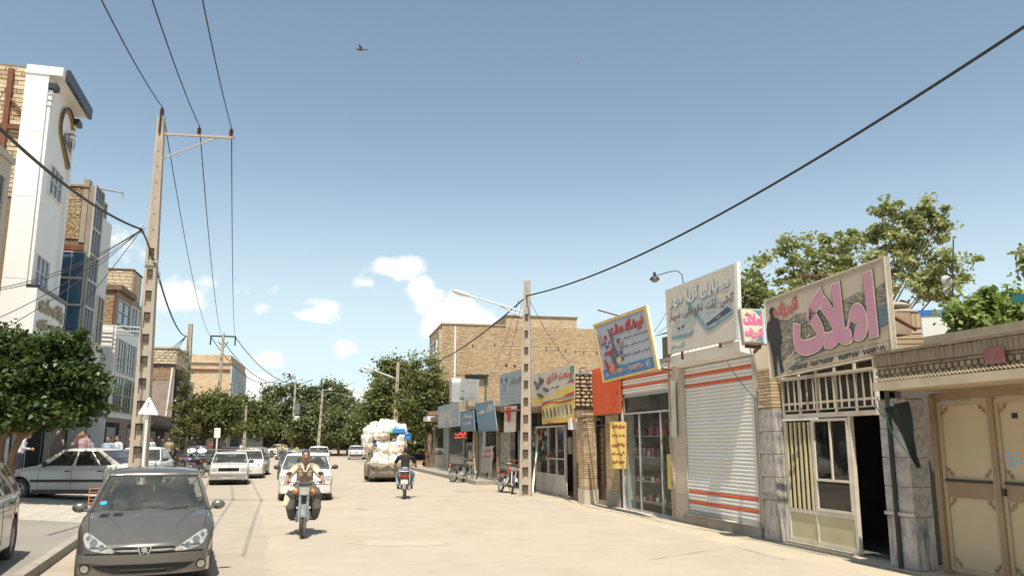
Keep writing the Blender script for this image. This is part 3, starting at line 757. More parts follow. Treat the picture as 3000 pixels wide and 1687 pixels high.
it = [(-.05 + random.uniform(-.02,.02),.01,-x2,-x,z0,z1) for (x,x2,_,_,z0,z1) in courses(-6.5,-.1,z2_,z1_-.14,.24,.1,0,0,joint=.03,jx=.2)]
pieces(B5.root,'brick',[brick_tan,brick_red],it,cap=250)
MB().box(-.12,-.01,1.9,2.12,z2_,z1_+.5).build('steel_column',rust,B5.root)
MB().tube([(-.1,.2,z1_-.2),(-.1,.5,2.9)],.09,8).build('drain_pipe',white_paint,B5.root)
MB().box(.1,B5.L,-.04,.2,3.2,z1_-.3).build('dark_recess',void,B5.root)
for i in range(5):MB().box(.5+i*1.2,.6+i*1.2,-.12,-.05,3.2,z1_-.3).build('window_bar',steel_dark,B5.root)
MB().box(-.1,B5.L+2,-1.2,.0,2.9,3.2).build('awning',mat('grey_awning',(.13,.12,.12),.8),B5.root)
shopfront(B5.root,B5.L,.45,2.8,n=2)
# ---- lower arcade blocks further on
def lowblock(px0,px1,zt,m,lab,name='shop_building',n=2,awn=True,wm=None):
 b = Bld(name,lab,Lpt(px0),Lpt(px1),8,zt,m)
 shopfront(b.root,b.L,.45,2.9,n=n)
 if awn:MB().box(-.1,b.L,-1.1,-.0,3.0,3.25).build('awning',MATS['grey_awning'],b.root)
 if zt > 5:
  for i in range(n):win(b.root,.5+i*b.L/n,-.4+(i+1)*b.L/n,3.9,5.6,2,2,beige_frame,dark_glass)
 return b
lowblock(394,430,4.6,plaster,'one storey shop with grey awning behind the tall lattice pole')
lowblock(430,496,3.9,mat('brown_render',(.22,.15,.10),.9,var=.15),'row of dark low shops behind the crowd on the left pavement',n=3)
bb = lowblock(530,556,7.6,mat('arch_render',(.48,.40,.30),.9),'beige two storey house with rounded gable before the orange brick block',n=2)
bb = lowblock(557,600,5.4,MATS['brown_render'],'brown two storey shop house behind the left street tree',n=2)
lowblock(601,658,4.2,plaster,'low plastered shop next to the orange brick block',n=3)
# ---- orange brick block far down the street
far_brick = brick_mat('far_orange_brick',(.60,.42,.25),(.66,.50,.32),(.42,.33,.23),.5,.16,.02)
p0,p1 = Lpt(661),Lpt(706)
B6 = Bld('orange_brick_building','tall orange brick building with white street front far down the left side',p0,p1,16,10,far_brick)
zt = B6.sz(672,1040);B6.root.children[0].scale = (1,1,1)
B6.root.children[0].data.transform(Matrix.Diagonal((1,1,zt/10,1)))
zm = B6.sz(668,1084)
MB().box(-.15,0,0,16,zm-.15,zm+.1).build('floor_beam',rust,B6.root)
MB().box(-.2,B6.L,-.2,16,zt-1.1,zt-.9).build('parapet_band',mat('pale_coping2',(.55,.46,.32),.9),B6.root)
MB().box(0,B6.L,-.25,-.01,3.5,zt-1.2).build('front_cladding',mat('grey_white2',(.5,.47,.44),.7),B6.root)
for i in range(3):
 for j in range(2):win(B6.root,1+i*5,4.6+i*5,4.4+j*3.4,6.8+j*3.4,2,2,white_paint,blue_glass,y=-.26)
MB().box(-1.6,-.15,5.5,8.7,3.4,6.4).build('white_sheet',white_paint,B6.root)
shopfront(B6.root,B6.L,.45,3.0,n=4)
# covered arcade beyond
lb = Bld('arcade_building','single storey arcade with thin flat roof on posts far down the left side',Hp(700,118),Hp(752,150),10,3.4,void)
MB().box(-1,lb.L,-3.5,8,3.6,4.0).build('roof',mat('arcade_roof',(.22,.15,.11),.9),lb.root)
for i in range(8):MB().box(i*3.4,i*3.4+.3,-3.3,-3.0,0,3.6).build('post',plaster,lb.root)
MB().box(-.8,-.6,-3.3,2,0,3.59).build('glazed_side',mat('dull_glass',(.10,.10,.10),.3,var=.3,scale=1),lb.root)
# ================================================================== BIG BRICK BUILDING, RIGHT
C0 = R.w(-3.5,.0,0)
C0 = Hp(1291,60)
BR = Frame(C0,C0 + Vector((1.0,.22,0)))
zt = BR.hz(1305,950);xr = BR.hx(1760,980);xs0,xs1 = BR.hx(1482,940),BR.hx(1690,930);zt3 = BR.hz(1480,926)
root = thing('large_brick_building','large windowless tan brick wall of a three storey building behind the right hand shops','building',BR.o,BR.rz)
wallbrick = brick_mat('far_tan_brick',(.51,.365,.225),(.62,.48,.32),(.36,.27,.185),.36,.115,.016,.8)
W_ = MB().box(0,xr,0,8,0,zt).build('wall',wallbrick,root)
MB().box(xs0,xs1,.0,7,zt+.002,zt3).build('stair_wall',wallbrick,root)
MB().box(-.08,xs0-.02,-.08,8,zt+.003,zt+.10).build('coping',mortar_pale,root)
MB().box(xs0-.06,xs1+.06,-.08,7,zt3,zt3+.10).build('coping',mortar_m,root)
# single bricks standing proud all over the wall
mb = MB();it = []
for (a,b,_,_,z0,z1) in courses(0,xr,4.2,zt-.02,.24,.083,0,0,joint=.014,jx=.15):
 q = random.random()
 it.append((a,b,-.012 - .018*random.random(),.01,z0,z1,0 if q < .45 else 1 if q < .8 else 2 if q < .93 else 3))
random.shuffle(it);pieces(root,'brick',[brick_tan,brick_buff,brick_red,block_m],it,cap=280)
mb = MB()
for zz_ in (BR.hz(1500,1012),BR.hz(1500,1020)):mb.box(3.5,xr,-.036,-.0,zz_-.02,zz_+.015)
mb.build('pale_course',block_m,root)
for (px,py) in ((1385,1012),(1449,1010),(1636,1020),(1657,1025),(1687,1030),(1710,1032),(1748,1034),(1600,1022)):
 x,z = BR.hit(px,py);MB().box(x-.035,x+.035,-.05,-.036,z-.13,z+.10).build('putlog_hole',void,root)
for (px,py) in ((1483,1070),(1508,1072)):
 x,z = BR.hit(px,py);MB().box(x-.08,x+.08,-.06,.0,z-.06,z+.06).build('putlog_hole',void,root)
# street front: window bays seen as a sliver
FR = Frame(Hp(1267,64.5),C0)
M = Matrix.Rotation(FR.rz - BR.rz,4,'Z')
fl = FR.len
o = MB().box(-fl,-.02,-.25,.2,0,zt-.4).build('street_front',wallbrick,root);o.rotation_euler = (0,0,FR.rz - BR.rz)
for k in range(2):
 o = win(root,-fl+.6,-.7,zt-2.9-k*3.3,zt-1.1-k*3.3,2,2,white_paint,blue_glass,y=-.26);o.rotation_euler = (0,0,FR.rz - BR.rz)
x0,z0 = BR.hit(1365,1170);x1,z1 = BR.hit(1425,1104)
win(root,x0,x1,z0-.6,z1,2,1,mat('teal_frame',(.05,.12,.12),.6),mat('pale_pane',(.5,.42,.33),.5),fr=.12)
MB().box(x0-.1,x1+.1,-.35,-.0,z1+.002,z1+.16).build('window_hood',steel_dark,root)
# ================================================================== RIGHT-HAND SHOPS (everything in the frame R, X towards the camera)
hx,hz = R.hx,R.hz
marble = mat('grey_marble',(.46,.42,.375),.35,var=.3,scale=2,dirt=(.10,.105,.12),dirt_amt=1.,dirt_scale=3.2,stretch=(1,1,.45))
beige_clad = mat('beige_stone',(.50,.42,.32),.7,var=.06,scale=2,dirt=(.36,.29,.21),dirt_amt=.3)
shut_white = mat('shutter_white',(.70,.685,.64),.5,var=.03,dirt=(.52,.45,.36),dirt_amt=.35,dirt_scale=1.5)
shut_red = mat('shutter_red',(.62,.10,.035),.5,var=.05,dirt=(.45,.25,.15),dirt_amt=.25)
cream_steel = mat('cream_steel',(.66,.61,.50),.55,var=.04,dirt=(.38,.22,.12),dirt_amt=.35,dirt_scale=2.5)
gate_cream = mat('gate_cream',(.49,.395,.255),.6,var=.05,scale=1,dirt=(.45,.35,.22),dirt_amt=.4,dirt_scale=1.4)
gate_brown = mat('gate_brown',(.29,.20,.12),.6,var=.07,dirt=(.22,.13,.07),dirt_amt=.4,dirt_scale=2)
yellow_panel = mat('yellow_panel',(.56,.50,.30),.6,var=.05,dirt=(.45,.33,.18),dirt_amt=.4)
shop_glass = glass_mat('shop_glass',(.88,.9,.88),.8,.04,ior=1.22)
dark_shop_glass = glass_mat('dim_shop_glass',(.5,.54,.54),.9,.10,ior=1.3)
step_stone = mat('step_stone',(.33,.29,.23),.9,var=.12,scale=3,bump=.3,dirt=(.2,.16,.12),dirt_amt=.5)
orange_sheet = mat('orange_sheet',(.50,.075,.02),.55,var=.08,dirt=(.4,.12,.05),dirt_amt=.3)
rubble = mat('rubble_stone',(.42,.31,.20),.95,var=.25,scale=7,bump=.5)
mud = mat('mud_plaster',(.34,.25,.165),.97,var=.2,scale=3,bump=.5)
def Rthing(name,label,cat,x,group=None,y=0.):return thing(name,label,cat,R.w(x,y,0),R.rz,group)
def off(root_x,mb_x):return mb_x - root_x
def rbox(root,x0,name,m,a,b,y0,y1,z0,z1,**k):
 return MB().box(a - x0,b - x0,y0,y1,z0,z1).build(name,m,root,**k)
def Rboard(tl,tr,br,bl,off_=-.5):
 P = []
 for (px,py) in (bl,br,tr,tl):
  x,z = R.hit(px,py,off_);P.append(R.w(x,off_,z))
 return Board(*P)
def adopt(o,root):
 o.parent = root;o.matrix_parent_inverse = root.matrix_basis.inverted();return o
# ---------------- carriage gate with heavy canopy
xg0 = hx(2727,1400);xg1 = xg0 + 4.6
g = Rthing('double_gate','cream double metal gate with brown rails and scroll corners under the heavy brick canopy','gate',xg0,y=.15)
zt = hz(2860,1171,.15);xm = hx(2931,1400,.15)
def leaf(a,b,nm):
 a -= xg0;b -= xg0
 fr = MB();w = .055
 z1b,z1t = hz(2800,1455,.15),hz(2800,1410,.15)
 L_ = MB().box(a,b,.0,.03,.06,zt-.06).build('leaf',gate_cream,g)
 mb = MB();mb.box(a,a+w,-.03,-.002,.05,zt);mb.box(b-w,b,-.03,-.002,.05,zt);mb.box(a+w,b-w,-.03,-.002,zt-w,zt);mb.box(a+w,b-w,-.03,-.002,.05,.05+w)
 mb.build('leaf_frame',mat('gate_mid',(.42,.33,.21),.6,var=.05),L_)
 MB().box(a+w+.002,b-w-.002,-.035,-.002,z1b,z1t).build('mid_rail',gate_brown,L_)
 MB().box(a+w,b-w,-.05,-.002,z1t+.0,z1t+.035).build('rail_lip',steel_dark,L_)
 mb = MB()
 for (cx,cz,sx,sz) in ((a+w,z1t+.06,1,1),(b-w,z1t+.06,-1,1),(a+w,zt-w,1,-1),(b-w,zt-w,-1,-1),(a+w,z1b,1,-1),(b-w,z1b,-1,-1),(a+w,.05+w,1,1),(b-w,.05+w,-1,1)):
  for k in range(2):
   r = .028 - .006*k;ox,oz = (.045,.095) if k else (.095,.045)
   pts = [(cx + sx*(ox + r*(1-i/22)*cos(i*.55)),-.02,cz + sz*(oz + r*(1-i/22)*sin(i*.55))) for i in range(16)]
   mb.tube(pts,.0055,5)
  mb.tube([(cx + sx*.13,-.02,cz + sz*.01),(cx + sx*.07,-.02,cz + sz*.07),(cx + sx*.01,-.02,cz + sz*.14)],.0055,5)
 mb.build('scrollwork',gate_brown,L_)
 return L_
l1 = leaf(xg0+.1,xm-.045,'l');l2 = leaf(xm+.045,xm+(xm-xg0)+.1,'r');l3 = leaf(xm+(xm-xg0)+.16,xm+2*(xm-xg0),'r')
MB().box(xm-.045-xg0,xm+.045-xg0,-.06,.03,.03,zt+.02).build('gate_post',gate_brown,g)
MB().box(.0,.095,-.08,.06,0,zt+.1).build('frame_post',gate_brown,g)
MB().box(.0,xg1-xg0,-.05,.05,zt+.03,zt+.13).build('frame_head',gate_brown,g)
tiny = mat('sticker_blue',(.25,.45,.62),.6);ink = mat('black_ink',(.02,.02,.02),.6,var=0)
mb = MB()
for (px,py) in ((2952,1324),(2978,1328),(2958,1339),(2982,1343),(2964,1352),(2985,1356),(2966,1362)):
 x,z = R.hit(px,py,.15);x -= xg0;mb.box(x-.04,x+.035,-.004,-.001,z-.015,z+.015)
mb.build('sticker',tiny,l2)
x,z = R.hit(2973,1217,.15);MB().box(x-xg0-.045,x-xg0+.045,-.006,-.001,z-.035,z+.035).build('number_plate',steel_dark,l2)
mb = MB().cbox((xm-xg0+.09,-.04,hz(2945,1441,.15)),(.05,.05,.09));mb.build('lock',steel_dark,l2)
# open yard seen above the gate: wall behind
yw = Rthing('yard_wall','tan plaster yard wall seen through the gap above the gate','wall',xg0-.5,y=4.2)
MB().box(-.5,8,0,.2,0,2.7).build('wall',mat('tan_render',(.45,.36,.25),.95,var=.15,bump=.3),yw)
# canopy
cz0 = hz(2700,1100,-.75);xa = hx(2560,1060,-.75);xb = xg0 + 5.5
cz1 = hz(2700,1028,-.75)
can = Rthing('brick_canopy','long moulded brick canopy over the cream gate, top course of upright bricks','canopy',xa)
Lc = xb - xa;canopy_brick = mat('canopy_brick',(.30,.235,.16),.95,var=.18,scale=7,bump=.4,dirt=(.18,.135,.09),dirt_amt=.5,dirt_scale=3)
top = cz1 + .02;bot = hz(2800,1118,-.75)
MB().box(0,Lc,-.74,.6,bot-.02,bot+.10).build('soffit_slab',mat('pale_soffit',(.50,.41,.29),.9,dirt=(.33,.25,.17),dirt_amt=.4),can)
hh = top - bot
MB().box(.02,Lc,-.69,.6,bot+.105,top-.02).build('core',canopy_brick,can)
it = []
x = 0
while x < Lc:it.append((x,x+.068,-.76 + random.uniform(-.006,.006),-.56,top-.155,top+random.uniform(0,.008)));x += .076
MB().box(-.02,Lc,-.79,.55,top+.012,top+.05).build('coping',mat('dark_coping',(.19,.145,.10),.95,var=.25,scale=9,bump=.5),can)
it2 = [];x = 0
while x < Lc:it2.append((x,x+.2,-.715+random.uniform(-.004,.004),-.56,top-.20,top-.165));x += .21
x = 0;rows = 2
for r in range(rows):
 x = 0;zz = top - .255 - r*.07;yf = -.735 + r*.01
 while x < Lc:
  it2.append((x + (.03 if r % 2 else 0),x+.06 + (.03 if r % 2 else 0),yf,-.68,zz-.02,zz+.04));x += .105
pieces(can,'brick',[canopy_brick],it[:100],cap=100)
pieces(can,'moulding_brick',[canopy_brick,mat('canopy_brick2',(.36,.29,.20),.95,var=.15,bump=.4)],it2,cap=190)
mb = MB();x = 0
while x < Lc:mb.tube([(x,-.735,bot+.14),(x+.06,-.735,bot+.10)],.02,5,cap=True);x += .062
mb.build('rope_moulding',mat('rope_mould',(.48,.38,.23),.9,var=.1),can,kind='stuff')
MB().box(0,Lc,-.80,-.742,bot-.03,bot+.085).build('lower_lip',MATS['pale_soffit'],can)
x,z = R.hit(2915,1040,-.78);zz = z - 0
p = MB().box(x-xa-.14,x-xa+.14,-.80,-.785,z-.10,z+.09).build('painted_plate',mat('red_plate',(.24,.075,.06),.8,var=.4,scale=14,dirt=(.12,.11,.17),dirt_amt=.8,dirt_scale=5),can)
cb = tag(adopt(MB().tube([R.w(hx(px,py,-.72),-.74,hz(px,py,-.72)) for px,py in ((2602,1127),(2645,1120),(2700,1110),(2760,1104),(2830,1094),(2880,1089),(2915,1083),(2960,1080),(3010,1072),(3060,1066))],.014,6).build('drooping_cable',wire_m),can),'x','x')
del cb['label'];del cb['category']
# ---------------- pillars round the office
def pillar(lab,px0,px1,pyb,offy,ztop_px,m,name='stone_pillar',tiles=.42,depth=.5,joint=.012,plain_below=None):
 a,b = hx(px0,pyb,offy),hx(px1,pyb,offy)
 zt_ = hz((px0+px1)/2,ztop_px,offy)
 r = thing(name,lab,'pillar',R.w(a,offy,0),R.rz)
 MB().box(.012,b-a-.012,.012,depth,0,zt_).build('core',mortar_pale,r)
 z = 0.;it = [];k = 0
 while z < zt_ - .05:
  h = min(tiles*1.75 if z == 0 and plain_below else tiles,zt_-z)
  q = random.uniform(0,.004)
  it.append((0-q,b-a+q,0-q,depth+.01,z+joint/2,z+h-joint/2));z += h
 pieces(r,'stone_slab',m,it,rough=.0015)
 return r,b-a,zt_
r,w_,_ = pillar('grey marble clad pillar between the open office doorway and the cream gate',2604,2684,1560,-.16,1165,[marble,mat('pale_marble',(.48,.44,.39),.4,var=.2,scale=1.5,dirt=(.14,.145,.16),dirt_amt=.9,dirt_scale=2.2)],depth=.31,plain_below=True)
MB().box(-.02,w_+.03,-.035,.0,.74,.79).build('ledge',MATS['pale_marble'],r)
MB().tube([(w_*.42,-.03,.0),(w_*.42,-.03,2.9)],.035,8).build('cable_duct',steel_dark,r)
mb = MB()
for cx in (w_*.08,w_*.62):
 mb.tube([(cx + .13*sin(t*.4)*1,-.05,2.45 - .28*sin(t*.32)) for t in range(0,10)],.008,5)
mb.build('hanging_cable',wire_m,r)
# torn dark green cloth
x0c,z0c = R.hit(2602,1195,-.42);x1c,z1c = R.hit(2668,1175,-.42);x2c,z2c = R.hit(2703,1370,-.42)
mb = MB();rows = []
for i in range(9):
 t = i/8;row = []
 for j in range(6):
  u = j/5;a = Vector((x0c + (x1c-x0c)*u,0,z0c + (z1c-z0c)*u));b = Vector((x2c,0,z2c));p = a.lerp(b,t)
  row.append((p.x - x0c,-.06 + .04*sin(u*7 + t*4),p.z))
 rows.append(row)
mb.grid(rows)
cl = tag(mb.build('hanging_cloth',mat('dark_green_cloth',(.018,.024,.018),.9,var=.2),None,R.w(x0c,-.42,0),R.rz),'torn dark green pennant hanging on the marble pillar beside the gate','cloth')
s_ = cl.modifiers.new('thickness','SOLIDIFY');s_.thickness = .006
MB().tube([(0,-.07,z0c),(.1,-.065,(z0c*.6+z2c*.4)),(x2c-x0c,-.06,z2c)],.009,5).build('green_hem',mat('green_hem',(.05,.28,.12),.8),cl)
r,w_,_ = pillar('grey marble pillar with brick top between the white shutter and the office',2243,2285,1585,-.12,1193,[marble],depth=.24,plain_below=True)
MB().box(-.02,w_+.02,-.03,.0,.86,.90).build('ledge',MATS['pale_marble'],r)
zb_ = hz(2275,1193,-.12);zc_ = hz(2275,1075,-.12)
MB().box(.01,w_-.01,.012,.5,zb_,zc_).build('brick_core',mortar_m,r)
it = courses(.0,w_,zb_+.01,zc_,.21,.062,0,.23,joint=.012,jy=.004)
pieces(r,'brick',[brick_tan,brick_buff],it)
# ---------------- estate office front
x0,x1 = hx(2313,1500,.1),hx(2606,1600,.1)
of = Rthing('estate_office','cream steel office front with barred transom, yellow lower panels and open dark doorway','shopfront',x0,y=.1)
def oh(px,py):x,z = R.hit(px,py,.1);return x - x0,z
W_ = x1 - x0;ztr0 = oh(2450,1215)[1];ztr1 = oh(2450,1193)[1];ztop = oh(2450,1098)[1]
xd = oh(2513,1500)[0];xs = oh(2392,1450)[0]
zlo = oh(2400,1503)[1]
fr = .045
mb = MB()
mb.box(0,W_,-.02,.05,ztr0-.03,ztr0+.05);mb.box(0,W_,-.02,.05,ztop,ztop+.06);mb.box(0,W_,-.02,.05,ztr1+.09,ztr1+.13)
for i in range(6):a = i*W_/5;mb.box(min(a,W_-.04),min(a,W_-.04)+.04,-.018,.048,ztr0+.05,ztop+.5)
mb.box(0,.05,-.02,.05,0,ztr0-.03);mb.box(xd-.06,xd,-.02,.05,0,ztr0-.03);mb.box(xs-.02,xs+.02,-.02,.05,0,ztr0-.03)
mb.box(.05,xd-.06,-.019,.049,zlo-.03,zlo+.04);mb.box(.05,xd-.06,-.019,.049,.04,.1);mb.box(0,W_,-.02,.05,ztop+.45,ztop+.5)
mb.build('steel_frame',cream_steel,of)
for i in range(5):
 a = i*W_/5 + .045
 MB().box(a,a+W_/5-.05,.02,.03,ztr0+.055,ztop+.44).build('pane',dark_shop_glass,of)
n = 14;dull = mat('shaded_steel',(.42,.385,.32),.6,var=.06,dirt=(.3,.2,.13),dirt_amt=.4)  # bar colour darkened to carry the shade of the sign above
for i in range(n):
 a = .06 + i*(W_-.14)/(n-1);MB().box(a,a+.02,-.055,-.03,ztr0+.12,ztop-.01).build('grille_bar',dull,of)
MB().box(0,W_,-.06,-.025,ztop-.01,ztop+.02).build('grille_rail',dull,of)
MB().box(0,W_,-.06,-.025,ztr0+.1,ztr0+.12).build('grille_rail',dull,of)
for (a,b) in ((.055,xs-.025),(xs+.025,xd-.065)):
 MB().box(a,b,.0,.02,.105,zlo-.035).build('lower_panel',yellow_panel,of)
for i in range(6):
 a = .07 + i*(xs-.14)/5.2;MB().box(a,a+.045,-.03,.0,zlo+.045,ztr0-.10).build('door_slat',mat('slat_yellow',(.60,.52,.30),.6,dirt=(.4,.3,.17),dirt_amt=.3),of)
MB().box(.05,xs-.02,.03,.035,zlo+.04,ztr0-.03).build('pane',dark_shop_glass,of)
wf = MB();a,b = xs+.03,xd-.07;zm = oh(2450,1408)[1]
wf.box(a,a+.045,-.03,.03,zlo+.045,ztr0-.05);wf.box(b-.045,b,-.03,.03,zlo+.045,ztr0-.05);wf.box(a+.045,b-.045,-.03,.03,ztr0-.1,ztr0-.05)
wf.box(a+.045,b-.045,-.029,.029,zlo+.045,zlo+.09);wf.box(a+.045,b-.045,-.028,.028,zm-.02,zm+.02);wf.box((a+b)/2-.015,(a+b)/2+.015,-.028,.028,zm+.02,ztr0-.1)
wfo = wf.build('window',cream_steel,of)
MB().box(a+.045,b-.045,.0,.006,zlo+.09,ztr0-.1).build('pane',glass_mat('mirror_glass',(.12,.13,.13),.95,.03),wfo)
MB().box(.04,xs+.25,-.07,-.02,ztr0-.07,ztr0-.03).build('door_track',white_paint,of)
MB().box(0,xd,-.12,.03,-.02,.035).build('sill',step_stone,of)
MB().box(-.1,W_+.3,.02,.5,ztop+.55,ztop+.9).build('lintel',mud,of)
# interior
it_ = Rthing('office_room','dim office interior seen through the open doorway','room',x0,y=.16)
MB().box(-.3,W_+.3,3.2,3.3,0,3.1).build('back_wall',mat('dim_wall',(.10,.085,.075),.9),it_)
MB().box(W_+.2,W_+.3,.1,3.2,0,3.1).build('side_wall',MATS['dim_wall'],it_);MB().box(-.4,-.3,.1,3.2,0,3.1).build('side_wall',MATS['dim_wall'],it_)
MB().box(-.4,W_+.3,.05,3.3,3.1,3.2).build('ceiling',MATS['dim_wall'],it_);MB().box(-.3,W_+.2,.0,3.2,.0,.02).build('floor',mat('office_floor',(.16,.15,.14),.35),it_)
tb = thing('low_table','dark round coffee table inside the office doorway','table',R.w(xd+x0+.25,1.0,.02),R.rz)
MB().lathe([(0,.55),(.33,.55),(.33,.59),(0,.59)],20).build('top',mat('dark_wood',(.05,.03,.02),.4),tb)
for k in range(3):MB().tube([(.05*cos(k*2.1),.05*sin(k*2.1),.5),(.28*cos(k*2.1),.28*sin(k*2.1),0)],.02,6).build('leg',MATS['dark_wood'],tb)
ch = thing('office_chair','grey upholstered chair in the dark office behind the coffee table','chair',R.w(xd+x0+.75,1.7,.02),R.rz)
MB().box(-.3,.3,-.3,.3,.36,.46).build('seat',mat('grey_fabric',(.14,.14,.15),.9),ch);MB().box(-.3,.3,.25,.35,.46,1.0).build('backrest',MATS['grey_fabric'],ch)
for sx in (-.27,.23):
 for sy in (-.27,.23):MB().box(sx,sx+.04,sy,sy+.04,0,.36).build('leg',steel_dark,ch)
# ---------------- big estate-agent sign
pink = mat('faded_pink',(.50,.235,.315),.6,var=.04,dirt=(.5,.3,.3),dirt_amt=.25);cream_l = mat('cream_line',(.66,.55,.38),.6);blk = mat('black_print',(.03,.03,.035),.6,var=.1)
red_p = mat('red_print',(.44,.11,.10),.6,var=.05)
board_beige = mat('board_beige',(.47,.39,.285),.6,var=.05,scale=1.5,dirt=(.36,.29,.21),dirt_amt=.35,stretch=(1,1,.25))
B = Rboard((2238,881),(2592,750),(2617,1036),(2257,1111),-.62)
root = thing('estate_agent_sign','large beige roadside sign with giant pink Persian word and a suited silhouette, above the office','sign',B.p(.5,0,0),0)
def badd(mb,name,m,fix=False):
 return adopt(mb.build(name,m),root)
badd(B.slab(.07),'board',board_beige)
mb = MB()
for (u0,v0,u1,v1) in ((0,0,1,.012),(0,.988,1,1),(0,.012,.008,.988),(.992,.012,1,.988)):B.slab(.09,u0,u1,v0,v1,.012,mb)
badd(mb,'rim',mat('rim_beige',(.62,.55,.42),.6))
city = mat('city_print',(.32,.265,.19),.7,var=.7,scale=16,dirt=(.06,.085,.11),dirt_amt=.95,dirt_scale=6,stretch=(1,1,2.2))
water_p = mat('river_print',(.105,.16,.205),.5,var=.35,scale=5,stretch=(1,1,5),dirt=(.32,.28,.22),dirt_amt=.5,dirt_scale=3)
mb = MB()
top_ = [(.08,.60),(.14,.70),(.22,.66),(.3,.70),(.38,.68),(.5,.66),(.6,.70),(.68,.68),(.8,.72),(.88,.66),(.95,.72),(.985,.74)]
B.flat(mb,[(.08,.18),(.30,.24),(.985,.34)] + top_[::-1],.004,0)
B.flat(mb,[(.30,.14),(.985,.30),(.985,.52),(.78,.47),(.6,.43),(.45,.32),(.34,.27)],.008,1)
B.flat(mb,[(.09,.10),(.13,.12),(.42,.42),(.40,.43)],.012,2);B.flat(mb,[(.16,.05),(.30,.12),(.34,.16),(.2,.1)],.0125,1)
B.flat(mb,[(.25,.17),(.985,.305),(.985,.315),(.25,.182)],.013,3)
badd(mb,'city_picture',[city,water_p,mat('bridge_print',(.48,.42,.33),.7),mat('blue_print',(.05,.12,.22),.6)])
mb = MB()
B.text(mb,'املاک',.255,.93,.17,.93,.017,bold=.09,mi=0);badd(mb,'letter_shadow',[blk])
mb = MB();B.text(mb,'املاک',.258,.927,.177,.925,.021,bold=.078,mi=0);badd(mb,'letter_outline',[cream_l])
mb = MB();B.text(mb,'املاک',.267,.918,.195,.905,.025,bold=.055,mi=0);badd(mb,'large_lettering',[pink])
mb = MB();B.text(mb,'اکبرزاده',.09,.32,.70,.92,.017,bold=.05,mi=0);badd(mb,'red_lettering',[red_p])
mb = MB()
for t,a,b in (('۰۹۱۵۷۱۵۵۲۸۴',.19,.36),('۰۹۱۵۳۱۹۵۲۸۴',.38,.58),('۷۵۱۴۴۵۷',.615,.77),('۷۵۷۳۰۱۹',.80,.955)):B.text(mb,t,a,b,.045,.105,.012,bold=.035)
badd(mb,'phone_numbers',[blk])
mb = MB()
for (u0,v0,u1,v1) in ((.17,.025,.985,.029),(.17,.135,.985,.139),(.17,.029,.172,.135),(.983,.029,.985,.135),(.03,.955,.97,.958)):B.flat(mb,rect(u0,v0,u1,v1),.010)
badd(mb,'thin_border',[mat('brown_line',(.2,.13,.08),.7)])
sil = [(.055,.02),(.045,.28),(.03,.45),(.012,.5),(.01,.62),(.02,.70),(.055,.73),(.058,.78),(.05,.82),(.055,.865),(.078,.885),(.098,.865),(.10,.81),(.09,.775),(.093,.745),(.125,.72),(.14,.66),(.15,.5),(.145,.4),(.128,.38),(.13,.25),(.145,.05),(.115,.04),(.10,.25),(.088,.33),(.08,.2),(.083,.02)]
mb = MB();B.flat(mb,[(max(.004,u),v) for u,v in sil],.016);badd(mb,'suited_silhouette',[mat('dark_suit_print',(.028,.030,.036),.6)])
mb = MB();mb.tube([B.p(.3,.98,-.05),B.p(.3,.9,-.9)],.03);mb.tube([B.p(.9,.5,-.07),B.p(.9,.3,-.7)],.03);mb.tube([B.p(.1,.3,-.07),B.p(.1,.2,-.7)],.03);badd(mb,'support_arm',rust)
# ---------------- small light box sign
B = Rboard((2173,905),(2236,905),(2241,1005),(2182,1003),-.9)
bl = B.c[0].copy();B.c = [R.w(hx(2181,1003,-.95),-.95,hz(2181,1003,-.95)),R.w(hx(2240,1004,-.95),-.95,hz(2240,1004,-.95)),R.w(hx(2236,905,-.95),-.95,hz(2236,905,-.95)),R.w(hx(2172,900,-.95),-.95,hz(2172,900,-.95))]
# it faces up the street, so turn its face towards the camera
cx = (B.c[0] + B.c[1])/2
Fq = Frame(R.w(hx(2172,960,-1.0),-1.0,0),R.w(hx(2172,960,-1.0),-1.0,0) + Vector((cos(rad(-8)),sin(rad(-8)),0)))
P = [Fq.w(*[(Fq.hx(px,py)),0][:1],0,Fq.hz(px,py)) for px,py in ((2180,1005),(2240,1006),(2236,905),(2167,902))]
B = Board(*P)
root = thing('light_box_sign','small cream light box sign with pink Persian lettering left of the big beige sign','sign',B.p(.5,0,0),0)
badd(B.slab(.32,top=-.004),'box',mat('box_side',(.36,.33,.29),.6))
badd(B.slab(.02,.04,.97,.04,.96,.012),'panel',mat('cream_acrylic',(.66,.60,.46),.4,var=.04))
mb = MB();B.flat(mb,[(.5,.95),(.62,.93),(.8,.80),(.93,.72),(.93,.95)],.016,0);B.flat(mb,[(.55,.07),(.7,.15),(.85,.2),(.93,.16),(.93,.06)],.016,0);B.flat(mb,[(.2,.07),(.35,.10),(.6,.12),(.5,.06)],.016,1)
badd(mb,'teal_swirl',[mat('teal_print',(.12,.26,.30),.6),mat('grey_swirl',(.4,.42,.4),.6)])
mb = MB();hot = mat('hot_pink',(.70,.12,.30),.5,var=.05)
B.text(mb,'املاک',.08,.93,.52,.86,.018,bold=.075);B.text(mb,'اکبرزاده',.08,.93,.12,.44,.018,bold=.07);badd(mb,'lettering',[hot])
mb = MB();B.flat(mb,[(.16,.80),(.3,.88),(.36,.84),(.3,.78)],.018);badd(mb,'house_mark',[mat('brown_line2',(.25,.15,.1),.7)])
mb = MB();mb.tube([B.p(.1,-.05,-.2),B.p(.9,-.08,-.2)],.03);mb.tube([B.p(.85,-.05,-.2),B.p(.85,-.1,-.9)],.03);badd(mb,'bracket',rust)
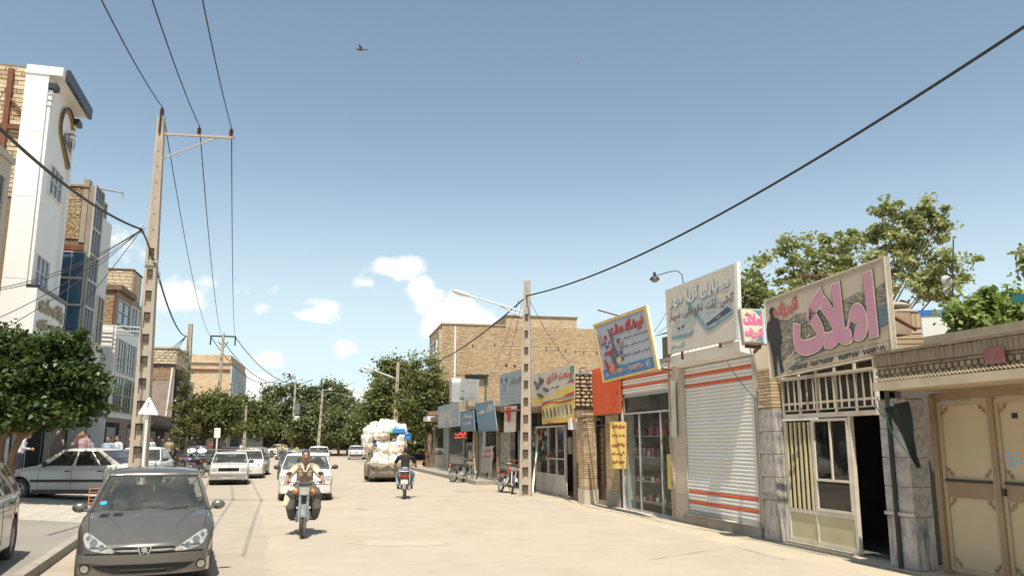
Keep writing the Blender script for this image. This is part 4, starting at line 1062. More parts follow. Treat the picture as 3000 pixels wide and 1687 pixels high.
# ---------------- white phone shop sign
B = Rboard((1949,851),(2155,770),(2161,992),(1957,1037),-.62)
root = thing('phone_shop_sign','tall cream sign with two blue grey mobile phones drawn across it, above the white shutter','sign',B.p(.5,0,0),0)
sign_cream = mat('sign_cream',(.60,.545,.455),.55,var=.03,dirt=(.5,.44,.35),dirt_amt=.3)
badd(B.slab(.06),'board',sign_cream)
badd(B.slab(.075,.985,1.02,-.01,1.01,.01),'rim',white_paint)
steelblue = mat('steel_blue_print',(.155,.30,.365),.5,var=.12);paleb = mat('pale_blue_print',(.40,.47,.48),.5,var=.08,dirt=(.55,.50,.43),dirt_amt=.5);darkp = mat('dark_phone_print',(.045,.075,.11),.4,var=.15)
mb = MB()
B.flat(mb,[(.07,.235),(.09,.205),(.36,.19),(.41,.215),(.43,.27),(.41,.26),(.36,.235),(.10,.25)],.0065,0)
B.flat(mb,[(.06,.26),(.07,.235),(.38,.235),(.42,.28),(.48,.47),(.34,.69),(.32,.69),(.08,.36)],.004,3)
B.flat(mb,[(.48,.46),(.53,.33),(.58,.26),(.60,.28),(.5,.44)],.004,1)
B.flat(mb,[(.335,.70),(.36,.71),(.60,.30),(.585,.255),(.57,.25)],.008,0);B.flat(mb,[(.36,.71),(.62,.76),(.95,.42),(.95,.36),(.64,.235),(.60,.24),(.585,.27)],.0075,3)
B.flat(mb,[(.58,.26),(.615,.20),(.66,.195),(.955,.335),(.965,.40),(.95,.37),(.66,.24),(.60,.26)],.0095,0)
B.flat(mb,[(.60,.30),(.625,.265),(.94,.385),(.90,.455)],.011,2)
B.flat(mb,[(.70,.52),(.90,.44),(.95,.40),(.93,.48),(.80,.57)],.0105,1)
B.flat(mb,[(.745,.335),(.80,.355),(.81,.375),(.75,.35)],.014,4);B.flat(mb,[(.735,.285),(.78,.30),(.785,.31),(.74,.295)],.014,2)
B.flat(mb,ellipse(.20,.345,.018,.022,12,.8),.012,2);B.flat(mb,ellipse(.265,.358,.028,.018,12,.7),.012,2)
badd(mb,'phone_drawing',[steelblue,paleb,darkp,mat('phone_fill',(.43,.45,.43),.5,var=.05),cream_l])
mb = MB();B.text(mb,'موبایل آریا مهر',.06,.93,.66,.90,.010,bold=.06);badd(mb,'letter_shadow',[steelblue])
mb = MB();B.text(mb,'موبایل آریا مهر',.05,.925,.675,.915,.014,bold=.05);badd(mb,'top_lettering',[mat('grey_letter',(.64,.60,.53),.5)])
mb = MB();B.text(mb,'گوشی ، تبلت ، لوازم جانبی ، اسپیکر',.05,.97,.44,.64,.019,bold=.028);badd(mb,'middle_lettering',[mat('brown_grey',(.16,.12,.11),.6)])
mb = MB();B.text(mb,'گالری موبایل',.05,.28,.04,.13,.010,bold=.03);badd(mb,'small_lettering',[steelblue])
mb = MB();mb.tube([B.p(.2,0,-.05),B.p(.2,-.12,-.05)],.03);mb.tube([B.p(.75,0,-.05),B.p(.75,-.06,-.05)],.03);mb.tube([B.p(.2,.4,-.05),B.p(.2,.1,-.9)],.025);mb.tube([B.p(.8,.4,-.05),B.p(.8,.1,-.9)],.025);badd(mb,'post',rust)
# ---------------- shutter shop
xa,xb = hx(1983,1500),hx(2243,1520)
sh = Rthing('shuttered_shop','closed shop with white roller shutter striped red at its top and bottom','shop',xa)
def sx(px,py):return hx(px,py) - xa
W_ = xb - xa;s0,s1 = sx(2016,1300),sx(2222,1300);zbot = hz(2110,1508);ztp = hz(2110,1060);zc = hz(2050,1040)
MB().box(-.02,W_,.3,6,0,ztp+.25).build('body',plaster,sh)
MB().box(-.01,s0-.02,-.04,.3,0,ztp+.1).build('pilaster',beige_clad,sh);MB().box(s1+.02,W_,-.04,.3,0,ztp+.2).build('pilaster',beige_clad,sh)
for (a,b) in ((-.012,s0-.018),(s1+.018,W_+.002)):
 for k in range(3):MB().box(a,b,-.043,-.03,.9*k+.6,.9*k+.61).build('stone_joint',mortar_pale,sh)
MB().box(s0-.03,s0-.001,-.06,.05,zbot,ztp).build('guide_rail',galv,sh);MB().box(s1+.001,s1+.03,-.06,.05,zbot,ztp).build('guide_rail',galv,sh)
n = 42;h = (ztp-zbot)/n
vs = []
def slat_mesh(h,m):
 prof = [(-0.0,0),(-.006,h*.06),(-.022,h*.30),(-.026,h*.5),(-.020,h*.75),(-.004,h*.92),(0,h)]
 mb = MB();mb.grid([[(s0,y,z) for y,z in prof],[(s1,y,z) for y,z in prof]][::1]);return mb.mesh('slat',[m])
sw,sr = slat_mesh(h,shut_white),slat_mesh(h,shut_red)
for i in range(n):
 red = i in (3,4) or i in (5,6) and False
 zc_ = zbot + (i+.5)*h
 f = (zc_-zbot)/(ztp-zbot)
 red = i in (2,5,36,39)
 o = bpy.data.objects.new('slat',sr if red else sw);COL.objects.link(o);o.parent = sh;o.location = (0,.0 + random.uniform(-.001,.001),zbot + i*h)
MB().box(s0,s1,.02,.3,zbot-.02,ztp).build('shutter_backing',shut_white,sh)
MB().box(s0,s1,-.05,.02,zbot-.06,zbot-.002).build('bottom_rail',galv,sh)
MB().box(s0-.1,s1+.15,-.14,.3,-.02,zbot-.08).build('step',step_stone,sh)
MB().box(s0-.12,s1+.17,-.17,.3,zbot-.075,zbot-.065+.0).build('step_slab',mat('pale_slab',(.55,.49,.40),.8),sh)
mb = MB();zh = hz(2000,1030);r_ = .17
prof = [(-.06,0),(-.32,.05),(-.34,.26),(-.28,.34),(.1,.36),(.1,0)]
mb.prism(prof,lambda a,b,s:Vector(((s0-.06,s1+.05)[s],a,ztp + .02 + b)));mb.build('roller_housing',white_paint,sh)
mb = MB();mb.prism([(-.1,0),(-.40,.02),(-.44,.22),(-.36,.34),(.0,.36),(.1,.2)],lambda a,b,s:Vector(((s1-.5,s1-.1)[s],a,ztp + .37 + b)));mb.build('motor_cover',white_paint,sh)
# ---------------- kitchenware shop with glass front
xa,xb = hx(1815,1480),hx(1981,1500)
kw = Rthing('kitchenware_shop','glass fronted shop with shelves of pots and flasks, red and white striped shutter box above','shop',xa)
W_ = xb - xa
def kx_(px,py):return hx(px,py) - xa
def kz(px,py):return hz(px,py)
z0,z1,z2 = hz(1900,1503),hz(1900,1145),hz(1900,1085)
g0,g1 = kx_(1832,1350),kx_(1974,1350)
zt_ = hz(1900,1148)
MB().box(-.1,W_,3.0,3.1,0,z2+.2).build('back_wall',mat('shop_inside',(.30,.25,.20),.9,var=.2),kw)
MB().box(-.1,.0,.35,3.0,0,z2).build('side_wall',MATS['shop_inside'],kw);MB().box(W_-.05,W_+.02,.3,3.0,0,z2).build('side_wall',MATS['shop_inside'],kw)
MB().box(-.1,W_,.3,3.1,z2+.1,z2+.3).build('roof',plaster,kw);MB().box(0,W_-.06,.3,3,.2,.25).build('floor',step_stone,kw)
MB().box(-.1,W_-.02,-.16,.3,-.02,z0-.02).build('step',step_stone,kw);MB().box(-.12,W_-.0,-.2,.3,z0-.019,z0+.0).build('step_slab',MATS['pale_slab'],kw)
zz = z1;hh = (z2 - z1)/7
for i in range(7):
 red = i in (2,4,5) if False else i in (1,3)
 prof = [(0,0),(-.02,hh*.3),(-.022,hh*.6),(0,hh)]
 mb = MB();mb.grid([[(g0-.05,y,z) for y,z in prof],[(g1+.05,y,z) for y,z in prof]]);mb.build('slat',shut_red if i in (2,5) or i in (3,) and False else shut_white,kw,(0,-.02,z1 + i*hh))
MB().box(g0-.1,g1+.1,.0,.28,z1-.04,z2+.1).build('shutter_box',shut_white,kw)
fr = MB();al = galv
fr.box(g0-.04,g0,-.02,.04,z0,z1-.05);fr.box(g1,g1+.04,-.02,.04,z0,z1-.05);fr.box(g0,g1,-.02,.04,z1-.1,z1-.045)
zm = hz(1900,1207);fr.box(g0,g1,-.02,.04,zm-.02,zm+.025);fr.box(g0,g1,-.02,.04,z0,z0+.05)
xm_ = kx_(1876,1350);fr.box(xm_-.012,xm_+.012,-.02,.04,z0+.05,zm-.02);xm2 = kx_(1939,1350);fr.box(xm2-.01,xm2+.01,-.02,.04,z0+.05,zm-.02)
fr.build('window_frame',al,kw)
for (a,b) in ((g0,xm_-.013),(xm_+.013,xm2-.011),(xm2+.011,g1)):MB().box(a+.002,b-.002,.005,.012,z0+.05,zm-.021).build('pane',shop_glass,kw)
MB().box(g0,g1,.005,.012,zm+.026,z1-.1).build('pane',dark_shop_glass,kw)
MB().box(g0-.16,g0-.045,-.03,.3,z0,z1).build('door_jamb',white_paint,kw)
shel = []
for (px0,px1,py) in ((1870,1965,1276),(1880,1945,1336),(1875,1945,1406),(1870,1965,1465)):
 za = hz((px0+px1)/2,py,.5);a,b = hx(px0,py,.5)-xa,hx(px1,py,.5)-xa
 MB().box(a,b+.25,.16,.5,za-.02,za).build('shelf',galv,kw);shel.append((a,b+.2,za))
cols = [mat('pot_pink',(.45,.06,.12),.35),mat('pot_purple',(.11,.05,.12),.35),mat('pot_steel',(.5,.5,.5),.2,.9),mat('pot_copper',(.5,.20,.10),.3,.6),mat('pot_black',(.02,.02,.02),.3),mat('pot_red',(.5,.03,.03),.35)]
for si,(a,b,za) in enumerate(shel):
 n = 6; 
 for i in range(n):
  x = a + .1 + (b-a-.15)*i/(n-1);k = random.choice([0,1,2,3,4,5]) if si < 2 else random.choice([2,2,4,3]);hgt = random.uniform(.2,.34) if si in (0,1) else random.uniform(.12,.26);r_ = random.uniform(.055,.09)
  o = MB().lathe([(0,0),(r_,0),(r_*1.03,hgt*.2),(r_*.95,hgt*.7),(r_*.5,hgt*.82),(r_*.5,hgt*.9),(r_*.2,hgt),(0,hgt)] if si < 2 and i % 2 == 0 else [(0,0),(r_,0),(r_*1.05,hgt*.6),(r_*1.12,hgt*.62),(r_*.3,hgt*.75),(r_*.12,hgt*.9),(0,hgt*.9)],14).build('flask' if si < 2 else 'cooking_pot',cols[k])
  o.location = R.w(xa + x,.30,za); 
  cn = ['pink','dark purple','steel','copper coloured','black','red'][k]
  tag(o,'%s %s, %s on the %s shelf of the kitchenware shop window' % (cn,'flask' if si < 2 else 'lidded pot',['leftmost','second from left','third from left','fourth from left','second from right','rightmost'][i],['top','second','third','lowest'][si]),'flask' if si < 2 else 'pot','kitchen goods in the shop window')
MB().box(kx_(1957,1400),kx_(1974,1400)+.02,-.012,.0,hz(1965,1432),hz(1965,1330)).build('yellow_notice',mat('yellow_paper',(.60,.48,.12),.7),kw)
MB().box(W_-.08,W_+.06,-.06,.3,z0-.2,z2).build('pier',beige_clad,kw)
it = courses(W_-.075,W_+.055,z0+.1,hz(1985,1280),.2,.06,-.075,-.05,joint=.012);pieces(kw,'brick',[brick_tan,brick_buff],it,cap=60)
a,b = kx_(1977,1200),kx_(2000,1200)
b_ = MB().box(a,a+.26,-.10,-.085,hz(1988,1280),hz(1988,1115)).build('pale_banner',mat('pale_banner',(.52,.53,.40),.7,var=.1),kw)
mb = MB();mb.tube([(W_-.1,-.1,z2+.1),(W_+.1,-.1,z2+.12),(W_+.12,-.1,hz(1990,1230)),(W_-.06,-.1,hz(1990,1232))],.012,6);mb.build('service_pipe',rust,kw)
# ---------------- yellow vertical notice board
B = Rboard((1789,1234),(1833,1234),(1834,1373),(1786,1372),-.45)
Fy = Frame(R.w(hx(1788,1300,-.3),-.35,0),R.w(hx(1788,1300,-.3),-.35,0) + Vector((cos(rad(-38)),sin(rad(-38)),0)))
P = [Fy.w(Fy.hx(px,py),0,Fy.hz(px,py)) for px,py in ((1787,1371),(1834,1373),(1835,1235),(1788,1234))]
B = Board(*P)
root = thing('yellow_notice_board','tall yellow notice board with five lines of dark red Persian words beside the brown door','sign',B.p(.5,0,0),0)
badd(B.slab(.025),'board',mat('ochre_board',(.66,.46,.13),.6,var=.05))
mb = MB()
for t,v0,v1 in (('ضایعات',.84,.95),('شما را به',.66,.74),('بالاترین',.45,.55),('قیمت',.27,.37),('خریداریم',.08,.19)):B.text(mb,t,.1,.92,v0,v1,.004,bold=.07)
badd(mb,'lettering',[mat('dark_red_print',(.30,.03,.05),.6)])
mb = MB();mb.tube([B.p(.5,1.02,-.03),B.p(.5,-.02,-.03)],.015);mb.tube([B.p(.5,.5,-.03),B.p(.5,.5,-.4)],.015);badd(mb,'bracket',rust)
# ---------------- tilted shop sign
B = Rboard((1738,953),(1891,897),(1927,1082),(1767,1122),-.75)
root = thing('tilted_shop_sign','tilted grey sign framed in yellow with red Persian heading and blue phone strip','sign',B.p(.5,0,0),0)
badd(B.slab(.05),'board',mat('sign_grey_blue',(.36,.375,.41),.55,var=.03))
mb = MB();e = .035
for (u0,v0,u1,v1) in ((0,0,1,e),(0,1-e,1,1),(0,e,e*.9,1-e),(1-e*.9,e,1,1-e)):B.slab(.056,u0,u1,v0,v1,.01,mb)
badd(mb,'yellow_frame',mat('yellow_frame',(.68,.44,.12),.5))
mb = MB();B.slab(.06,1.0,1.02,-.0,1.0,.012,mb);B.slab(.06,-.0,1.02,1.0,1.012,.012,mb);badd(mb,'edge_profile',cream_l)
mb = MB();B.flat(mb,rect(.033,.037,.967,.21),.004);badd(mb,'blue_strip',[mat('blue_strip',(.075,.20,.36),.55)])
mb = MB();B.text(mb,'فروشگاه عدالت',.31,.93,.67,.92,.005,bold=.075,mi=0);B.text(mb,'فروشگاه عدالت',.318,.925,.68,.915,.009,bold=.045,mi=1);badd(mb,'heading',[blk,mat('bright_red_print',(.55,.045,.03),.5)])
mb = MB()
for t,u0,v0 in (('انواع لوازم خانگی و آشپزخانه',.55,.585),('تعمیر سماور و چراغ گاز',.42,.46),('خرید و فروش ضایعات فلزی',.31,.315)):B.text(mb,t,u0,.95,v0,v0+.055,.004,bold=.02)
badd(mb,'small_lettering',[blk])
mb = MB();B.text(mb,'۰۹۱۵۶۱۲۳۱۵۰',.53,.80,.09,.17,.008,bold=.06);B.text(mb,'-',.46,.49,.12,.135,.008,bold=.03,raw=True);B.text(mb,'۰۹۳۶۱۵۶۹۷۲۳',.19,.44,.09,.17,.008,bold=.06);B.text(mb,'تلفن',.08,.16,.08,.16,.008,bold=.04)
badd(mb,'phone_numbers',[mat('pale_red_print',(.62,.32,.30),.6)])
mb = MB();B.flat(mb,ellipse(.87,.125,.035,.06,16),.0075,0);B.flat(mb,ellipse(.87,.125,.028,.05,16),.010,1);B.flat(mb,[(.86,.09),(.885,.13),(.86,.16)],.013,0);badd(mb,'round_mark',[cream_l,MATS['blue_strip']])
mb = MB();brn = 0
for (cu,cv,ru,rv,mi) in ((.08,.68,.012,.13,0),(.13,.70,.010,.12,0),(.11,.62,.03,.02,0),(.30,.76,.012,.12,1),(.35,.74,.012,.11,1),(.33,.62,.02,.16,1),(.21,.72,.035,.045,2),(.18,.63,.03,.03,2),(.27,.62,.025,.03,2),(.21,.56,.035,.03,3),
  (.18,.45,.06,.03,2),(.26,.45,.055,.045,2),(.31,.49,.04,.05,2),(.15,.25,.035,.10,2),(.12,.34,.02,.03,2),(.30,.30,.035,.15,1),(.36,.42,.03,.16,1),(.21,.30,.02,.03,4),(.23,.19,.05,.05,4),(.27,.22,.03,.06,4),(.45,.60,.04,.05,1),(.50,.56,.03,.06,5),(.44,.50,.04,.06,5),(.46,.40,.03,.04,1),(.40,.30,.05,.05,6),(.34,.17,.02,.02,0),(.47,.30,.02,.04,3)):
 B.flat(mb,ellipse(cu,cv,ru,rv,10,.2),.004 + .0006*mb.__dict__.setdefault('k',0),mi);mb.k += 1
badd(mb,'goods_pictures',[mat('print_brown',(.30,.16,.14),.6),mat('print_dark',(.12,.10,.13),.6),mat('print_crimson',(.35,.04,.06),.6),mat('print_blue',(.08,.09,.2),.6),mat('print_orange',(.60,.22,.08),.6),mat('print_grey',(.34,.27,.26),.6),mat('print_tan',(.6,.42,.2),.6)])
mb = MB();mb.tube([B.p(.25,1.0,-.05),B.p(.3,.95,-.9)],.022);mb.tube([B.p(.8,.1,-.05),B.p(.8,.05,-.7)],.022);badd(mb,'support_arm',rust)
x,z = R.hit(1752,907,-.7)
mb = MB().tube([at(1752,908,27),at(1812,925,23.5)],.025,6);tag(mb.build('steel_rod',rust,None),'thin rusty rod sticking up beyond the tilted sign','rod')
# ---------------- brown courtyard door
xa,xb = hx(1748,1460,.1),hx(1789,1470,.1)
dr = Rthing('courtyard_door','narrow brown metal door with gilt scroll ornament between brick pillar and yellow board','door',xa,y=.1)
W_ = xb - xa;zd0,zd1 = .18,hz(1765,1246,.1)
mb = MB();mb.box(.0,.06,-.03,.05,.05,zd1);mb.box(W_-.06,W_,-.03,.05,.05,zd1);mb.box(.06,W_-.06,-.03,.05,zd1-.07,zd1);mb.build('door_frame',steel_dark,dr)
MB().box(.06,W_-.06,.0,.03,.12,zd1-.07).build('door_leaf',mat('door_brown',(.125,.085,.055),.45,.2,var=.08,dirt=(.2,.16,.11),dirt_amt=.3),dr)
mb = MB();cxm = W_/2
for k in range(8):
 zc_ = .9 + k*.16
 for s in (-1,1):
  mb.tube([(cxm + s*(.055 - .0035*i)*abs(cos(i*.5)) + s*.012,-.012,zc_ + .05*sin(i*.5)) for i in range(12)],.009,5)
mb.tube([(cxm,-.012,.6),(cxm,-.012,2.5)],.008,5)
mb.build('gilt_ornament',mat('gilt',(.42,.30,.12),.4,.5),dr)
MB().box(.0,W_,-.06,.3,-.02,.1).build('threshold',step_stone,dr)
zz = hz(1765,1205,.1)
MB().box(0,W_,.0,.04,zd1+.02,zz-.02).build('transom_pane',void,dr)
# orange corrugated screen above
xo0,xo1 = hx(1737,1150,-.1),hx(1818,1110,-.1);zo0,zo1 = hz(1780,1212,-.1),hz(1780,1072,-.1)
og = Rthing('corrugated_screen','orange red corrugated metal screen above the brown door','screen',xo0)
mb = MB();n = 60;rows = [[],[]]
for i in range(n+1):
 x = (xo1-xo0)*i/n;y = -.12 + .022*sin(i*2*pi/4.2)
 rows[0].append((x,y,zo0));rows[1].append((x,y,zo1 + .02*sin(i)))
mb.grid(rows,smooth=False);o = mb.build('sheet',orange_sheet,og);md = o.modifiers.new('t','SOLIDIFY');md.thickness = .01
MB().box(0,xo1-xo0,-.09,-.02,zo0+.3,zo0+.36).build('rail',rust,og);MB().box(0,xo1-xo0,-.02,.3,zo0-.02,zo1-.1).build('wall_behind',mud,og)
jb = Rthing('door_pier','brick pier right of the brown door behind the yellow board','pillar',xb)
wj = hx(1818,1470) - xb
MB().box(0,wj,.0,.4,0,hz(1800,1170)).build('core',mortar_m,jb)
pieces(jb,'brick',[brick_tan,brick_buff,brick_tan],courses(0,wj,.45,hz(1800,1180),.2,.062,-.012,.02,joint=.012,jy=.003),cap=150)
MB().box(-.02,wj+.02,-.03,.02,0,.45).build('stone_plinth',step_stone,jb)
# ---------------- brick gate pillar, rubble above
a0 = hx(1687,1440,-.2);wp = hx(1722,1460,-.35) - hx(1687,1440,-.35)
pp = R.w(hx(1714,1474,-.42),-.42,0);pr = Frame(Vector((0,0,0)),Vector((1,0,0)))
PA = rad(-40)
pil = thing('brick_pillar','square pillar of tan brick on a pale plinth with moulded cap, in front of the shoe shop','pillar',pp,0)
# front corner at the origin: one face towards the street (left), one towards the camera (right)
fx = R.x;lw,rw = .62,.40
def pbox(name,m,e,z0,z1,lw_=None,rw_=None,par=None):
 l,r_ = (lw_ or lw) + e,(rw_ or rw) + e
 mb = MB().box(-l,e,-e,r_,z0,z1);o = mb.build(name,m,par or pil);return o
pil.rotation_euler = (0,0,R.rz + 0.0)
zp1 = R.hz(1715,1205,-.3);zcap = R.hz(1715,1190,-.3)
lw = .55;rw = .40
pbox('plinth',mat('pale_plinth',(.52,.45,.35),.9,dirt=(.35,.28,.2),dirt_amt=.5),.02,0,.42)
pbox('core',mortar_m,-.015,.42,zp1)
it = [];z = .80;r_i = 0
def ring_bricks(z0,z1,bw,out,vertical=False):
 # street face (local -Y side) and camera face (local +X side)
 x = -lw
 while x < -.01:
  b = min(x+bw,0);out.append((x+.005,b-.005,0 + random.uniform(-.004,.003),.06,z0+.005,z1-.005));x += bw
 y = .062
 while y < rw-.01:
  b = min(y+bw,rw);out.append((-.06,0 + random.uniform(-.003,.004),y+.005,b-.005,z0+.005,z1-.005));y += bw
ring_bricks(.43,.50,.21,it);z = .50;ring_bricks(z,z+.24,.075,it);z += .25
while z < zp1-.36:
 ring_bricks(z,z+.062,.21,it);z += .066
r_i = z
for k,e in enumerate((.02,.0,.02,.035)):
 pass
pieces(pil,'brick',[brick_buff,brick_tan,brick_buff,brick_red],it,cap=290)
mb = MB(); 
for i in range(9):mb.cbox((-lw + .05 + i*.09,-.01,z+.05),(.045,.05,.035)); 
for i in range(6):mb.cbox((.01,.04 + i*.09,z+.05),(.05,.045,.035));mb.cbox((.01,.085 + i*.09,z+.10),(.05,.045,.035))
mb.build('dentils',brick_buff,pil)
pbox('cap_band',brick_buff,.02,z+.14,z+.20);pbox('cap_band',brick_buff,.05,z+.20,zp1+.05);pbox('cap_slab',steel_dark,.10,zp1+.05,zp1+.10)
pbox('neck',brick_buff,.0,z,z+.02)
# rubble wall
rp = R.w(hx(1712,1150,.1),.1,0);RF = Frame(rp - R.y*.0,rp + R.y);xr0,xr1 = RF.hx(1686,1140),RF.hx(1740,1140);zr0,zr1 = RF.hz(1712,1192),RF.hz(1712,1090)
rb = thing('rubble_wall','ruined rubble wall section standing above the brick pillar','wall',RF.w(xr0,0,0),RF.rz)
MB().box(.02,xr1-xr0-.02,.06,.4,0,zr1-.06).build('mud_core',mortar_m,rb)
mb = MB();rows = [];z = zr0
while z < zr1-.05:
 x = 0;h = random.uniform(.10,.16)
 while x < xr1-xr0-.03:
  w_ = random.uniform(.13,.26);w_ = min(w_,xr1-xr0-x)
  if w_ > .06:
   sv = MB().sphere((0,0,0),1,9,6); 
   o = bpy.data.objects.get('_stone')
   me = sv.mesh('stone',[random.choice([rubble,brick_tan])])
   o = bpy.data.objects.new('stone',me);COL.objects.link(o);o.parent = rb;o.location = (x+w_/2,.03,z+h/2);o.scale = (w_*.52,.09,h*.55);o.rotation_euler = (0,random.uniform(-.15,.15),0)
  x += w_+.01
 z += h+.008
MB().box(-.05,xr1-xr0+.1,-.05,.4,zr1-.05,zr1+.02).build('tin_cap',galv,rb)
mb = MB();mb.tube([(.12,-.10,zr1+.1),(.15,-.12,zr0)],.012);mb.tube([(.12,-.10,zr1+.1),(.3,-.1,zr1+.14),(.45,-.1,zr1-.1),(.45,-.1,zr0)],.012);mb.build('loose_cable',wire_m,rb)
# white meter box on the pillar
mbx = tag(MB().box(-.14,.14,-.2,.0,0,.34).build('meter_box',white_paint,None,R.w(hx(1686,1260,-.35),-.35,hz(1686,1258,-.35)),R.rz),'white electricity meter box on the side of the brick pillar','box')
# ================================================================== VEHICLES
def paint(name,col,dust=.10,rough=.28,metal=.0,coat=.6):return mat(name,col,rough,metal,var=.02,dust=dust,dirt=(.40,.34,.26),dirt_amt=.12,dirt_scale=3,coat=coat)
plastic = mat('black_plastic',(.028,.028,.028),.55,var=.08,dust=.08)
chrome = mat('chrome',(.55,.54,.52),.28,.75,var=.03)
lamp_m = mat('lamp_lens',(.46,.45,.39),.15,.35,var=.3,scale=18,coat=.8)
lamp_red = mat('tail_red',(.36,.015,.012),.2,var=.1,coat=.6);lamp_or = mat('indicator_orange',(.70,.17,.02),.25,var=.05,coat=.5)
seat_m = mat('seat_fabric',(.13,.13,.135),.9,var=.1);dash_m = mat('dash_plastic',(.06,.06,.062),.7)
car_glass = glass_mat('car_glass',(.66,.71,.68),.95,.09);car_glass_d = glass_mat('dark_car_glass',(.22,.25,.25),.95,.06)
plate_w = mat('number_plate',(.62,.60,.55),.5,var=.03)
under = mat('underbody',(.012,.012,.012),.9,var=0)
rim_m = mat('wheel_rim',(.36,.36,.35),.4,.6,var=.1,dust=.2)
def interp(P,x):
 if x <= P[0][0]:return P[0][1]
 for (a,ya),(b,yb) in zip(P,P[1:]):
  if x <= b:return ya + (yb-ya)*(x-a)/(b-a) if b > a else yb
 return P[-1][1]
def smooth(P,x,r=.07):
 return sum(interp(P,x + d*r) for d in (-1,-.5,0,.5,1))/5
WHEELS = {}
def wheel(parent,x,y,R_,w=.19,rim=None,spokes=5,side=1):
 key = (round(R_,3),w,spokes,rim.name if rim else '')
 if key not in WHEELS:
  Mx = Matrix.Rotation(pi/2,4,'X')
  r0 = R_*.64;t = MB().lathe([(r0,w*.5*.8),(r0+.015,w*.5),(R_-.03,w*.5),(R_-.008,w*.38),(R_,w*.25),(R_,-w*.25),(R_-.008,-w*.38),(R_-.03,-w*.5),(r0+.015,-w*.5),(r0,-w*.4)],28,Mx)
  r = MB().lathe([(r0,-w*.3),(r0+.002,w*.42),(r0-.02,w*.44),(r0-.03,w*.30),(r0*.9,w*.1),(.0,w*.08)],28,Mx)
  for i in range(spokes):
   a = 2*pi*i/spokes;Q = Matrix.Rotation(a,4,'Y')
   r.hexa([Q @ Vector((-.05,-w*.18,0)),Q @ Vector((.05,-w*.18,0)),Q @ Vector((.035,-w*.30,r0-.02)),Q @ Vector((-.035,-w*.30,r0-.02))][::1],
    [Q @ Vector((-.05,-w*.36,0)),Q @ Vector((.05,-w*.36,0)),Q @ Vector((.035,-w*.42,r0-.02)),Q @ Vector((-.035,-w*.42,r0-.02))])
  r.lathe([(0,w*.41),(.05,w*.40),(.06,w*.3)],12,Mx)
  WHEELS[key] = (t.mesh('tyre',[black_rubber]),r.mesh('rim',[rim or rim_m]))
 t,r = WHEELS[key]
 wo = link('wheel',t,parent,(x,y,R_));ro = link('rim',r,wo)
 if side > 0:wo.rotation_euler = (0,0,pi)
 return wo
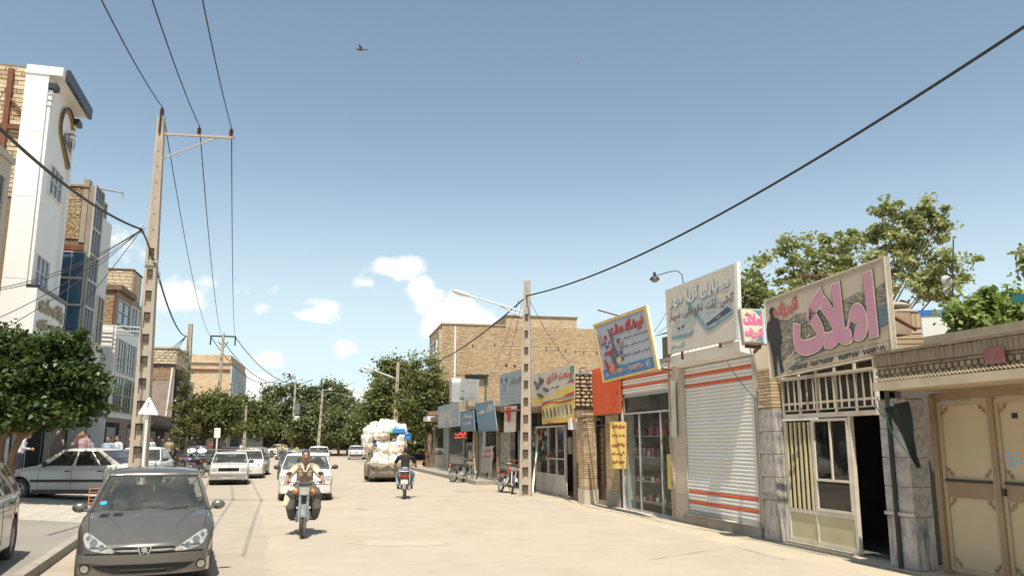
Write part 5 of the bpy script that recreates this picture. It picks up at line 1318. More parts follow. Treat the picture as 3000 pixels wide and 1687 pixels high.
class Car:
 def __init__(s,label,loc,rotz,L=4.4,W=1.7,top=None,belt=.93,roof=1.41,cowl=1.0,rf=.25,rr=-1.0,rb=-1.6,wb=(1.3,-1.35),RW=.3,paintm=None,glass=None,sill=.2,
    nose=(.10,.25),tail=(.08,.12),windows=((.08,.44),(.50,.80),(.83,.95)),crown=.03,tumble=.80,name='parked_car',cat='car',group=None,interior=True,wheelrim=None,spokes=5,stripe=True,cabin=True,low=False,bulge=.12,headroom=True):
  s.L,s.W,s.belt,s.roof = L,W,belt,roof;s.root = thing(name,label,cat,loc,rotz,group);s.pm = paintm;hw = W/2
  top = top or [(-L/2,.80),(-L/2+.15,.93),(rb,.95),(cowl,.93),(L/2-.5,.80),(L/2-.1,.72),(L/2,.60)]
  xs = set(np.linspace(-L/2,L/2,30 if low else 56)); 
  for xw in wb:
   for d in (-1.22,-1.15,-.9,-.5,0,.5,.9,1.15,1.22):xs.add(xw + d*RW)
  xs = sorted(xs);nx = []
  for x in xs:
   if not nx or x - nx[-1] > .012:nx.append(x)
  xs = nx;P = []
  def zb(x):
   z = sill + .04*max(0,(abs(x)-L*.42))/(L*.08)
   for xw in wb:
    d = abs(x-xw);A = RW*1.18
    if d < A:z = max(z,RW + sqrt(max(0,A*A-d*d))*.98)
   return z
  def wd(x):
   f = max(0,(abs(x)-L*.30)/(L*.20));return hw*(1 - .10*f*f)
  s.top = top
  def warp(p):
   x,y,z = p;fy = abs(y)/hw
   f = max(0,min(1,(x-(L/2-.75))/.75));f = f*f*(3-2*f)
   x -= f*(nose[0]*2.2*fy**2.4 + nose[1]*max(0,(z-.52))**1.3 + .12*max(0,.34-z))
   g = max(0,min(1,(-x-(L/2-.6))/.6));g = g*g*(3-2*g)
   x += g*(tail[0]*2*fy**2.4 + tail[1]*max(0,z-.60) + .12*max(0,.34-z))
   return (x,y,z)
  rows = []
  for x in xs:
   w = wd(x);zt = smooth(top,x);b = zb(x);b = min(b,zt-.12);zs = zt - .065
   m1 = b + (zs-b)*.35;m2 = b + (zs-b)*.72
   half = [(0,b),(w-.06,b),(w-.012,b+.012),(w,b+.05),(w+.004,m1),(w,m2),(w-.018,zs),(w-.06,zt-.022),(w*.84,zt),(w*.5,zt+.016),(0,zt+.022)]
   rows.append([warp((x,-y,z)) for y,z in half[:0:-1]] + [warp((x,y,z)) for y,z in half[:]][:-1] + [warp((x,0,half[-1][1]))])
  # order: right top -> right bottom ... -> bottom centre -> left ... top
  mb = MB();mb.grid(rows,closed=True)
  for row,rev in ((rows[0],False),(rows[-1],True)):
   n = len(row);K = 9;g = []
   # pair points symmetric about the centre
   rt = row[:10];lf = row[11:21];bc = row[10];tc_ = row[-1] if len(row) > 21 else None
   lines = []
   for i in range(10):
    a = rt[i];c = lf[9-i]
    xa = []
    for k in range(K):
     t = k/(K-1);y = a[1] + (c[1]-a[1])*t;z = a[2] + (c[2]-a[2])*t
     x0_ = L/2 if rev else -L/2
     xa.append(warp((x0_,y,z)))
    lines.append(xa)
   lines[0][0] = rt[0]; 
   mb.grid(lines)
   tl = lines[0];cap = row[-1]
   mb._add([*tl,cap],[(i,i+1,K) for i in range(K-1)],0,True)
   bl = lines[-1];mb._add([*bl,bc],[(i,i+1,K) for i in range(K-1)],0,True)
  s.body = mb.build('body',[paintm],s.root,fix=True,sharp=42)
  s.bvh_v = [Vector(v) for v in mb.v];s.bvh = BVHTree.FromPolygons(s.bvh_v,mb.f)
  MB().box(-L/2+.25,L/2-.3,-hw+.25,hw-.25,sill-.03,.62).build('underbody',under,s.root)
  for xw in wb:
   for sd_ in (-1,1):wheel(s.root,xw,sd_*(hw-.105),RW,rim=wheelrim,spokes=spokes,side=sd_)
  if cabin:s.cabin(cowl,rf,rr,rb,belt,roof,hw,tumble,windows,crown,glass or car_glass,bulge)
  if interior and cabin:
   z0 = belt-.02
   for y in (-.36,.36):
    sx_ = (rf + cowl)/2 - .62
    sc = (roof - belt)/.48
    mb = MB();mb.sphere((sx_,y,z0+.08*sc),(.10,.24,.26*sc),12,8);mb.sphere((sx_-.03,y,z0+.32*sc),(.05,.13,.085*sc),10,6);mb.tube([(sx_,y,z0+.2),(sx_-.02,y,z0+.3)],.03,6)
    mb.build('seat',seat_m,s.root)
   mb = MB();mb.cbox((rb+.45,0,z0+.1),(.16,W*.70,.36)); 
   mb.build('rear_seat',seat_m,s.root,bevel=.04)
   MB().box(cowl-.62,cowl-.12,-hw*.80,hw*.80,z0-.03,z0+.045).build('dashboard',dash_m,s.root,bevel=.03)
   c = Vector((cowl-.62,.36,z0+.03));q = MB();pts = []
   for i in range(25):
    a = 2*pi*i/24;pts.append(c + Vector((.06*sin(a),.185*cos(a),.175*sin(a))))
   q.tube(pts,.014,6);q.build('steering_wheel',plastic,s.root)
 def cabin(s,cowl,rf,rr,rb,belt,roof,hw,tumble,windows,crown,glass,bulge):
  T = [0,.07,.25,.5,.75,.90,1.0];wall_lo,wall_hi = 1,5
  hb = hw*.955;zb0 = belt - .02
  def ring(t):
   e = t;z = zb0 + (roof-.035-zb0)*t
   xf = cowl + (rf-cowl)*e**.94;xb = rb + (rr-rb)*e**1.05;h = hb*(1 - (1-tumble)*e**1.15)
   return z,xf,xb,h
  U = [-1,-.94,-.6,-.3,0,.3,.6,.94,1]
  V = sorted(set([0,1] + [v for w in windows for v in w] + [.2,.35,.65]))
  bodyQ = MB();parts = {}
  def pf(t,u,back=False):
   z,xf,xb,h = ring(t);k = bulge*(1-.5*t)
   if not back:return Vector((xf - k*abs(u)**2.2,u*h,z))
   return Vector((xb + k*.7*abs(u)**2.2,u*h,z))
  def ps(t,v,sd_):
   z,xf,xb,h = ring(t);a = xf - bulge*(1-.5*t);b = xb + bulge*.7*(1-.5*t);x = a + (b-a)*v
   return Vector((x,sd_*(h + .012*sin(pi*v)),z))
  def cells(fn,A,isglass,key,flip):
   for i in range(len(T)-1):
    for j in range(len(A)-1):
     q = [fn(T[i],A[j]),fn(T[i],A[j+1]),fn(T[i+1],A[j+1]),fn(T[i+1],A[j])]
     if flip:q = q[::-1]
     gl = wall_lo <= i < wall_hi and isglass(A[j],A[j+1])
     k = key(A[j]) if gl else None
     tgt = bodyQ if k is None else parts.setdefault(k,MB())
     tgt._add(q,[(0,1,2,3)],0,True)
  cells(lambda t,u:pf(t,u),U,lambda a,b:a >= -.95 and b <= .95,lambda a:'windscreen',False)
  cells(lambda t,u:pf(t,u,True),U,lambda a,b:a >= -.95 and b <= .95,lambda a:'rear_window',True)
  for sd_ in (-1,1):
   def ig(a,b):return any(a >= w[0]-1e-6 and b <= w[1]+1e-6 for w in windows)
   def ky(a): 
    for k,w in enumerate(windows):
     if w[0]-1e-6 <= a < w[1]-1e-6:return ('window',sd_,k)
   cells(lambda t,v:ps(t,v,sd_),V,ig,ky,sd_ < 0)
  z,xf,xb,h = ring(1)
  rowsN = 9;P = []
  for i in range(rowsN):
   v = i/(rowsN-1);row = []
   for j,u in enumerate(U):
    a = xf - bulge*.5*abs(u)**2.2;b = xb + bulge*.35*abs(u)**2.2;x = a + (b-a)*v
    hh = h + .012*sin(pi*v)
    row.append(Vector((x,u*hh,z + .035*(1-abs(u)**2.5)*min(1,6*v*(1-v)+.25) + crown*sin(pi*v)*(1-u*u*.4))))
   P.append(row)
  # join to the ring heights
  for j,u in enumerate(U):P[0][j] = pf(1,u);P[-1][j] = pf(1,u,True)
  for i in range(rowsN):
   v = i/(rowsN-1);P[i][0] = ps(1,v,-1);P[i][-1] = ps(1,v,1)
  bodyQ.grid(P)
  o = bodyQ.build('cabin',[s.pm],s.root,fix=True,sharp=50)
  md = o.modifiers.new('t','SOLIDIFY');md.thickness = .03;md.offset = -1
  for k,mb in parts.items():
   nm = k if isinstance(k,str) else 'window'
   o = mb.build(nm,[glass if nm == 'windscreen' else (glass if s.glass_side is None else s.glass_side)],s.root,fix=True)
   o.location = (0,0,0)
  s.pf,s.ps,s.ring = pf,ps,ring
  # dark rubber edge round windscreen
  rub = MB(); 
  for back in (False,True):
   pts = [pf(t,-.945,back) for t in (.07,.3,.6,.9)] + [pf(.9,u,back) for u in (-.6,0,.6)] + [pf(t,.945,back) for t in (.9,.6,.3,.07)] + [pf(.07,u,back) for u in (.6,.3,0,-.3,-.6)];pts.append(pts[0])
   rub.tube([p + Vector((-.004 if back else .004,0,.002)) for p in pts],.013,5,cap=False)
  rub.build('window_rubber',plastic,s.root)
 glass_side = None
 def patch(s,name,m,poly,axis='front',proud=.006,step=.05,rim=.02,parent=None,mirror=False):
  """poly in (y,z) for front/rear, (x,z) for left/right, (x,y) for top; wrapped on the body"""
  outs = []
  for pl in ([poly,[(-a,b) for a,b in poly][::-1]] if mirror else [poly]):
   bm = bmesh.new();vs = [bm.verts.new((a,b,0)) for a,b in pl];bm.faces.new(vs)
   a0,a1 = min(a for a,b in pl),max(a for a,b in pl);b0,b1 = min(b for a,b in pl),max(b for a,b in pl)
   k = a0 + step
   while k < a1:bmesh.ops.bisect_plane(bm,geom=bm.verts[:]+bm.edges[:]+bm.faces[:],plane_co=(k,0,0),plane_no=(1,0,0));k += step
   k = b0 + step
   while k < b1:bmesh.ops.bisect_plane(bm,geom=bm.verts[:]+bm.edges[:]+bm.faces[:],plane_co=(0,k,0),plane_no=(0,1,0));k += step
   bmesh.ops.recalc_face_normals(bm,faces=bm.faces)
   for v in bm.verts:
    a,b = v.co.x,v.co.y
    if axis in ('front','rear'):
     sg = 1 if axis == 'front' else -1
     h = s.bvh.ray_cast(Vector((sg*6,a,b)),Vector((-sg,0,0)));p = h[0] or Vector((sg*(s.L/2-.25),a,b));v.co = p + Vector((sg*proud,0,0))
    elif axis in ('left','right'):
     sg = 1 if axis == 'left' else -1
     h = s.bvh.ray_cast(Vector((a,sg*3,b)),Vector((0,-sg,0)));p = h[0] or Vector((a,sg*s.W/2*.95,b));v.co = p + Vector((0,sg*proud,0))
    else:
     h = s.bvh.ray_cast(Vector((a,b,4)),Vector((0,0,-1)));p = h[0] or Vector((a,b,.9));v.co = p + Vector((0,0,proud))
   dirn = {'front':Vector((-1,0,0)),'rear':Vector((1,0,0)),'left':Vector((0,-1,0)),'right':Vector((0,1,0)),'top':Vector((0,0,-1))}[axis]
   ex = bmesh.ops.extrude_face_region(bm,geom=bm.faces[:])
   for v in [g for g in ex['geom'] if isinstance(g,bmesh.types.BMVert)]:v.co += dirn*rim
   bmesh.ops.recalc_face_normals(bm,faces=bm.faces)
   me = bpy.data.meshes.new(name);bm.to_mesh(me);bm.free();me.materials.append(m)
   for p in me.polygons:p.use_smooth = True
   me.set_sharp_from_angle(angle=rad(40))
   outs.append(link(name,me,parent or s.root))
  return outs
 def seam(s,name,pts,axis='left',w=.006,m=None):
  mb = MB();P = []
  for i in range(len(pts)-1):
   a,b = Vector(pts[i]),Vector(pts[i+1]);n = max(1,int((b-a).length/.06))
   for k in range(n):P.append(a.lerp(b,k/n))
  P.append(Vector(pts[-1]));Q = []
  for p in P:
   if axis in ('left','right'):
    sg = 1 if axis == 'left' else -1;h = s.bvh.ray_cast(Vector((p.x,sg*3,p.y)),Vector((0,-sg,0)))
   elif axis == 'top':h = s.bvh.ray_cast(Vector((p.x,p.y,4)),Vector((0,0,-1)))
   else:
    sg = 1 if axis == 'front' else -1;h = s.bvh.ray_cast(Vector((sg*6,p.x,p.y)),Vector((-sg,0,0)))
   if h[0]:Q.append(h[0])
  if len(Q) > 1:mb.tube(Q,w,4);return mb.build(name,m or under,s.root)
 def mirrors(s,x,z,y=None,m=None,size=1.):
  y = y or s.W/2 - .04
  for sd_ in (-1,1):
   mb = MB();mb.sphere((x-.03,sd_*(y+.13*size),z+.06*size),(.065*size,.105*size,.075*size),12,8);mb.tube([(x,sd_*(y-.02),z+.01),(x-.02,sd_*(y+.08),z+.03)],.028*size,6)
   o = mb.build('wing_mirror',m or plastic,s.root)
 def handles(s,xs,z,m=None):
  for x in xs:
   for ax in ('left','right'):s.patch('door_handle',m or plastic,rect(x-.07,z-.014,x+.07,z+.014),ax,proud=.022,rim=.03,step=.2)
 def doors(s,xs,zlo,zhi):
  for ax in ('left','right'):
   for x in xs:s.seam('door_seam',[(x,zlo),(x,zhi)],ax,.005)
 def wipers(s):
  mb = MB()
  for (u0,u1) in ((-.80,-.15),(-.1,.62)):
   a,b = s.pf(.0,u0+.0),s.pf(.13,u1)
   mb.tube([s.pf(.02,u0) + Vector((.03,0,.01)),(s.pf(.05,(u0+u1)/2)) + Vector((.03,0,.03)),s.pf(.12,u1) + Vector((.02,0,.012))],.011,5)
  mb.build('wiper',plastic,s.root)
def sedan(label,px,py,face,**k):pass
K_old = (1.42,)
def towards(az):return atan2(-cos(rad(az)),-sin(rad(az)))
def away(az):return atan2(cos(rad(az)),sin(rad(az)))
# ---------------- dark grey hatchback facing the camera
AXP = rad(-90 + 16.0)
def heading(az_from_y):       # degrees, 0 = nose pointing away from the camera along +Y, 180 = facing the camera; positive turns left
 return rad(90 + az_from_y)
dgrey = mat('dark_grey_paint',(.150,.138,.122),.27,.6,var=.02,dust=.10,dirt=(.36,.31,.25),dirt_amt=.07,dirt_scale=6,coat=1.)
pg = ground(414,1729)
c0 = pg + Vector((sin(rad(-21.5)),cos(rad(-21.5)),0))*1.96
pk = Car('dark grey hatchback parked at the left kerb facing the camera, nearest car',(c0.x,c0.y,0),heading(180 - -21.5 - 0 + 0) if False else atan2(-cos(rad(-21.5)),-sin(rad(-21.5))),
 L=3.84,W=1.65,top=[(-1.92,.66),(-1.80,.85),(-1.6,.89),(.95,.885),(1.30,.815),(1.62,.69),(1.80,.585),(1.92,.49)],belt=.865,roof=1.41,cowl=1.02,rf=.24,rr=-1.25,rb=-1.72,wb=(1.18,-1.26),RW=.295,sill=.13,
 paintm=dgrey,nose=(.13,.30),tail=(.1,.3),windows=((.07,.46),(.50,.78),(.82,.93)),crown=.03,tumble=.76,spokes=7,bulge=.20)
PKZ = -.065
pk._p = pk.patch
def _pp(name,m,poly,axis='front',*a,**k):return Car.patch(pk,name,m,[(u,v + PKZ) for u,v in poly] if axis == 'front' else poly,axis,*a,**k)
pk.patch = _pp
pk.patch('headlamp',lamp_m,[(.335,.535),(.36,.512),(.46,.512),(.60,.535),(.69,.585),(.735,.66),(.735,.715),(.70,.738),(.66,.722),(.52,.645),(.40,.575)],'front',.006,.04,mirror=True)
lens2 = mat('lamp_bowl',(.32,.32,.31),.15,.7,var=.3,scale=20)
for (cy,cz,rr_) in ((.60,.628,.046),(.50,.580,.034),(.675,.675,.028)):
 pk.patch('lamp_bowl',lens2,ellipse(cy,cz,rr_,rr_*.9,14),'front',.012,.03,mirror=True)
for o in [c for c in pk.root.children if c.name.startswith('lamp_bowl')]:pass
pk.patch('grille_slot',under,[(-.37,.552),(-.33,.575),(.33,.575),(.37,.552),(.30,.520),(-.30,.520)],'front',.004,.06)
pk.patch('grille_bar',chrome,[(-.36,.543),(-.28,.550),(.28,.550),(.36,.543),(.27,.528),(-.27,.528)],'front',.020,.06)
pk.patch('badge_surround',chrome,[(-.085,.590),(.085,.590),(.058,.498),(.03,.480),(-.03,.480),(-.058,.498)],'front',.030,.05,rim=.03)
pk.patch('badge_field',under,[(-.066,.578),(.066,.578),(.046,.506),(.024,.492),(-.024,.492),(-.046,.506)],'front',.034,.05)
lion = [(-.040,.568),(-.028,.573),(-.018,.566),(-.006,.574),(.006,.577),(.020,.572),(.028,.562),(.022,.554),(.030,.548),(.040,.552),(.044,.544),(.034,.538),(.022,.540),(.026,.530),(.036,.524),(.040,.512),(.030,.502),(.022,.508),(.026,.514),(.016,.520),(.006,.516),(-.004,.506),(-.010,.498),(-.022,.498),(-.018,.508),(-.010,.516),(-.012,.528),(-.026,.522),(-.038,.526),(-.042,.534),(-.030,.536),(-.018,.542),(-.032,.546),(-.044,.550),(-.040,.558),(-.026,.556),(-.030,.562)]
pk.patch('lion_badge',chrome,lion,'front',.040,.05,rim=.008)
pk.patch('bumper_rub',mat('bumper_grey',(.072,.070,.068),.45,.2,var=.04,dust=.22),[(-.80,.475),(-.4,.492),(.4,.492),(.80,.475),(.79,.395),(.4,.385),(-.4,.385),(-.79,.395)],'front',.035,.06,rim=.05)
pk.patch('bumper_gap',under,[(-.81,.500),(-.4,.512),(.4,.512),(.81,.500),(.80,.482),(.4,.495),(-.4,.495),(-.80,.482)],'front',.006,.06)
mesh_m = mat('lower_grille',(.018,.018,.018),.6,var=.6,scale=60)
pk.patch('lower_grille',mesh_m,[(-.60,.36),(-.3,.368),(.3,.368),(.60,.36),(.50,.30),(.33,.262),(-.33,.262),(-.50,.30)],'front',.008,.06)
mbm = []
for r_ in range(7):
 zz = .272 + r_*.0135
 for i in range(40):
  yy = -.5 + i*.0256 + (.0128 if r_ % 2 else 0)
  if abs(yy) < .34 + (zz-.262)*2.0:mbm.append((yy,zz))
mb = MB()
for yy,zz in mbm:
 h = pk.bvh.ray_cast(Vector((6,yy,zz+PKZ)),Vector((-1,0,0)))
 if h[0]:x = h[0].x + .012;mb.tube([(x,yy-.0128,zz+PKZ),(x+.002,yy,zz+.0065+PKZ),(x,yy+.0128,zz+PKZ)],.0022,4,cap=False)
mb.build('grille_mesh',plastic,pk.root)
for sd_ in (-1,1):
 pk.patch('fog_lamp',plastic,ellipse(sd_*.675,.325,.062,.062,18),'front',.006,.05);pk.patch('fog_lamp_lens',lamp_m,ellipse(sd_*.675,.325,.046,.046,18),'front',.016,.05)
pk.patch('number_plate',plastic,rect(-.26,.205,.26,.315),'front',.03,.1,rim=.03)
for y0 in (-.60,-.44): 
 pk.patch('bonnet_vent',under,[(.70,y0),(.70,y0+.12),(.60+.02,y0+.135),(.60+.02,y0+.015)] if False else [(1.10,y0+.01),(1.10,y0+.11),(1.24,y0+.12),(1.24,y0)],'top',.003,.05)
 mb = MB()
 for i in range(5):
  for j in range(2):
   x = 1.14 + j*.055;yy = y0 + .02 + i*.021;h = pk.bvh.ray_cast(Vector((x,yy,3)),Vector((0,0,-1)))
   if h[0]:mb.cbox(h[0] + Vector((0,0,.008)),(.05,.006,.010))
 mb.build('vent_slat',plastic,pk.root)
pk.seam('bonnet_seam',[(.98,-.70),(.6,-.715),(1.2,-.70),(1.45,-.66)][:1] + [(.6,-.735),(1.2,-.715),(1.5,-.69),(1.66,-.60)],'top',.005);pk.seam('bonnet_seam',[(.98,.70),(.6,.735),(1.2,.715),(1.5,.69),(1.66,.60)],'top',.005)
cr = mat('crease_shadow',(.05,.048,.047),.5)
for sd_ in (-1,1):pk.seam('bonnet_crease',[(1.06,sd_*.56),(1.25,sd_*.48),(1.52,sd_*.34)],'top',.010,dgrey)
pk.mirrors(.78,.875,m=dgrey,size=.9,y=.765);pk.handles((.0,-.72),.74);pk.doors((.72,-.28,-.98),.25,.92);pk.wipers()
mb = MB();mb.cbox(pk.pf(.04,.05) + Vector((.06,0,-.005)),(.03,.13,.02));mb.build('bonnet_washer',under,pk.root)
p = pk.pf(.25,-.80);st_ = MB(); 
pts = [pk.pf(.25+.05*sin(2*pi*i/16),-.80+.055*cos(2*pi*i/16)) + Vector((.006,0,.004)) for i in range(16)]
st_._add(pts,[tuple(range(16))]);st_.build('round_sticker',mat('sticker_cyan',(.04,.30,.46),.5),pk.root)
p = pk.pf(.84,.0) + Vector((-.10,0,0));mb = MB().cbox(p,(.03,.24,.06));mb.build('rear_view_mirror',plastic,pk.root,bevel=.01)
mb = MB();mb.tube([p + Vector((0,0,-.03)),p + Vector((0,.01,-.15))],.003,4);mb.sphere(p + Vector((0,.01,-.13)),.013,8,6);mb.sphere(p + Vector((0,.01,-.17)),(.010,.010,.022),8,6);mb.build('hanging_charm',mat('charm',(.5,.36,.22),.5),pk.root)
MB().tube([(.10,0,1.445),(.02,0,1.50),(-.35,.0,1.72)],[.012,.006,.003],6).build('aerial',plastic,pk.root)
mb = MB();q = pk.pf(0,0);mb.box(q.x-.52,q.x-.18,-.12,.18,.935,.955);mb.build('dash_top',dash_m,pk.root)
spat = mat('bird_dropping',(.55,.53,.48),.8)
mb = MB()
for i in range(26):
 x,y = random.uniform(.95,1.5),random.uniform(-.55,.6);h = pk.bvh.ray_cast(Vector((x,y,3)),Vector((0,0,-1)))
 if h[0]:
  r_ = random.uniform(.003,.010);mb._add([h[0] + Vector((r_*cos(a),r_*1.2*sin(a),.0025)) for a in (0,1,2,3,4,5)],[tuple(range(6))])
mb.build('dropping',spat,pk.root)
# ---------------- silver sedan parked across the left pavement, side on
silver = mat('silver_paint',(.64,.62,.58),.32,.15,var=.02,dust=.14,dirt=(.42,.36,.28),dirt_amt=.1,coat=.8)
white_car = paint('white_car_paint',(.72,.71,.685),.05);cream_car = paint('cream_car_paint',(.70,.69,.65),.08)
p = at(247,1294,24.2)
SED_TOP = [(-2.2,.78),(-2.05,.95),(-1.35,.985),(.95,.93),(1.75,.80),(2.05,.70),(2.2,.58)]
sv = Car('silver sedan parked side on across the left pavement in tree shade',(p.x,p.y,zl(p.x,p.y)),rad(180+2),L=4.2,W=1.69,top=[(-2.1,.76),(-1.98,.97),(-1.3,1.0),(.95,.94),(1.7,.80),(1.98,.70),(2.1,.56)],belt=.93,roof=1.42,cowl=1.02,rf=.28,rr=-.80,rb=-1.58,
 wb=(1.32,-1.32),RW=.30,paintm=silver,nose=(.08,.3),tail=(.06,.1),windows=((.10,.415),(.455,.735),(.765,.90)),spokes=5,bulge=.10,crown=.02,glass=car_glass_d)
sv.doors((.78,-.12,-1.0),.25,.92);sv.handles((.0,-.90),.80)
for ax in ('left','right'):sv.patch('side_moulding',plastic,rect(-1.0,.50,.98,.575),ax,.012,.1);sv.patch('sill_trim',mat('sill_dark',(.10,.095,.085),.8),rect(-.98,.22,.98,.30),ax,.006,.1)
sv.patch('bumper',plastic,[(-.82,.52),(.82,.52),(.80,.34),(-.80,.34)],'front',.03,.08,rim=.05);sv.patch('bumper',plastic,[(-.82,.56),(.82,.56),(.80,.36),(-.80,.36)],'rear',.03,.08,rim=.05)
sv.patch('headlamp',lamp_m,[(.42,.58),(.78,.58),(.78,.68),(.42,.68)],'front',.008,mirror=True);sv.patch('tail_lamp',lamp_red,[(.50,.62),(.80,.62),(.80,.80),(.50,.78)],'rear',.008,mirror=True)
sv.patch('indicator',lamp_or,rect(1.28,.72,1.34,.745),'left',.012);sv.mirrors(.62,.93,m=plastic)
# ---------------- dark wagon cut by the frame edge
dk = mat('dark_green_grey_paint',(.050,.052,.052),.22,.5,var=.02,dust=.06,dirt=(.36,.31,.25),dirt_amt=.05,coat=1.)
wv = ground(14,1640,.13);az = rad(-22);fw = Vector((-sin(az),-cos(az),0));lf = Vector((cos(az),-sin(az),0));p = wv - lf*.74 + fw*1.22
ed = Car('dark grey hatchback tail cut off by the left picture edge',(p.x,p.y,.14),towards(-22),L=3.9,W=1.66,top=[(-1.95,.74),(-1.85,.92),(-1.6,.97),(.9,.94),(1.6,.78),(1.85,.66),(1.95,.56)],belt=.94,roof=1.42,cowl=1.0,rf=.25,rr=-1.05,rb=-1.72,wb=(1.2,-1.22),RW=.30,
 paintm=dk,windows=((.08,.42),(.46,.74),(.78,.93)),glass=car_glass_d,spokes=8,tail=(.1,.2))
ed.patch('bumper',dk,[(-.80,.56),(.80,.56),(.78,.30),(-.78,.30)],'rear',.05,.08,rim=.07);ed.handles((-.80,),.82);ed.doors((-1.0,-.15),.3,.92)
for ax in ('left','right'):ed.seam('waist_crease',[(-1.85,.74),(0,.78),(1.6,.74)],ax,.010,dk);ed.patch('tank_flap',dk,rect(-1.55,.76,-1.38,.90),ax,.006)
# ---------------- white old saloon with roof rack, facing the camera
p = ground(667,1421);az = -17.
def carpos(px,py,az,L,back=True,z=0.):
 g = ground(px,py,z);d = Vector((sin(rad(az)),cos(rad(az)),0));return g + d*(L/2)
p = carpos(667,1421,az,4.3)
pa = Car('old white saloon with square lamps and wooden roof board facing the camera, parked left',(p.x,p.y,0),towards(az),L=4.3,W=1.62,top=[(-2.15,.78),(-2.0,.90),(-1.4,.93),(.95,.90),(1.9,.80),(2.08,.765),(2.15,.72)],belt=.89,roof=1.36,cowl=1.0,rf=.42,rr=-.95,rb=-1.5,wb=(1.3,-1.3),RW=.29,
 paintm=cream_car,nose=(.02,.05),tail=(.03,.05),windows=((.08,.43),(.47,.88)),tumble=.84,bulge=.07,name='parked_car')
pa.patch('grille',under,rect(-.42,.585,.42,.72),'front',.010,.1); 
for sd_ in (-1,1):
 pa.patch('headlamp',lamp_m,rect(*sorted((sd_*.47,sd_*.70))[:1],.59,sorted((sd_*.47,sd_*.70))[1],.71),'front',.014,.1);a,b = sorted((sd_*.705,sd_*.79));pa.patch('indicator',lamp_or,rect(a,.59,b,.71),'front',.014,.1)
for k in range(4):pa.patch('grille_bar',steel_dark,rect(-.41,.60+k*.028,.41,.606+k*.028),'front',.018,.2)
pa.patch('bumper',chrome,[(-.82,.50),(.82,.50),(.82,.42),(-.82,.42)],'front',.09,.1,rim=.07);pa.patch('number_plate',plate_w,rect(-.24,.30,.24,.40),'front',.06,.2,rim=.04)
pa.patch('valance',cream_car,[(-.70,.41),(.70,.41),(.6,.30),(-.6,.30)],'front',.02,.1);pa.mirrors(.68,.90);pa.wipers()
Bp = Board((2.245,-.22,.315),(2.245,.22,.315),(2.245,.22,.385),(2.245,-.22,.385))
mb = MB();Bp.text(mb,'۲۲ ب ۸۲۶ ۱۲',.05,.95,.1,.9,.002,bold=.03);o = mb.build('plate_digits',blk,pa.root)
MB().box(.35,.45,-1.02,1.02,1.44,1.50).build('roof_board',mat('grey_timber',(.20,.17,.14),.9,var=.15),pa.root);mb = MB(); 
for y in (-.55,.55):mb.tube([(.4,y,1.37),(.4,y,1.45)],.015)
mb.build('rack_foot',steel_dark,pa.root)
# ---------------- white sedan behind the front rider
p = carpos(893,1468,-14,4.0)
wr = Car('white saloon driving towards the camera just behind the near motorcyclist',(p.x,p.y,0),towards(-14),L=4.0,W=1.66,top=[(-2.0,.80),(-1.9,.97),(-1.3,1.0),(.9,.94),(1.5,.83),(1.85,.70),(2.0,.56)],belt=.93,roof=1.43,cowl=1.02,rf=.30,rr=-.85,rb=-1.55,wb=(1.18,-1.2),RW=.285,
 paintm=white_car,nose=(.10,.28),windows=((.08,.43),(.47,.80)),name='moving_car')
wr.patch('headlamp',lamp_m,[(.46,.60),(.72,.60),(.79,.66),(.77,.76),(.60,.76),(.44,.70)],'front',.008,.06,mirror=True)
wr.patch('grille',under,[(-.28,.56),(.28,.56),(.33,.66),(-.33,.66)],'front',.006,.1);wr.patch('lower_grille',under,[(-.45,.30),(.45,.30),(.40,.42),(-.40,.42)],'front',.008,.1)
wr.seam('bumper_crease',[(-.76,.50),(0,.52),(.76,.50)],'front',.008);wr.patch('number_plate',plate_w,rect(-.26,.43,.26,.54),'front',.03,.2,rim=.03)
wr.mirrors(.72,.94);wr.wipers();wr.handles((-.1,-.8),.82);MB().box(.2,.24,-.62,-.30,.99,1.30).build('sun_shade',mat('pale_shade',(.40,.50,.46),.8),wr.root)
# ---------------- cars further down the street
def simple(label,px,py,az,front,pm,L=4.1,roof=1.42,W=1.68,hatch=False,name='moving_car',lift=0.,glass=None,tail_style=0,**k):
 p = carpos(px,py,az,L,z=lift)
 c = Car(label,(p.x,p.y,lift),(towards if front else away)(az),L=L,W=W,top=[(-L/2,.78),(-L/2+.1,.95),(-1.3,.99),(.9,.93),(L/2-.45,.80),(L/2-.12,.70),(L/2,.56)],belt=.93,roof=roof,cowl=1.0,rf=.28,rr=-(L/2-.75) if hatch else -.85,rb=-(L/2-.2) if hatch else -1.55,
  wb=(L/2-.82,-L/2+.80),RW=.295,paintm=pm,windows=((.08,.42),(.46,.78),(.82,.93)),name=name,glass=glass,low=True,**k)
 if front:
  c.patch('headlamp',lamp_m,[(.48,.60),(.78,.62),(.78,.74),(.46,.72)],'front',.008,.1,mirror=True);c.patch('grille',under,rect(-.36,.56,.36,.67),'front',.008,.2);c.patch('number_plate',plate_w,rect(-.25,.38,.25,.48),'front',.03,.3)
 else:
  c.patch('tail_lamp',lamp_red,[(.52,.66),(.80,.66),(.80,.84 if tail_style else .78),(.55,.84 if tail_style else .78)],'rear',.010,.1,mirror=True);c.patch('number_plate',mat('grey_plate',(.25,.27,.30),.5),rect(-.24,.70,.24,.80) if not tail_style else rect(-.2,.62,.2,.70),'rear',.02,.3)
  c.patch('bumper',plastic if not tail_style else pm,rect(-.80,.34,.80,.56),'rear',.04,.1,rim=.05)
 c.mirrors(.65,.93);return c
sgrey = mat('slate_paint',(.10,.12,.13),.25,.5,var=.02,dust=.1,coat=.8)
olive = mat('grey_green_paint',(.17,.165,.13),.3,.4,var=.02,dust=.15,coat=.6)
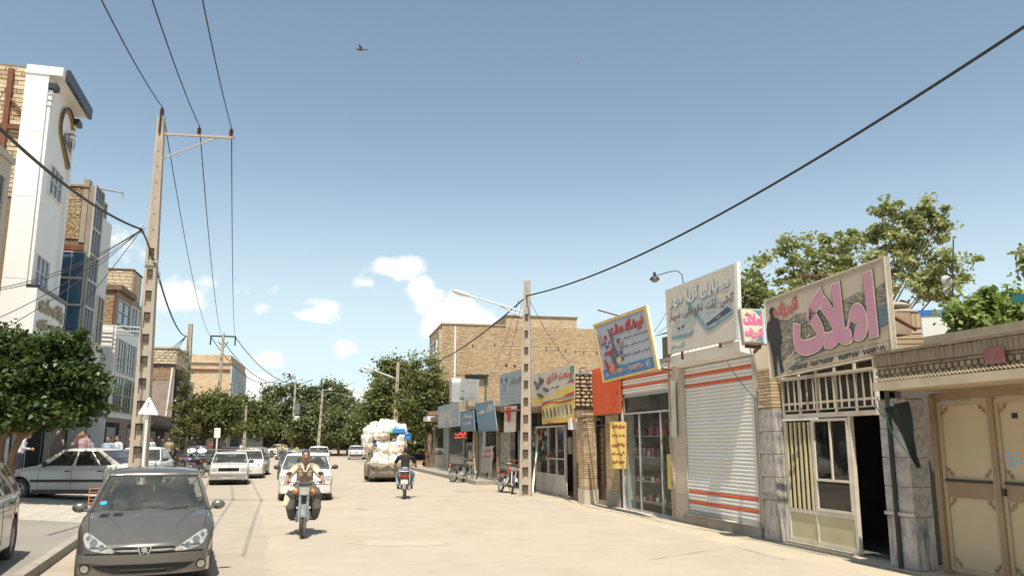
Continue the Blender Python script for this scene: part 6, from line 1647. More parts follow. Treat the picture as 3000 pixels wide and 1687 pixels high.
simple('slate grey saloon half hidden behind the oncoming white saloon',862,1405,-13,True,sgrey)
simple('white saloon seen from behind beyond the oncoming cars, slim plate on boot',933,1365,-14,False,white_car,L=4.3,roof=1.46,tail_style=1)
simple('white hatchback driving away in the far right lane, dark bumper',1043,1346,-11,False,white_car,L=3.9)
simple('white car beside the slim concrete pole at the far right kerb',1090,1345,-10,False,white_car,L=3.9,name='parked_car')
simple('dark car with lilac sunshade parked beyond the white hatchback',1075,1333,-10,False,sgrey,name='parked_car')
c = simple('white executive saloon turning in from the left at the far junction',770,1333,40,True,white_car,L=4.6,roof=1.47)
simple('olive grey hatchback parked behind the old white saloon',741,1392,-16,True,olive,L=3.9,roof=1.5,hatch=True,name='parked_car')
simple('white saloon parked close behind the old white saloon, only its flank showing',722,1402,-16,True,white_car,L=4.0,name='parked_car',W=1.6)
def lcar(label,px,d,az,front,pm,**k):
 p = at(px,1294,d);z = zl(p.x,p.y) if p.x < kx(p.y) else 0
 g = simple(label,100,1500,az,front,pm,name='parked_car',**k);g.root.location = (p.x,p.y,z);return g
lcar('white saloon parked on the pavement behind the tall lattice pole, facing the street',425,33,-12,True,white_car,L=4.3,roof=1.44)
bk = lcar('black car with two round silver sunshades behind the windscreen',583,52,-12,True,mat('black_paint',(.02,.02,.022),.2,.2,var=.02,dust=.05,coat=.8),L=4.3)
shade = mat('silver_sunshade',(.50,.58,.55),.5,var=.05)
for s_ in (-1,1):
 mb = MB();mb._add([bk.pf(.45+.33*sin(2*pi*i/16),s_*.42+.38*cos(2*pi*i/16)) + Vector((.012,0,.006)) for i in range(16)],[tuple(range(16))]);mb.build('sun_shade',shade,bk.root)
lcar('white car roof showing beyond the old white saloon on the left',672,64,-12,True,white_car)
# ---------------- estate car overloaded with sacks
p = carpos(1127,1412,-11,4.2)
tr = Car('old grey estate car overloaded with white sacks and plastic drums, driving away',(p.x,p.y,0),away(-14),L=4.2,W=1.62,top=[(-2.1,.70),(-2.0,.78),(-.3,.80),(-.25,.92),(.95,.92),(1.7,.82),(2.0,.74),(2.1,.66)],belt=.9,roof=1.38,cowl=1.05,rf=.5,rr=-.15,rb=-.3,wb=(1.25,-1.3),RW=.30,
 paintm=mat('dusty_silver',(.36,.31,.24),.6,.2,var=.08,dust=.35,dirt_amt=.3),windows=((.12,.9),),name='loaded_pickup',cat='pickup truck')
tr.patch('tail_lamp',lamp_red,rect(.60,.55,.76,.80),'rear',.012,.1,mirror=True);tr.patch('bumper',mat('dented_bumper',(.30,.25,.19),.6,.3,var=.15),rect(-.78,.36,.78,.50),'rear',.06,.1,rim=.05)
for y in (-.76,.76):MB().tube([(-2.0,y,.75),(-1.95,y*.97,1.75)],.05,6).build('side_post',tr.pm,tr.root)
TF = tr.root.matrix_basis.copy();TM = Matrix.Translation(tr.root.location) @ Matrix.Rotation(tr.root.rotation_euler.z,4,'Z')
sackm = mat('white_sack',(.74,.73,.69),.75,var=.05,scale=3,bump=.6,bscale=5,dirt=(.55,.48,.38),dirt_amt=.3)
sackp = mat('pinkish_sack',(.66,.52,.42),.8,var=.08,scale=3,bump=.5,bscale=5)
def sack(lab,x,y,z,r,m=None,seed=0):
 m_ = MB();rr_ = random.Random(seed);ph = [rr_.uniform(0,6) for _ in range(6)]
 N1,N2 = 40,24;rows = []
 for i in range(N2+1):
  t = pi*i/N2;row = []
  for j in range(N1):
   a = 2*pi*j/N1
   k = 1 + .08*sin(3*a+ph[0]+2*t) + .07*sin(5*t+ph[1]) + .07*sin(7*a+ph[2]-3*t) + .045*sin(11*a+ph[3]+5*t) + .02*sin(17*a+9*t+ph[4])
   sx_,cx_ = sin(t),cos(t);sx_ = abs(sx_)**.7;cx_ = math.copysign(abs(cx_)**.75,cx_)
   row.append((r[0]*sx_*math.copysign(abs(cos(a))**.8,cos(a))*k,r[1]*sx_*math.copysign(abs(sin(a))**.8,sin(a))*k,r[2]*cx_*k))
  rows.append(row)
 m_.grid(rows,closed=True)
 o = m_.build('sack',m or sackm,None);o.location = TM @ Vector((x,y*.85,1 + (z-1)*.87));o.rotation_euler = (0,0,tr.root.rotation_euler.z + rr_.uniform(-.2,.2));tag(o,lab,'sack','sacks on the overloaded estate car');return o
SK = [('large square white sack filling the lower left of the tailgate',-1.95,.36,1.02,(.35,.42,.36)),('large square white sack filling the lower right of the tailgate',-1.95,-.40,1.0,(.35,.42,.34)),
 ('white sack in the middle of the load, left of the strap',-1.9,.32,1.62,(.35,.38,.34)),('white sack in the middle of the load, right of the strap',-1.9,-.36,1.6,(.35,.38,.32)),
 ('bulging white sack at the top left corner of the load',-1.7,.98,2.42,(.4,.24,.28)),('broad white sack on the top of the load, second from left',-1.6,.62,2.55,(.5,.34,.36)),('tallest white sack at the crown of the load',-1.6,.15,2.62,(.5,.32,.40)),
 ('white sack at the crown of the load right of the tallest one',-1.5,-.30,2.60,(.5,.28,.36)),('small white sack at the top right of the load above the blue drum',-1.5,-.74,2.5,(.4,.26,.30)),('white bag hanging over the left side of the load',-1.8,1.08,1.98,(.4,.26,.32)),
 ('white bag squeezed between blue drum and right side',-1.9,-.72,2.02,(.3,.26,.30))]
for i,(lab,x,y,z,r) in enumerate(SK):sack(lab,x,y,z,r,seed=i)
sack('pinkish bag sagging over the left side post',-1.85,1.0,1.66,(.35,.22,.22),sackp,31);sack('pinkish bag wedged left of the brown roll',-1.95,.45,2.2,(.3,.42,.16),sackp,32);sack('dull white bundle tied at the right edge with yellow rope',-1.95,-.72,1.62,(.3,.2,.22),sackp,33)
blue_pl = mat('blue_plastic',(.06,.22,.55),.35,var=.05);brown_roll = mat('brown_roll',(.13,.10,.085),.7,var=.1)
def drum(lab,x,y,z,r,L_,m,ax,hollow=True):
 y *= .87;z = 1 + (z-1)*.89
 Mx = Matrix.Rotation(pi/2,4,'Y') if ax == 'x' else Matrix.Rotation(pi/2,4,'X')
 o = MB().lathe([(r*.8,-L_/2+.04),(0,-L_/2+.04)][::-1] + [(r*.8,-L_/2),(r,-L_/2+.02),(r*1.02,0),(r,L_/2-.02),(r*.8,L_/2),(0,L_/2)],18,Mx).build('drum',m);o.location = TM @ Vector((x,y,z));o.rotation_euler = (0,0,tr.root.rotation_euler.z);return tag(o,lab,'drum')
drum('bright blue plastic drum jutting from the right of the load',-2.0,-1.02,2.18,.17,.5,blue_pl,'x');drum('brown rolled mat lying across the load',-1.95,.0,2.25,.16,1.0,brown_roll,'y')
o = MB().cbox((0,0,0),(.5,.55,.22)).build('blue_crate',blue_pl,None,TM @ Vector((-1.95,-.46,2.30)),tr.root.rotation_euler.z + .1,bevel=.04);tag(o,'blue plastic crate on the top right of the load','crate')
o = MB().sphere((0,0,0),(.2,.26,.18)).build('blue_bundle',mat('navy_cloth',(.05,.08,.22),.8),None,TM @ Vector((-1.98,.54,1.62)));tag(o,'navy blue bundle beside the left post of the load','bundle')
o = MB().sphere((0,0,0),(.12,.16,.08)).build('green_bag',mat('green_plastic',(.10,.45,.10),.5),None,TM @ Vector((-2.1,-.12,2.24)));tag(o,'small bright green plastic bag on the load','bag')
mb = MB(); 
for pts in (((-2.32,-.02,.75),(-2.33,.0,1.3),(-2.33,0,1.9),(-2.15,-.05,2.3)),((-2.2,.85,1.7),(-2.35,.3,1.35),(-2.33,-.6,1.38)),((-2.2,-.8,1.85),(-2.3,-.85,1.5),(-2.25,-.78,1.2)),((-2.15,.85,1.45),(-2.35,.35,1.66))):mb.tube([TM @ Vector(q) for q in pts],.014,5)
tag(mb.build('yellow_rope',mat('yellow_rope',(.60,.42,.12),.8),None),'yellow rope tied across the sacks of the overloaded car','rope')
# ================================================================== MORE SHOPS FURTHER DOWN THE RIGHT ROW
def rowbody(lab,px0,px1,ztop,m,name='shop',y=.25,depth=4.5):
 xa,xb = hx(px0,1400),hx(px1,1420);r = Rthing(name,lab,'shop',xa)
 mb = MB();mb.box(0,xb-xa,depth-.2,depth,0,ztop-.02);mb.box(0,.15,y,depth-.2,0,ztop-.02);mb.box(xb-xa-.15,xb-xa,y,depth-.2,0,ztop-.02)
 mb.build('wall',m,r);MB().box(-.1,xb-xa+.05,-.35,depth,ztop,ztop+.18).build('roof',mat('earth_roof',(.30,.21,.14),.95,var=.2,bump=.4),r)
 return r,xa,xb-xa
txt_white = mat('white_print',(.55,.50,.44),.6,var=.1)
def goods(cols_,rows_,px0,px1,py0,py1,y,where):
 gcol = [('yellow',(.62,.42,.05)),('green',(.04,.30,.16)),('black',(.03,.03,.03)),('pink',(.6,.2,.35)),('red',(.6,.04,.03)),('teal',(.05,.35,.35)),('white',(.6,.6,.58))]
 for r_ in range(rows_):
  for c_ in range(cols_):
   px,py = px0 + (px1-px0)*(c_+random.uniform(.2,.8))/cols_,py0 + (py1-py0)*(r_+random.uniform(.2,.8))/rows_;x,z = R.hit(px,py,y);cn,c = gcol[(r_*3+c_*2) % 7]
   o = MB().sphere((0,0,0),(.035,.03,.10),9,7).build('shoe',mat('goods_'+cn,c,.5),None,R.w(x,y,z));o.rotation_euler = (random.uniform(-.4,.4),random.uniform(-.4,.4),0)
   tag(o,'%s plastic shoe, %s row, %s in line, %s' % (cn,['top','second','third','fourth','fifth','lowest'][r_],['first','second','third','fourth','fifth','last'][c_],where),'shoe','footwear on show in the shoe shop window')
# shoe shop
r,xa,W_ = rowbody('shoe shop with glazed front, white lower panels and dark doorway under two yellow banners',1560,1690,hz(1640,1200),mat('shoe_inside',(.13,.10,.085),.9,var=.2))
def q(px,py):return hx(px,py) - xa
za,zb,zc = hz(1630,1391),hz(1630,1245),hz(1630,1343)
x0,x1,x2 = q(1572,1400),q(1607,1400),q(1658,1400)
mb = MB()
for (a,b) in ((x0,x0+.05),(x1-.03,x1+.03),(x2-.07,x2)):mb.box(a,b,-.03,.05,0,zb)
mb.box(x0+.05,x1-.03,-.028,.048,za-.03,za+.03);mb.box(x1+.03,x2-.07,-.028,.048,za-.03,za+.03);mb.box(x1+.03,x2-.07,-.028,.048,zc-.02,zc+.02);mb.box(x0+.05,x2-.07,-.028,.048,zb-.07,zb-.002);mb.box((x1+x2)/2-.03,(x1+x2)/2+.01,-.026,.046,za+.03,zb-.07)
mb.build('window_frame',cream_steel,r)
for a,b in ((x0+.05,x1-.03),(x1+.03,x2-.07)):MB().box(a,b,-.01,.02,.03,za-.03).build('lower_panel',mat('dirty_white_panel',(.55,.52,.47),.6,dirt=(.40,.34,.26),dirt_amt=.5),r);MB().box(a,b,.01,.018,za+.03,zb-.07).build('pane',shop_glass,r)
MB().box(x0-.7,x0-.0,-.02,.02,0,zb).build('curtain',mat('dark_stock',(.05,.05,.045),.9,var=.5,scale=9),r)
MB().box(x0-.1,W_,-.1,.25,-.02,.03).build('sill',step_stone,r)
tag(MB().box(0,.5,0,.35,.05,.09).build('x',shut_red),'x','x') if False else None
rs = thing('red_shelf','red metal shelf standing in the dark doorway of the shoe shop','shelf',R.w(xa+x2+.05,.3,.03),R.rz)
for z in (.1,.75,1.15):MB().box(.04,.5,.04,.36,z,z+.03).build('shelf_board',mat('red_enamel',(.42,.02,.03),.4),rs)
for a in (0,.5):
 for b in (0,.36):MB().box(a,a+.04,b,b+.04,0,1.2).build('post',MATS['red_enamel'],rs)
goods(4,6,1560,1606,1258,1352,-.07,'hanging left of the shoe shop panes')
goods(6,1,1612,1650,1372,1388,.2,'on the sill inside the shoe shop panes')
mn = MB().box(0,.4,0,.1,0,.6).build('mannequin_shirt',mat('cream_shirt',(.55,.50,.40),.8),None,R.w(hx(1622,1340),.5,hz(1622,1330)),R.rz,bevel=.05);tag(mn,'pale shirt hanging inside the shoe shop window','shirt')
for (pa_,pb_,lab,m) in (((1557,1440),(1578,1275),'long wooden plank leaning left of the shoe shop window',cream_steel),((1560,1446),(1573,1310),'shorter pale plank leaning left of the shoe shop window',white_paint)):
 a,b = R.w(hx(*pa_,-.6),-.6,.01),R.w(hx(*pb_,-.1),-.1,hz(*pb_,-.1));tag(MB().tube([a,b],.035,4).build('plank',m),lab,'plank')
yel = mat('banner_yellow',(.68,.50,.10),.55,var=.05);bred = mat('banner_red',(.52,.06,.04),.55,var=.05);bwhite = mat('banner_pale',(.56,.51,.43),.6,var=.06);bshoe = mat('banner_shoe',(.13,.09,.10),.6,var=.2);bgreen = mat('banner_green',(.10,.30,.14),.6)
def newboard(name,lab,tl,tr_,br,bl,off_,th=.03,cat='sign',mb_=None):
 global root
 B = Rboard(tl,tr_,br,bl,off_);root = thing(name,lab,cat,B.p(.5,0,0),0);return B
B = newboard('shoe_banner','upper shoe shop banner with sneakers and red Persian words on pale and yellow ground',(1558,1098),(1684,1068),(1683,1166),(1560,1182),-.45)
badd(B.slab(.02),'cloth',bwhite)
mb = MB();B.flat(mb,[(0,0),(.32,.0),(1,.12),(1,.42),(.75,.38),(.5,.16),(0,.22)],.004,0);B.flat(mb,[(.80,.47),(1,.58),(1,.50)],.006,1);B.flat(mb,[(.30,.0),(1,.09),(1,.22),(.7,.10)],.008,1);B.flat(mb,[(.28,.0),(.33,.06),(.8,.14),(.8,.09)],.011,3);B.flat(mb,[(.9,.9),(.98,.7),(.99,.98),(.92,.99)],.006,2);B.flat(mb,[(.86,.5),(.97,.58),(.95,.75)],.006,2)
for i,(u,v,a,b,rr_) in enumerate(((.10,.68,.035,.10,.3),(.15,.52,.05,.06,.2),(.24,.68,.06,.12,-.6),(.36,.40,.05,.11,.8),(.22,.24,.05,.12,.8),(.22,.80,.03,.06,0))):B.flat(mb,ellipse(u,v,a,b,14,rr_),.009 + i*.001,4)
badd(mb,'picture',[yel,bred,bgreen,bwhite,bshoe])
mb = MB();B.text(mb,'صنعت شکری',.38,.95,.58,.92,.008,bold=.05);badd(mb,'lettering',[bred]);mb = MB();B.text(mb,'کفش ملی',.48,.68,.38,.47,.012,bold=.04);badd(mb,'small_lettering',[ink])
B = newboard('shoe_row_banner','lower yellow banner with a row of eight dark shoes, above the shoe shop window',(1588,1178),(1683,1166),(1683,1236),(1588,1243),-.5)
badd(B.slab(.02),'cloth',yel)
mb = MB();B.flat(mb,[(0,.80),(.0,1),(.3,1),(.6,.93),(1,1),(.9,.9),(.6,.85),(.35,.93),(.12,.88)],.004,1);B.flat(mb,[(.1,0),(.2,.08),(.45,.04),(.7,.03),(1,.14),(1,0)],.004,1)
for i in range(8):B.flat(mb,ellipse(.07 + i*.122,.46 + .012*i,.042 + .008*(i > 0),.30 + .02*(i % 3),14,.10),.0065,0);B.flat(mb,ellipse(.062 + i*.122,.48 + .012*i,.030,.25,14,.10),.009,2 + (i in (4,5)) + 0)
badd(mb,'shoe_pictures',[mat('pale_yellow',(.72,.62,.34),.6),bred,bshoe,mat('grey_shoe',(.3,.27,.26),.6,var=.3,scale=20)])
# middle shops
r,xa,W_ = rowbody('low shop with flower patterned shutters and dark doorway behind the lamp pole',1463,1558,hz(1500,1200),mud)
MB().box(.0,W_*.38,-.02,.2,0,hz(1480,1265)).build('patterned_shutter',mat('floral_print',(.36,.34,.29),.8,var=.6,scale=5,dirt=(.13,.17,.11),dirt_amt=.7,dirt_scale=4),r)
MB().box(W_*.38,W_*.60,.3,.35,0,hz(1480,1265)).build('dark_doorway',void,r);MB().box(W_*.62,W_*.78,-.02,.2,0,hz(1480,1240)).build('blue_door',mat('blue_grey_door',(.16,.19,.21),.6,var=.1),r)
mb = MB()
for i in range(7):mb.box(W_*.40+i*.13,W_*.40+i*.13+.03,-.05,-.02,0,1.05)
mb.box(W_*.39,W_*.61,-.05,-.02,1.05,1.09);mb.build('railing',mat('orange_rail',(.45,.22,.08),.7),r)
MB().box(-.1,W_,-.02,.25,hz(1500,1262),hz(1500,1200)).build('lintel',mat('dark_lintel',(.09,.07,.055),.9),r)
for i in range(3):MB().tube([(W_*.45,-.5+.15*i,hz(1500,1205)),(W_,-.5+.15*i,hz(1500,1205)-.05)],.05,5).build('roof_beam',rust,r)
r2,xa2,W2 = rowbody('low shop with white downpipe, yellow post and glazed door hung with cloth',1392,1463,hz(1430,1195),mat('ochre_render',(.42,.34,.22),.95,var=.2))
def q2(px):return hx(px,1400) - xa2
MB().box(q2(1402),q2(1425),.0,.05,0,hz(1410,1262)).build('door',mat('grey_door',(.22,.22,.21),.6,var=.2),r2);MB().box(q2(1432),q2(1461),.0,.05,.9,hz(1410,1262)).build('pane',dark_shop_glass,r2);MB().box(q2(1430),q2(1462),-.01,.06,0,.88).build('lower_panel',mat('pale_panel',(.50,.46,.40),.7,dirt_amt=.3),r2)
MB().box(q2(1402),q2(1412),.055,.06,.9,2.6).build('pane',dark_shop_glass,r2)
MB().tube([(q2(1425),-.08,hz(1425,1262)),(q2(1425),-.08,hz(1425,1310))],.08,8).build('downpipe',white_paint,r2)
MB().box(-.05,.22,-.12,.1,0,hz(1392,1262)).build('post',mat('yellow_post',(.62,.50,.26),.8,dirt_amt=.3),r2);MB().box(q2(1461),q2(1464)+.15,-.12,.2,0,hz(1462,1200)).build('post',mud,r2)
B = newboard('cloth_sign','white cloth sign with red handwriting hung before the glazed door',(1411,1307),(1443,1308),(1440,1385),(1408,1383),-.3);badd(B.slab(.015),'cloth',bwhite)
mb = MB();B.text(mb,'فرش',.15,.9,.76,.95,.004,bold=.06);B.text(mb,'فروش',.08,.92,.55,.72,.004,bold=.06);badd(mb,'lettering',[bred]);mb = MB()
for i in range(4):B.text(mb,'پارچه و پرده',.1,.9,.42-i*.12,.49-i*.12,.004,bold=.02)
badd(mb,'small_lettering',[mat('brown_hand',(.4,.3,.26),.7)])
bluesign = mat('faded_blue_board',(.115,.235,.315),.6,var=.06,dirt=(.30,.31,.31),dirt_amt=.35)
greysign = mat('grey_blue_board',(.30,.35,.38),.6,var=.05,dirt=(.42,.42,.40),dirt_amt=.4)
for (nm,lab,c4,o_,m,heads,smalls) in (
 ('blue_board','large faded blue sign with grey Persian words, nearest of the small blue boards',((1392,1182),(1445,1172),(1457,1262),(1402,1263)),-.55,bluesign,(('فرش',.60,.95,.62,.95),('حاجی',.12,.50,.55,.80)),3),
 ('blue_board','small square blue sign hanging between the two bigger boards',((1348,1204),(1387,1201),(1391,1262),(1350,1263)),-.45,bluesign,(('خیاطی',.12,.9,.58,.85),('آرش',.2,.8,.3,.5)),2),
 ('grey_board','broad grey blue sign with big white Persian words over the glass fronted corner shop',((1283,1191),(1346,1176),(1346,1248),(1283,1254)),-.5,greysign,(('رستوران',.08,.62,.12,.92),('سنتی',.62,.95,.62,.93),('ساندویچ',.55,.95,.12,.42)),0),
 ('upholstery_board','grey blue sign with crossed tools drawn on it behind the lamp pole',((1463,1098),(1536,1079),(1536,1178),(1465,1190)),-.5,greysign,(('ابزار',.40,.90,.58,.80),),3)):
 B = newboard(nm,lab,*c4,o_);badd(B.slab(.035),'board',m)
 mb = MB()
 for t,u0,u1,v0,v1 in heads:B.text(mb,t,u0,u1,v0,v1,.004,bold=.08)
 badd(mb,'lettering',[txt_white if m is bluesign or nm == 'grey_board' else mat('slate_print',(.19,.2,.23),.6)])
 if smalls:
  mb = MB()
  for i in range(smalls):B.text(mb,'تعمیرات و لوازم یدکی',.25,.92,.32-i*.12,.38-i*.12,.004,bold=.02)
  badd(mb,'small_lettering',[mat('sandy_print',(.42,.33,.24),.6)])
 if nm == 'upholstery_board':
  mb = MB()
  for (a,b,c,d) in ((.08,.35,.32,.75),(.30,.35,.10,.75)):B.flat(mb,[(a,b),(a+.02,b),(c+.02,d),(c,d)],.005)
  B.flat(mb,ellipse(.1,.8,.05,.07,12),.006);B.flat(mb,ellipse(.3,.8,.05,.07,12),.006);badd(mb,'crossed_tools',[mat('tool_print',(.12,.13,.16),.6)])
 mb = MB();mb.tube([B.p(.2,1,-.05),B.p(.2,.9,-.7)],.02);mb.tube([B.p(.8,.05,-.05),B.p(.8,0,-.6)],.02);badd(mb,'bracket',rust)
B = newboard('foot_banner','pale hanging banner with a large red footprint beside the lamp pole',(1478,1190),(1513,1188),(1509,1264),(1476,1266),-.5);badd(B.slab(.02),'cloth',bwhite)
mb = MB();B.flat(mb,[(.12,.80),(.1,.9),(.2,.965),(.4,.98),(.58,.94),(.62,.82),(.56,.68),(.58,.52),(.55,.42),(.45,.38),(.33,.39),(.27,.48),(.26,.62),(.15,.72)],.005);badd(mb,'red_sole',[mat('sole_red',(.62,.02,.02),.5)])
B = newboard('white_roof_sheet','weathered white sheet metal sign standing on the shop roof beside the tank',(1350,1108),(1402,1112),(1397,1176),(1345,1172),.3);badd(B.slab(.03),'sheet',white_paint)
mb = MB();B.flat(mb,[(.02,.05),(.2,.2),(.3,.1),(.36,.03)],.004,0);B.flat(mb,[(.08,.42),(.28,.42),(.26,.46),(.1,.46)],.004,0);B.text(mb,'آموزشگاه',.35,.9,.78,.9,.004,bold=.01,mi=1);B.text(mb,'رایگان',.45,.9,.1,.22,.004,bold=.03,mi=1);badd(mb,'faded_print',[mat('grey_print',(.3,.3,.28),.6),mat('pale_print',(.55,.52,.45),.6)])
tk = thing('roof_tank','rounded grey sheet metal water tank on the corner shop roof','tank',R.w(hx(1336,1170,.8),.8,hz(1336,1178,.8)),R.rz)
mb = MB();mb.prism([(-.42,0)] + [(.42*cos(pi - i*pi/10),1.1+.42*sin(pi - i*pi/10)) for i in range(11)] + [(.42,0)],lambda a,b,s:Vector((a,(-.35,.35)[s],b)));mb.build('shell',mat('tank_grey',(.42,.42,.40),.5,.2,var=.06),tk)
MB().box(-.02,.3,-.37,-.351,.3,.85).build('painted_patch',mat('patch_tan',(.45,.33,.25),.8,var=.3),tk)
tag(MB().tube([(0,0,0),(0,0,3.6)],.06,8).build('white_mast',white_paint,None,R.w(hx(1332,1120,1.),1.,hz(1332,1118,1.)-0)),'white flue pipe rising from the corner shop roof against the brick wall','pipe')
# glass corner shop
r,xa,W_ = rowbody('corner shop with full height glazing, tinsel curtain and red lit sign',1270,1392,hz(1330,1222),mat('corner_inside',(.10,.09,.08),.9,var=.2))
def q3(px):return hx(px,1390) - xa
zt_ = hz(1330,1238)
mb = MB()
for px in (1270,1299,1312,1357):mb.box(q3(px),q3(px)+.12,-.03,.05,.15,zt_)
mb.box(0,q3(1357),-.028,.048,zt_-.1,zt_-.002);mb.box(0,q3(1357),-.028,.048,.15,.25);mb.build('window_frame',galv,r)
MB().box(.12,q3(1299),.0,.01,.25,zt_-.1).build('pane',shop_glass,r);MB().box(q3(1316),q3(1357),.0,.01,.25,zt_-.1).build('pane',dark_shop_glass,r)
MB().box(q3(1314),q3(1360),.1,.14,.25,zt_-.15).build('tinsel_curtain',mat('tinsel',(.15,.12,.10),.5,.3,var=.9,scale=22,dirt=(.38,.16,.09),dirt_amt=.5,dirt_scale=9),r)
MB().box(q3(1300),q3(1314),.02,.06,.25,zt_-.1).build('door',mat('pale_green_door',(.25,.31,.27),.5),r)
MB().box(-.9,.5,-.6,.3,hz(1270,1234),hz(1270,1220)).build('porch_roof',white_paint,r)
MB().box(-.8,.3,-.4,.3,hz(1270,1218)+.03,hz(1270,1205)).build('timber_stack',mat('dry_timber',(.25,.16,.10),.9,var=.4,scale=12),r)
B = newboard('red_lit_sign','small black sign with glowing red letters in the corner shop window',(1330,1264),(1369,1263),(1369,1286),(1330,1285),-.12);badd(B.slab(.05),'case',plastic)
mb = MB();B.text(mb,'کباب',.1,.95,.45,.95,.004,bold=.04);B.text(mb,'ساندویچ',.08,.92,.06,.42,.004,bold=.04);badd(mb,'lit_lettering',[mat('red_led',(1.,.06,.03),.5,var=0,emit=1.1)])
B = newboard('portrait_poster','dark poster of a man in black headdress in the window beside the yellow post',(1366,1296),(1385,1295),(1384,1357),(1365,1355),-.1);badd(B.slab(.02),'paper',mat('poster_blue',(.16,.22,.26),.6))
mb = MB();B.flat(mb,ellipse(.5,.68,.42,.20,14),.004,0);B.flat(mb,ellipse(.6,.42,.30,.22,14),.006,1);B.flat(mb,[(.05,.55),(.3,.5),(.4,.2),(.2,.08),(.05,.2)],.008,0);badd(mb,'portrait',[mat('poster_black',(.015,.015,.02),.6),mat('poster_skin',(.38,.30,.25),.6)])
# ================================================================== POLES, LAMPS, WIRES
def lattice_pole(lab,base,H,w0=.42,w1=.20,d0=.26,yaw=0,ncell=11,frac=.62,lean=(0,0),group=None,detail=True):
 p = thing('concrete_pole',lab,'pole',base,yaw,group)
 def W(z):return w0 + (w1-w0)*z/H
 def D(z):return d0 + (.15-d0)*z/H
 lx,ly = lean
 def q4(x0f,x1f,y0f,y1f,z): 
  w,d = W(z)/2,D(z)/2;ox,oy = lx*z,ly*z;return [(x0f*w+ox,y0f*d+oy,z),(x1f*w+ox,y0f*d+oy,z),(x1f*w+ox,y1f*d+oy,z),(x0f*w+ox,y1f*d+oy,z)]
 zs = H*frac
 if not detail:
  MB().hexa(q4(-1,1,-1,1,0),q4(-1,1,-1,1,H)).build('shaft',conc,p)
  for k in range(8):z = H*.08 + k*H*.1;MB().hexa(q4(-.35,.35,-1.04,1.04,z),q4(-.35,.35,-1.04,1.04,z+H*.03)).build('step_hole',void,p)
  p['W'] = w1;return p
 for s_ in (-1,1):
  a,b = (-1,-.52) if s_ < 0 else (.52,1)
  MB().hexa(q4(a,b,-1,1,0),q4(a,b,-1,1,H)).build('rail',conc,p)
 MB().hexa(q4(-.52,.52,-.25,.25,0),q4(-.52,.52,-.25,.25,zs)).build('web',conc,p)
 MB().hexa(q4(-.52,.52,-.86,.86,zs),q4(-.52,.52,-.86,.86,H-.02)).build('upper_shaft',conc,p)
 ch = zs/ncell
 for k in range(ncell):
  z = k*ch + ch*.72
  MB().hexa(q4(-.519,.519,-.92,.92,z),q4(-.519,.519,-.98,.98,z+ch*.28) if k < ncell else 0).build('rung',conc,p)
  for sd_ in (-1,1):
   a,b = (-.72,-.25) if sd_ < 0 else (.25,.72)
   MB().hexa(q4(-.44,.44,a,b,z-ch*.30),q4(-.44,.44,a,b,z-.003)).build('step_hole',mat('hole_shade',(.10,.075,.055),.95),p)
 for k in range(7):
  z = zs + (H-zs)*(k+.7)/8;MB().hexa(q4(-.1,.1,-.88,.88,z),q4(-.1,.1,-.88,.88,z+.05)).build('bolt_hole',void,p)
 return p
def insul(parent,p,h=.22,r=.07):
 o = MB().lathe([(0,0),(.03,0),(.03,.03),(r,.05),(.035,.08),(r,.11),(.035,.14),(r*.9,.17),(.03,.2),(.03,h),(0,h)],12).build('insulator',mat('brown_insulator',(.12,.045,.035),.3),parent);o.location = p;return o
zb_ = lambda p:zl(p.x,p.y)
D1 = 22.
b1 = at(405,1386,D1);t1 = at(474,345,D1)
pt = Vector((b1.x,D1,zl(b1.x,D1)-.05));H1 = t1.z - pt.z
P1 = lattice_pole('tall perforated concrete pole with side bracket and three insulators, left of the road',pt,H1,.46,.19,.30,rad(8),12,.66,((t1.x-pt.x)/H1,0))
def loc1(v):return Matrix.Rotation(-rad(8),4,'Z') @ (v - pt)
ca,cb_ = at(484,393,D1-.02),at(686,404,D1-.4)
a,b = loc1(ca),loc1(cb_);MB().tube([a,b],.045,4).build('cross_bracket',conc,P1)
MB().tube([loc1(at(476,465,D1-.02)),loc1(at(630,405,D1-.3))],.03,4).build('brace',galv,P1)
I = [at(474,338,D1),at(583,395,D1-.2),at(677,400,D1-.38)]
for v in I:insul(P1,loc1(v))
tp = [v + Vector((0,0,.24)) for v in I]
MB().tube([loc1(t1)+Vector((0,-.1,-.5)),loc1(t1)+Vector((0,-.1,.05))],.03,6).build('top_pin',steel_dark,P1)
mb = MB();mb.cbox(loc1(at(452,770,D1)) + Vector((.0,-.17,0)),(.42,.03,.03));mb.tube([loc1(at(462,770,D1)),loc1(at(470,810,D1)),loc1(at(462,830,D1))],.01,5);mb.build('clamp',galv,P1)
# second pole with creeper, T pole, further poles
def simplepole(lab,pxb,pyt,pxt,d,w=.36,yaw=0,onpave=True,detail=False,zoff=0,group=None,pyb=None):
 bp = at(pxb,pyb or 1360,d);z = (zl(bp.x,d) if onpave else 0) - .05;t = at(pxt,pyt,d);H = t.z - z
 bx = bp.x
 return lattice_pole(lab,Vector((bx,d,z)),H,w,w*.5,w*.65,yaw,9,.6,((t.x-bx)/H,0),group,detail),t
P2,t2 = simplepole('concrete pole overgrown with creeper on the left pavement',532,948,559,44,.42,detail=True,pyb=1372)
P3,t3 = simplepole('distant concrete pole with dark steel crossarm on the left',625,976,655,78,.42,pyb=1330)
q_ = Matrix.Translation(-P3.location)
MB().tube([q_ @ at(618,984,78),q_ @ at(691,986,78)],.09,4).build('crossarm',steel_dark,P3)
mb = MB();mb.tube([q_ @ at(640,1001,78),q_ @ at(655,1020,78),q_ @ at(668,1001,78)],.05,4); 
for px,py in ((618,1000),(690,1002)):mb.tube([q_ @ at(px,984,78),q_ @ at(px-2,py+10,78)],.07,5)
mb.build('fittings',steel_dark,P3)
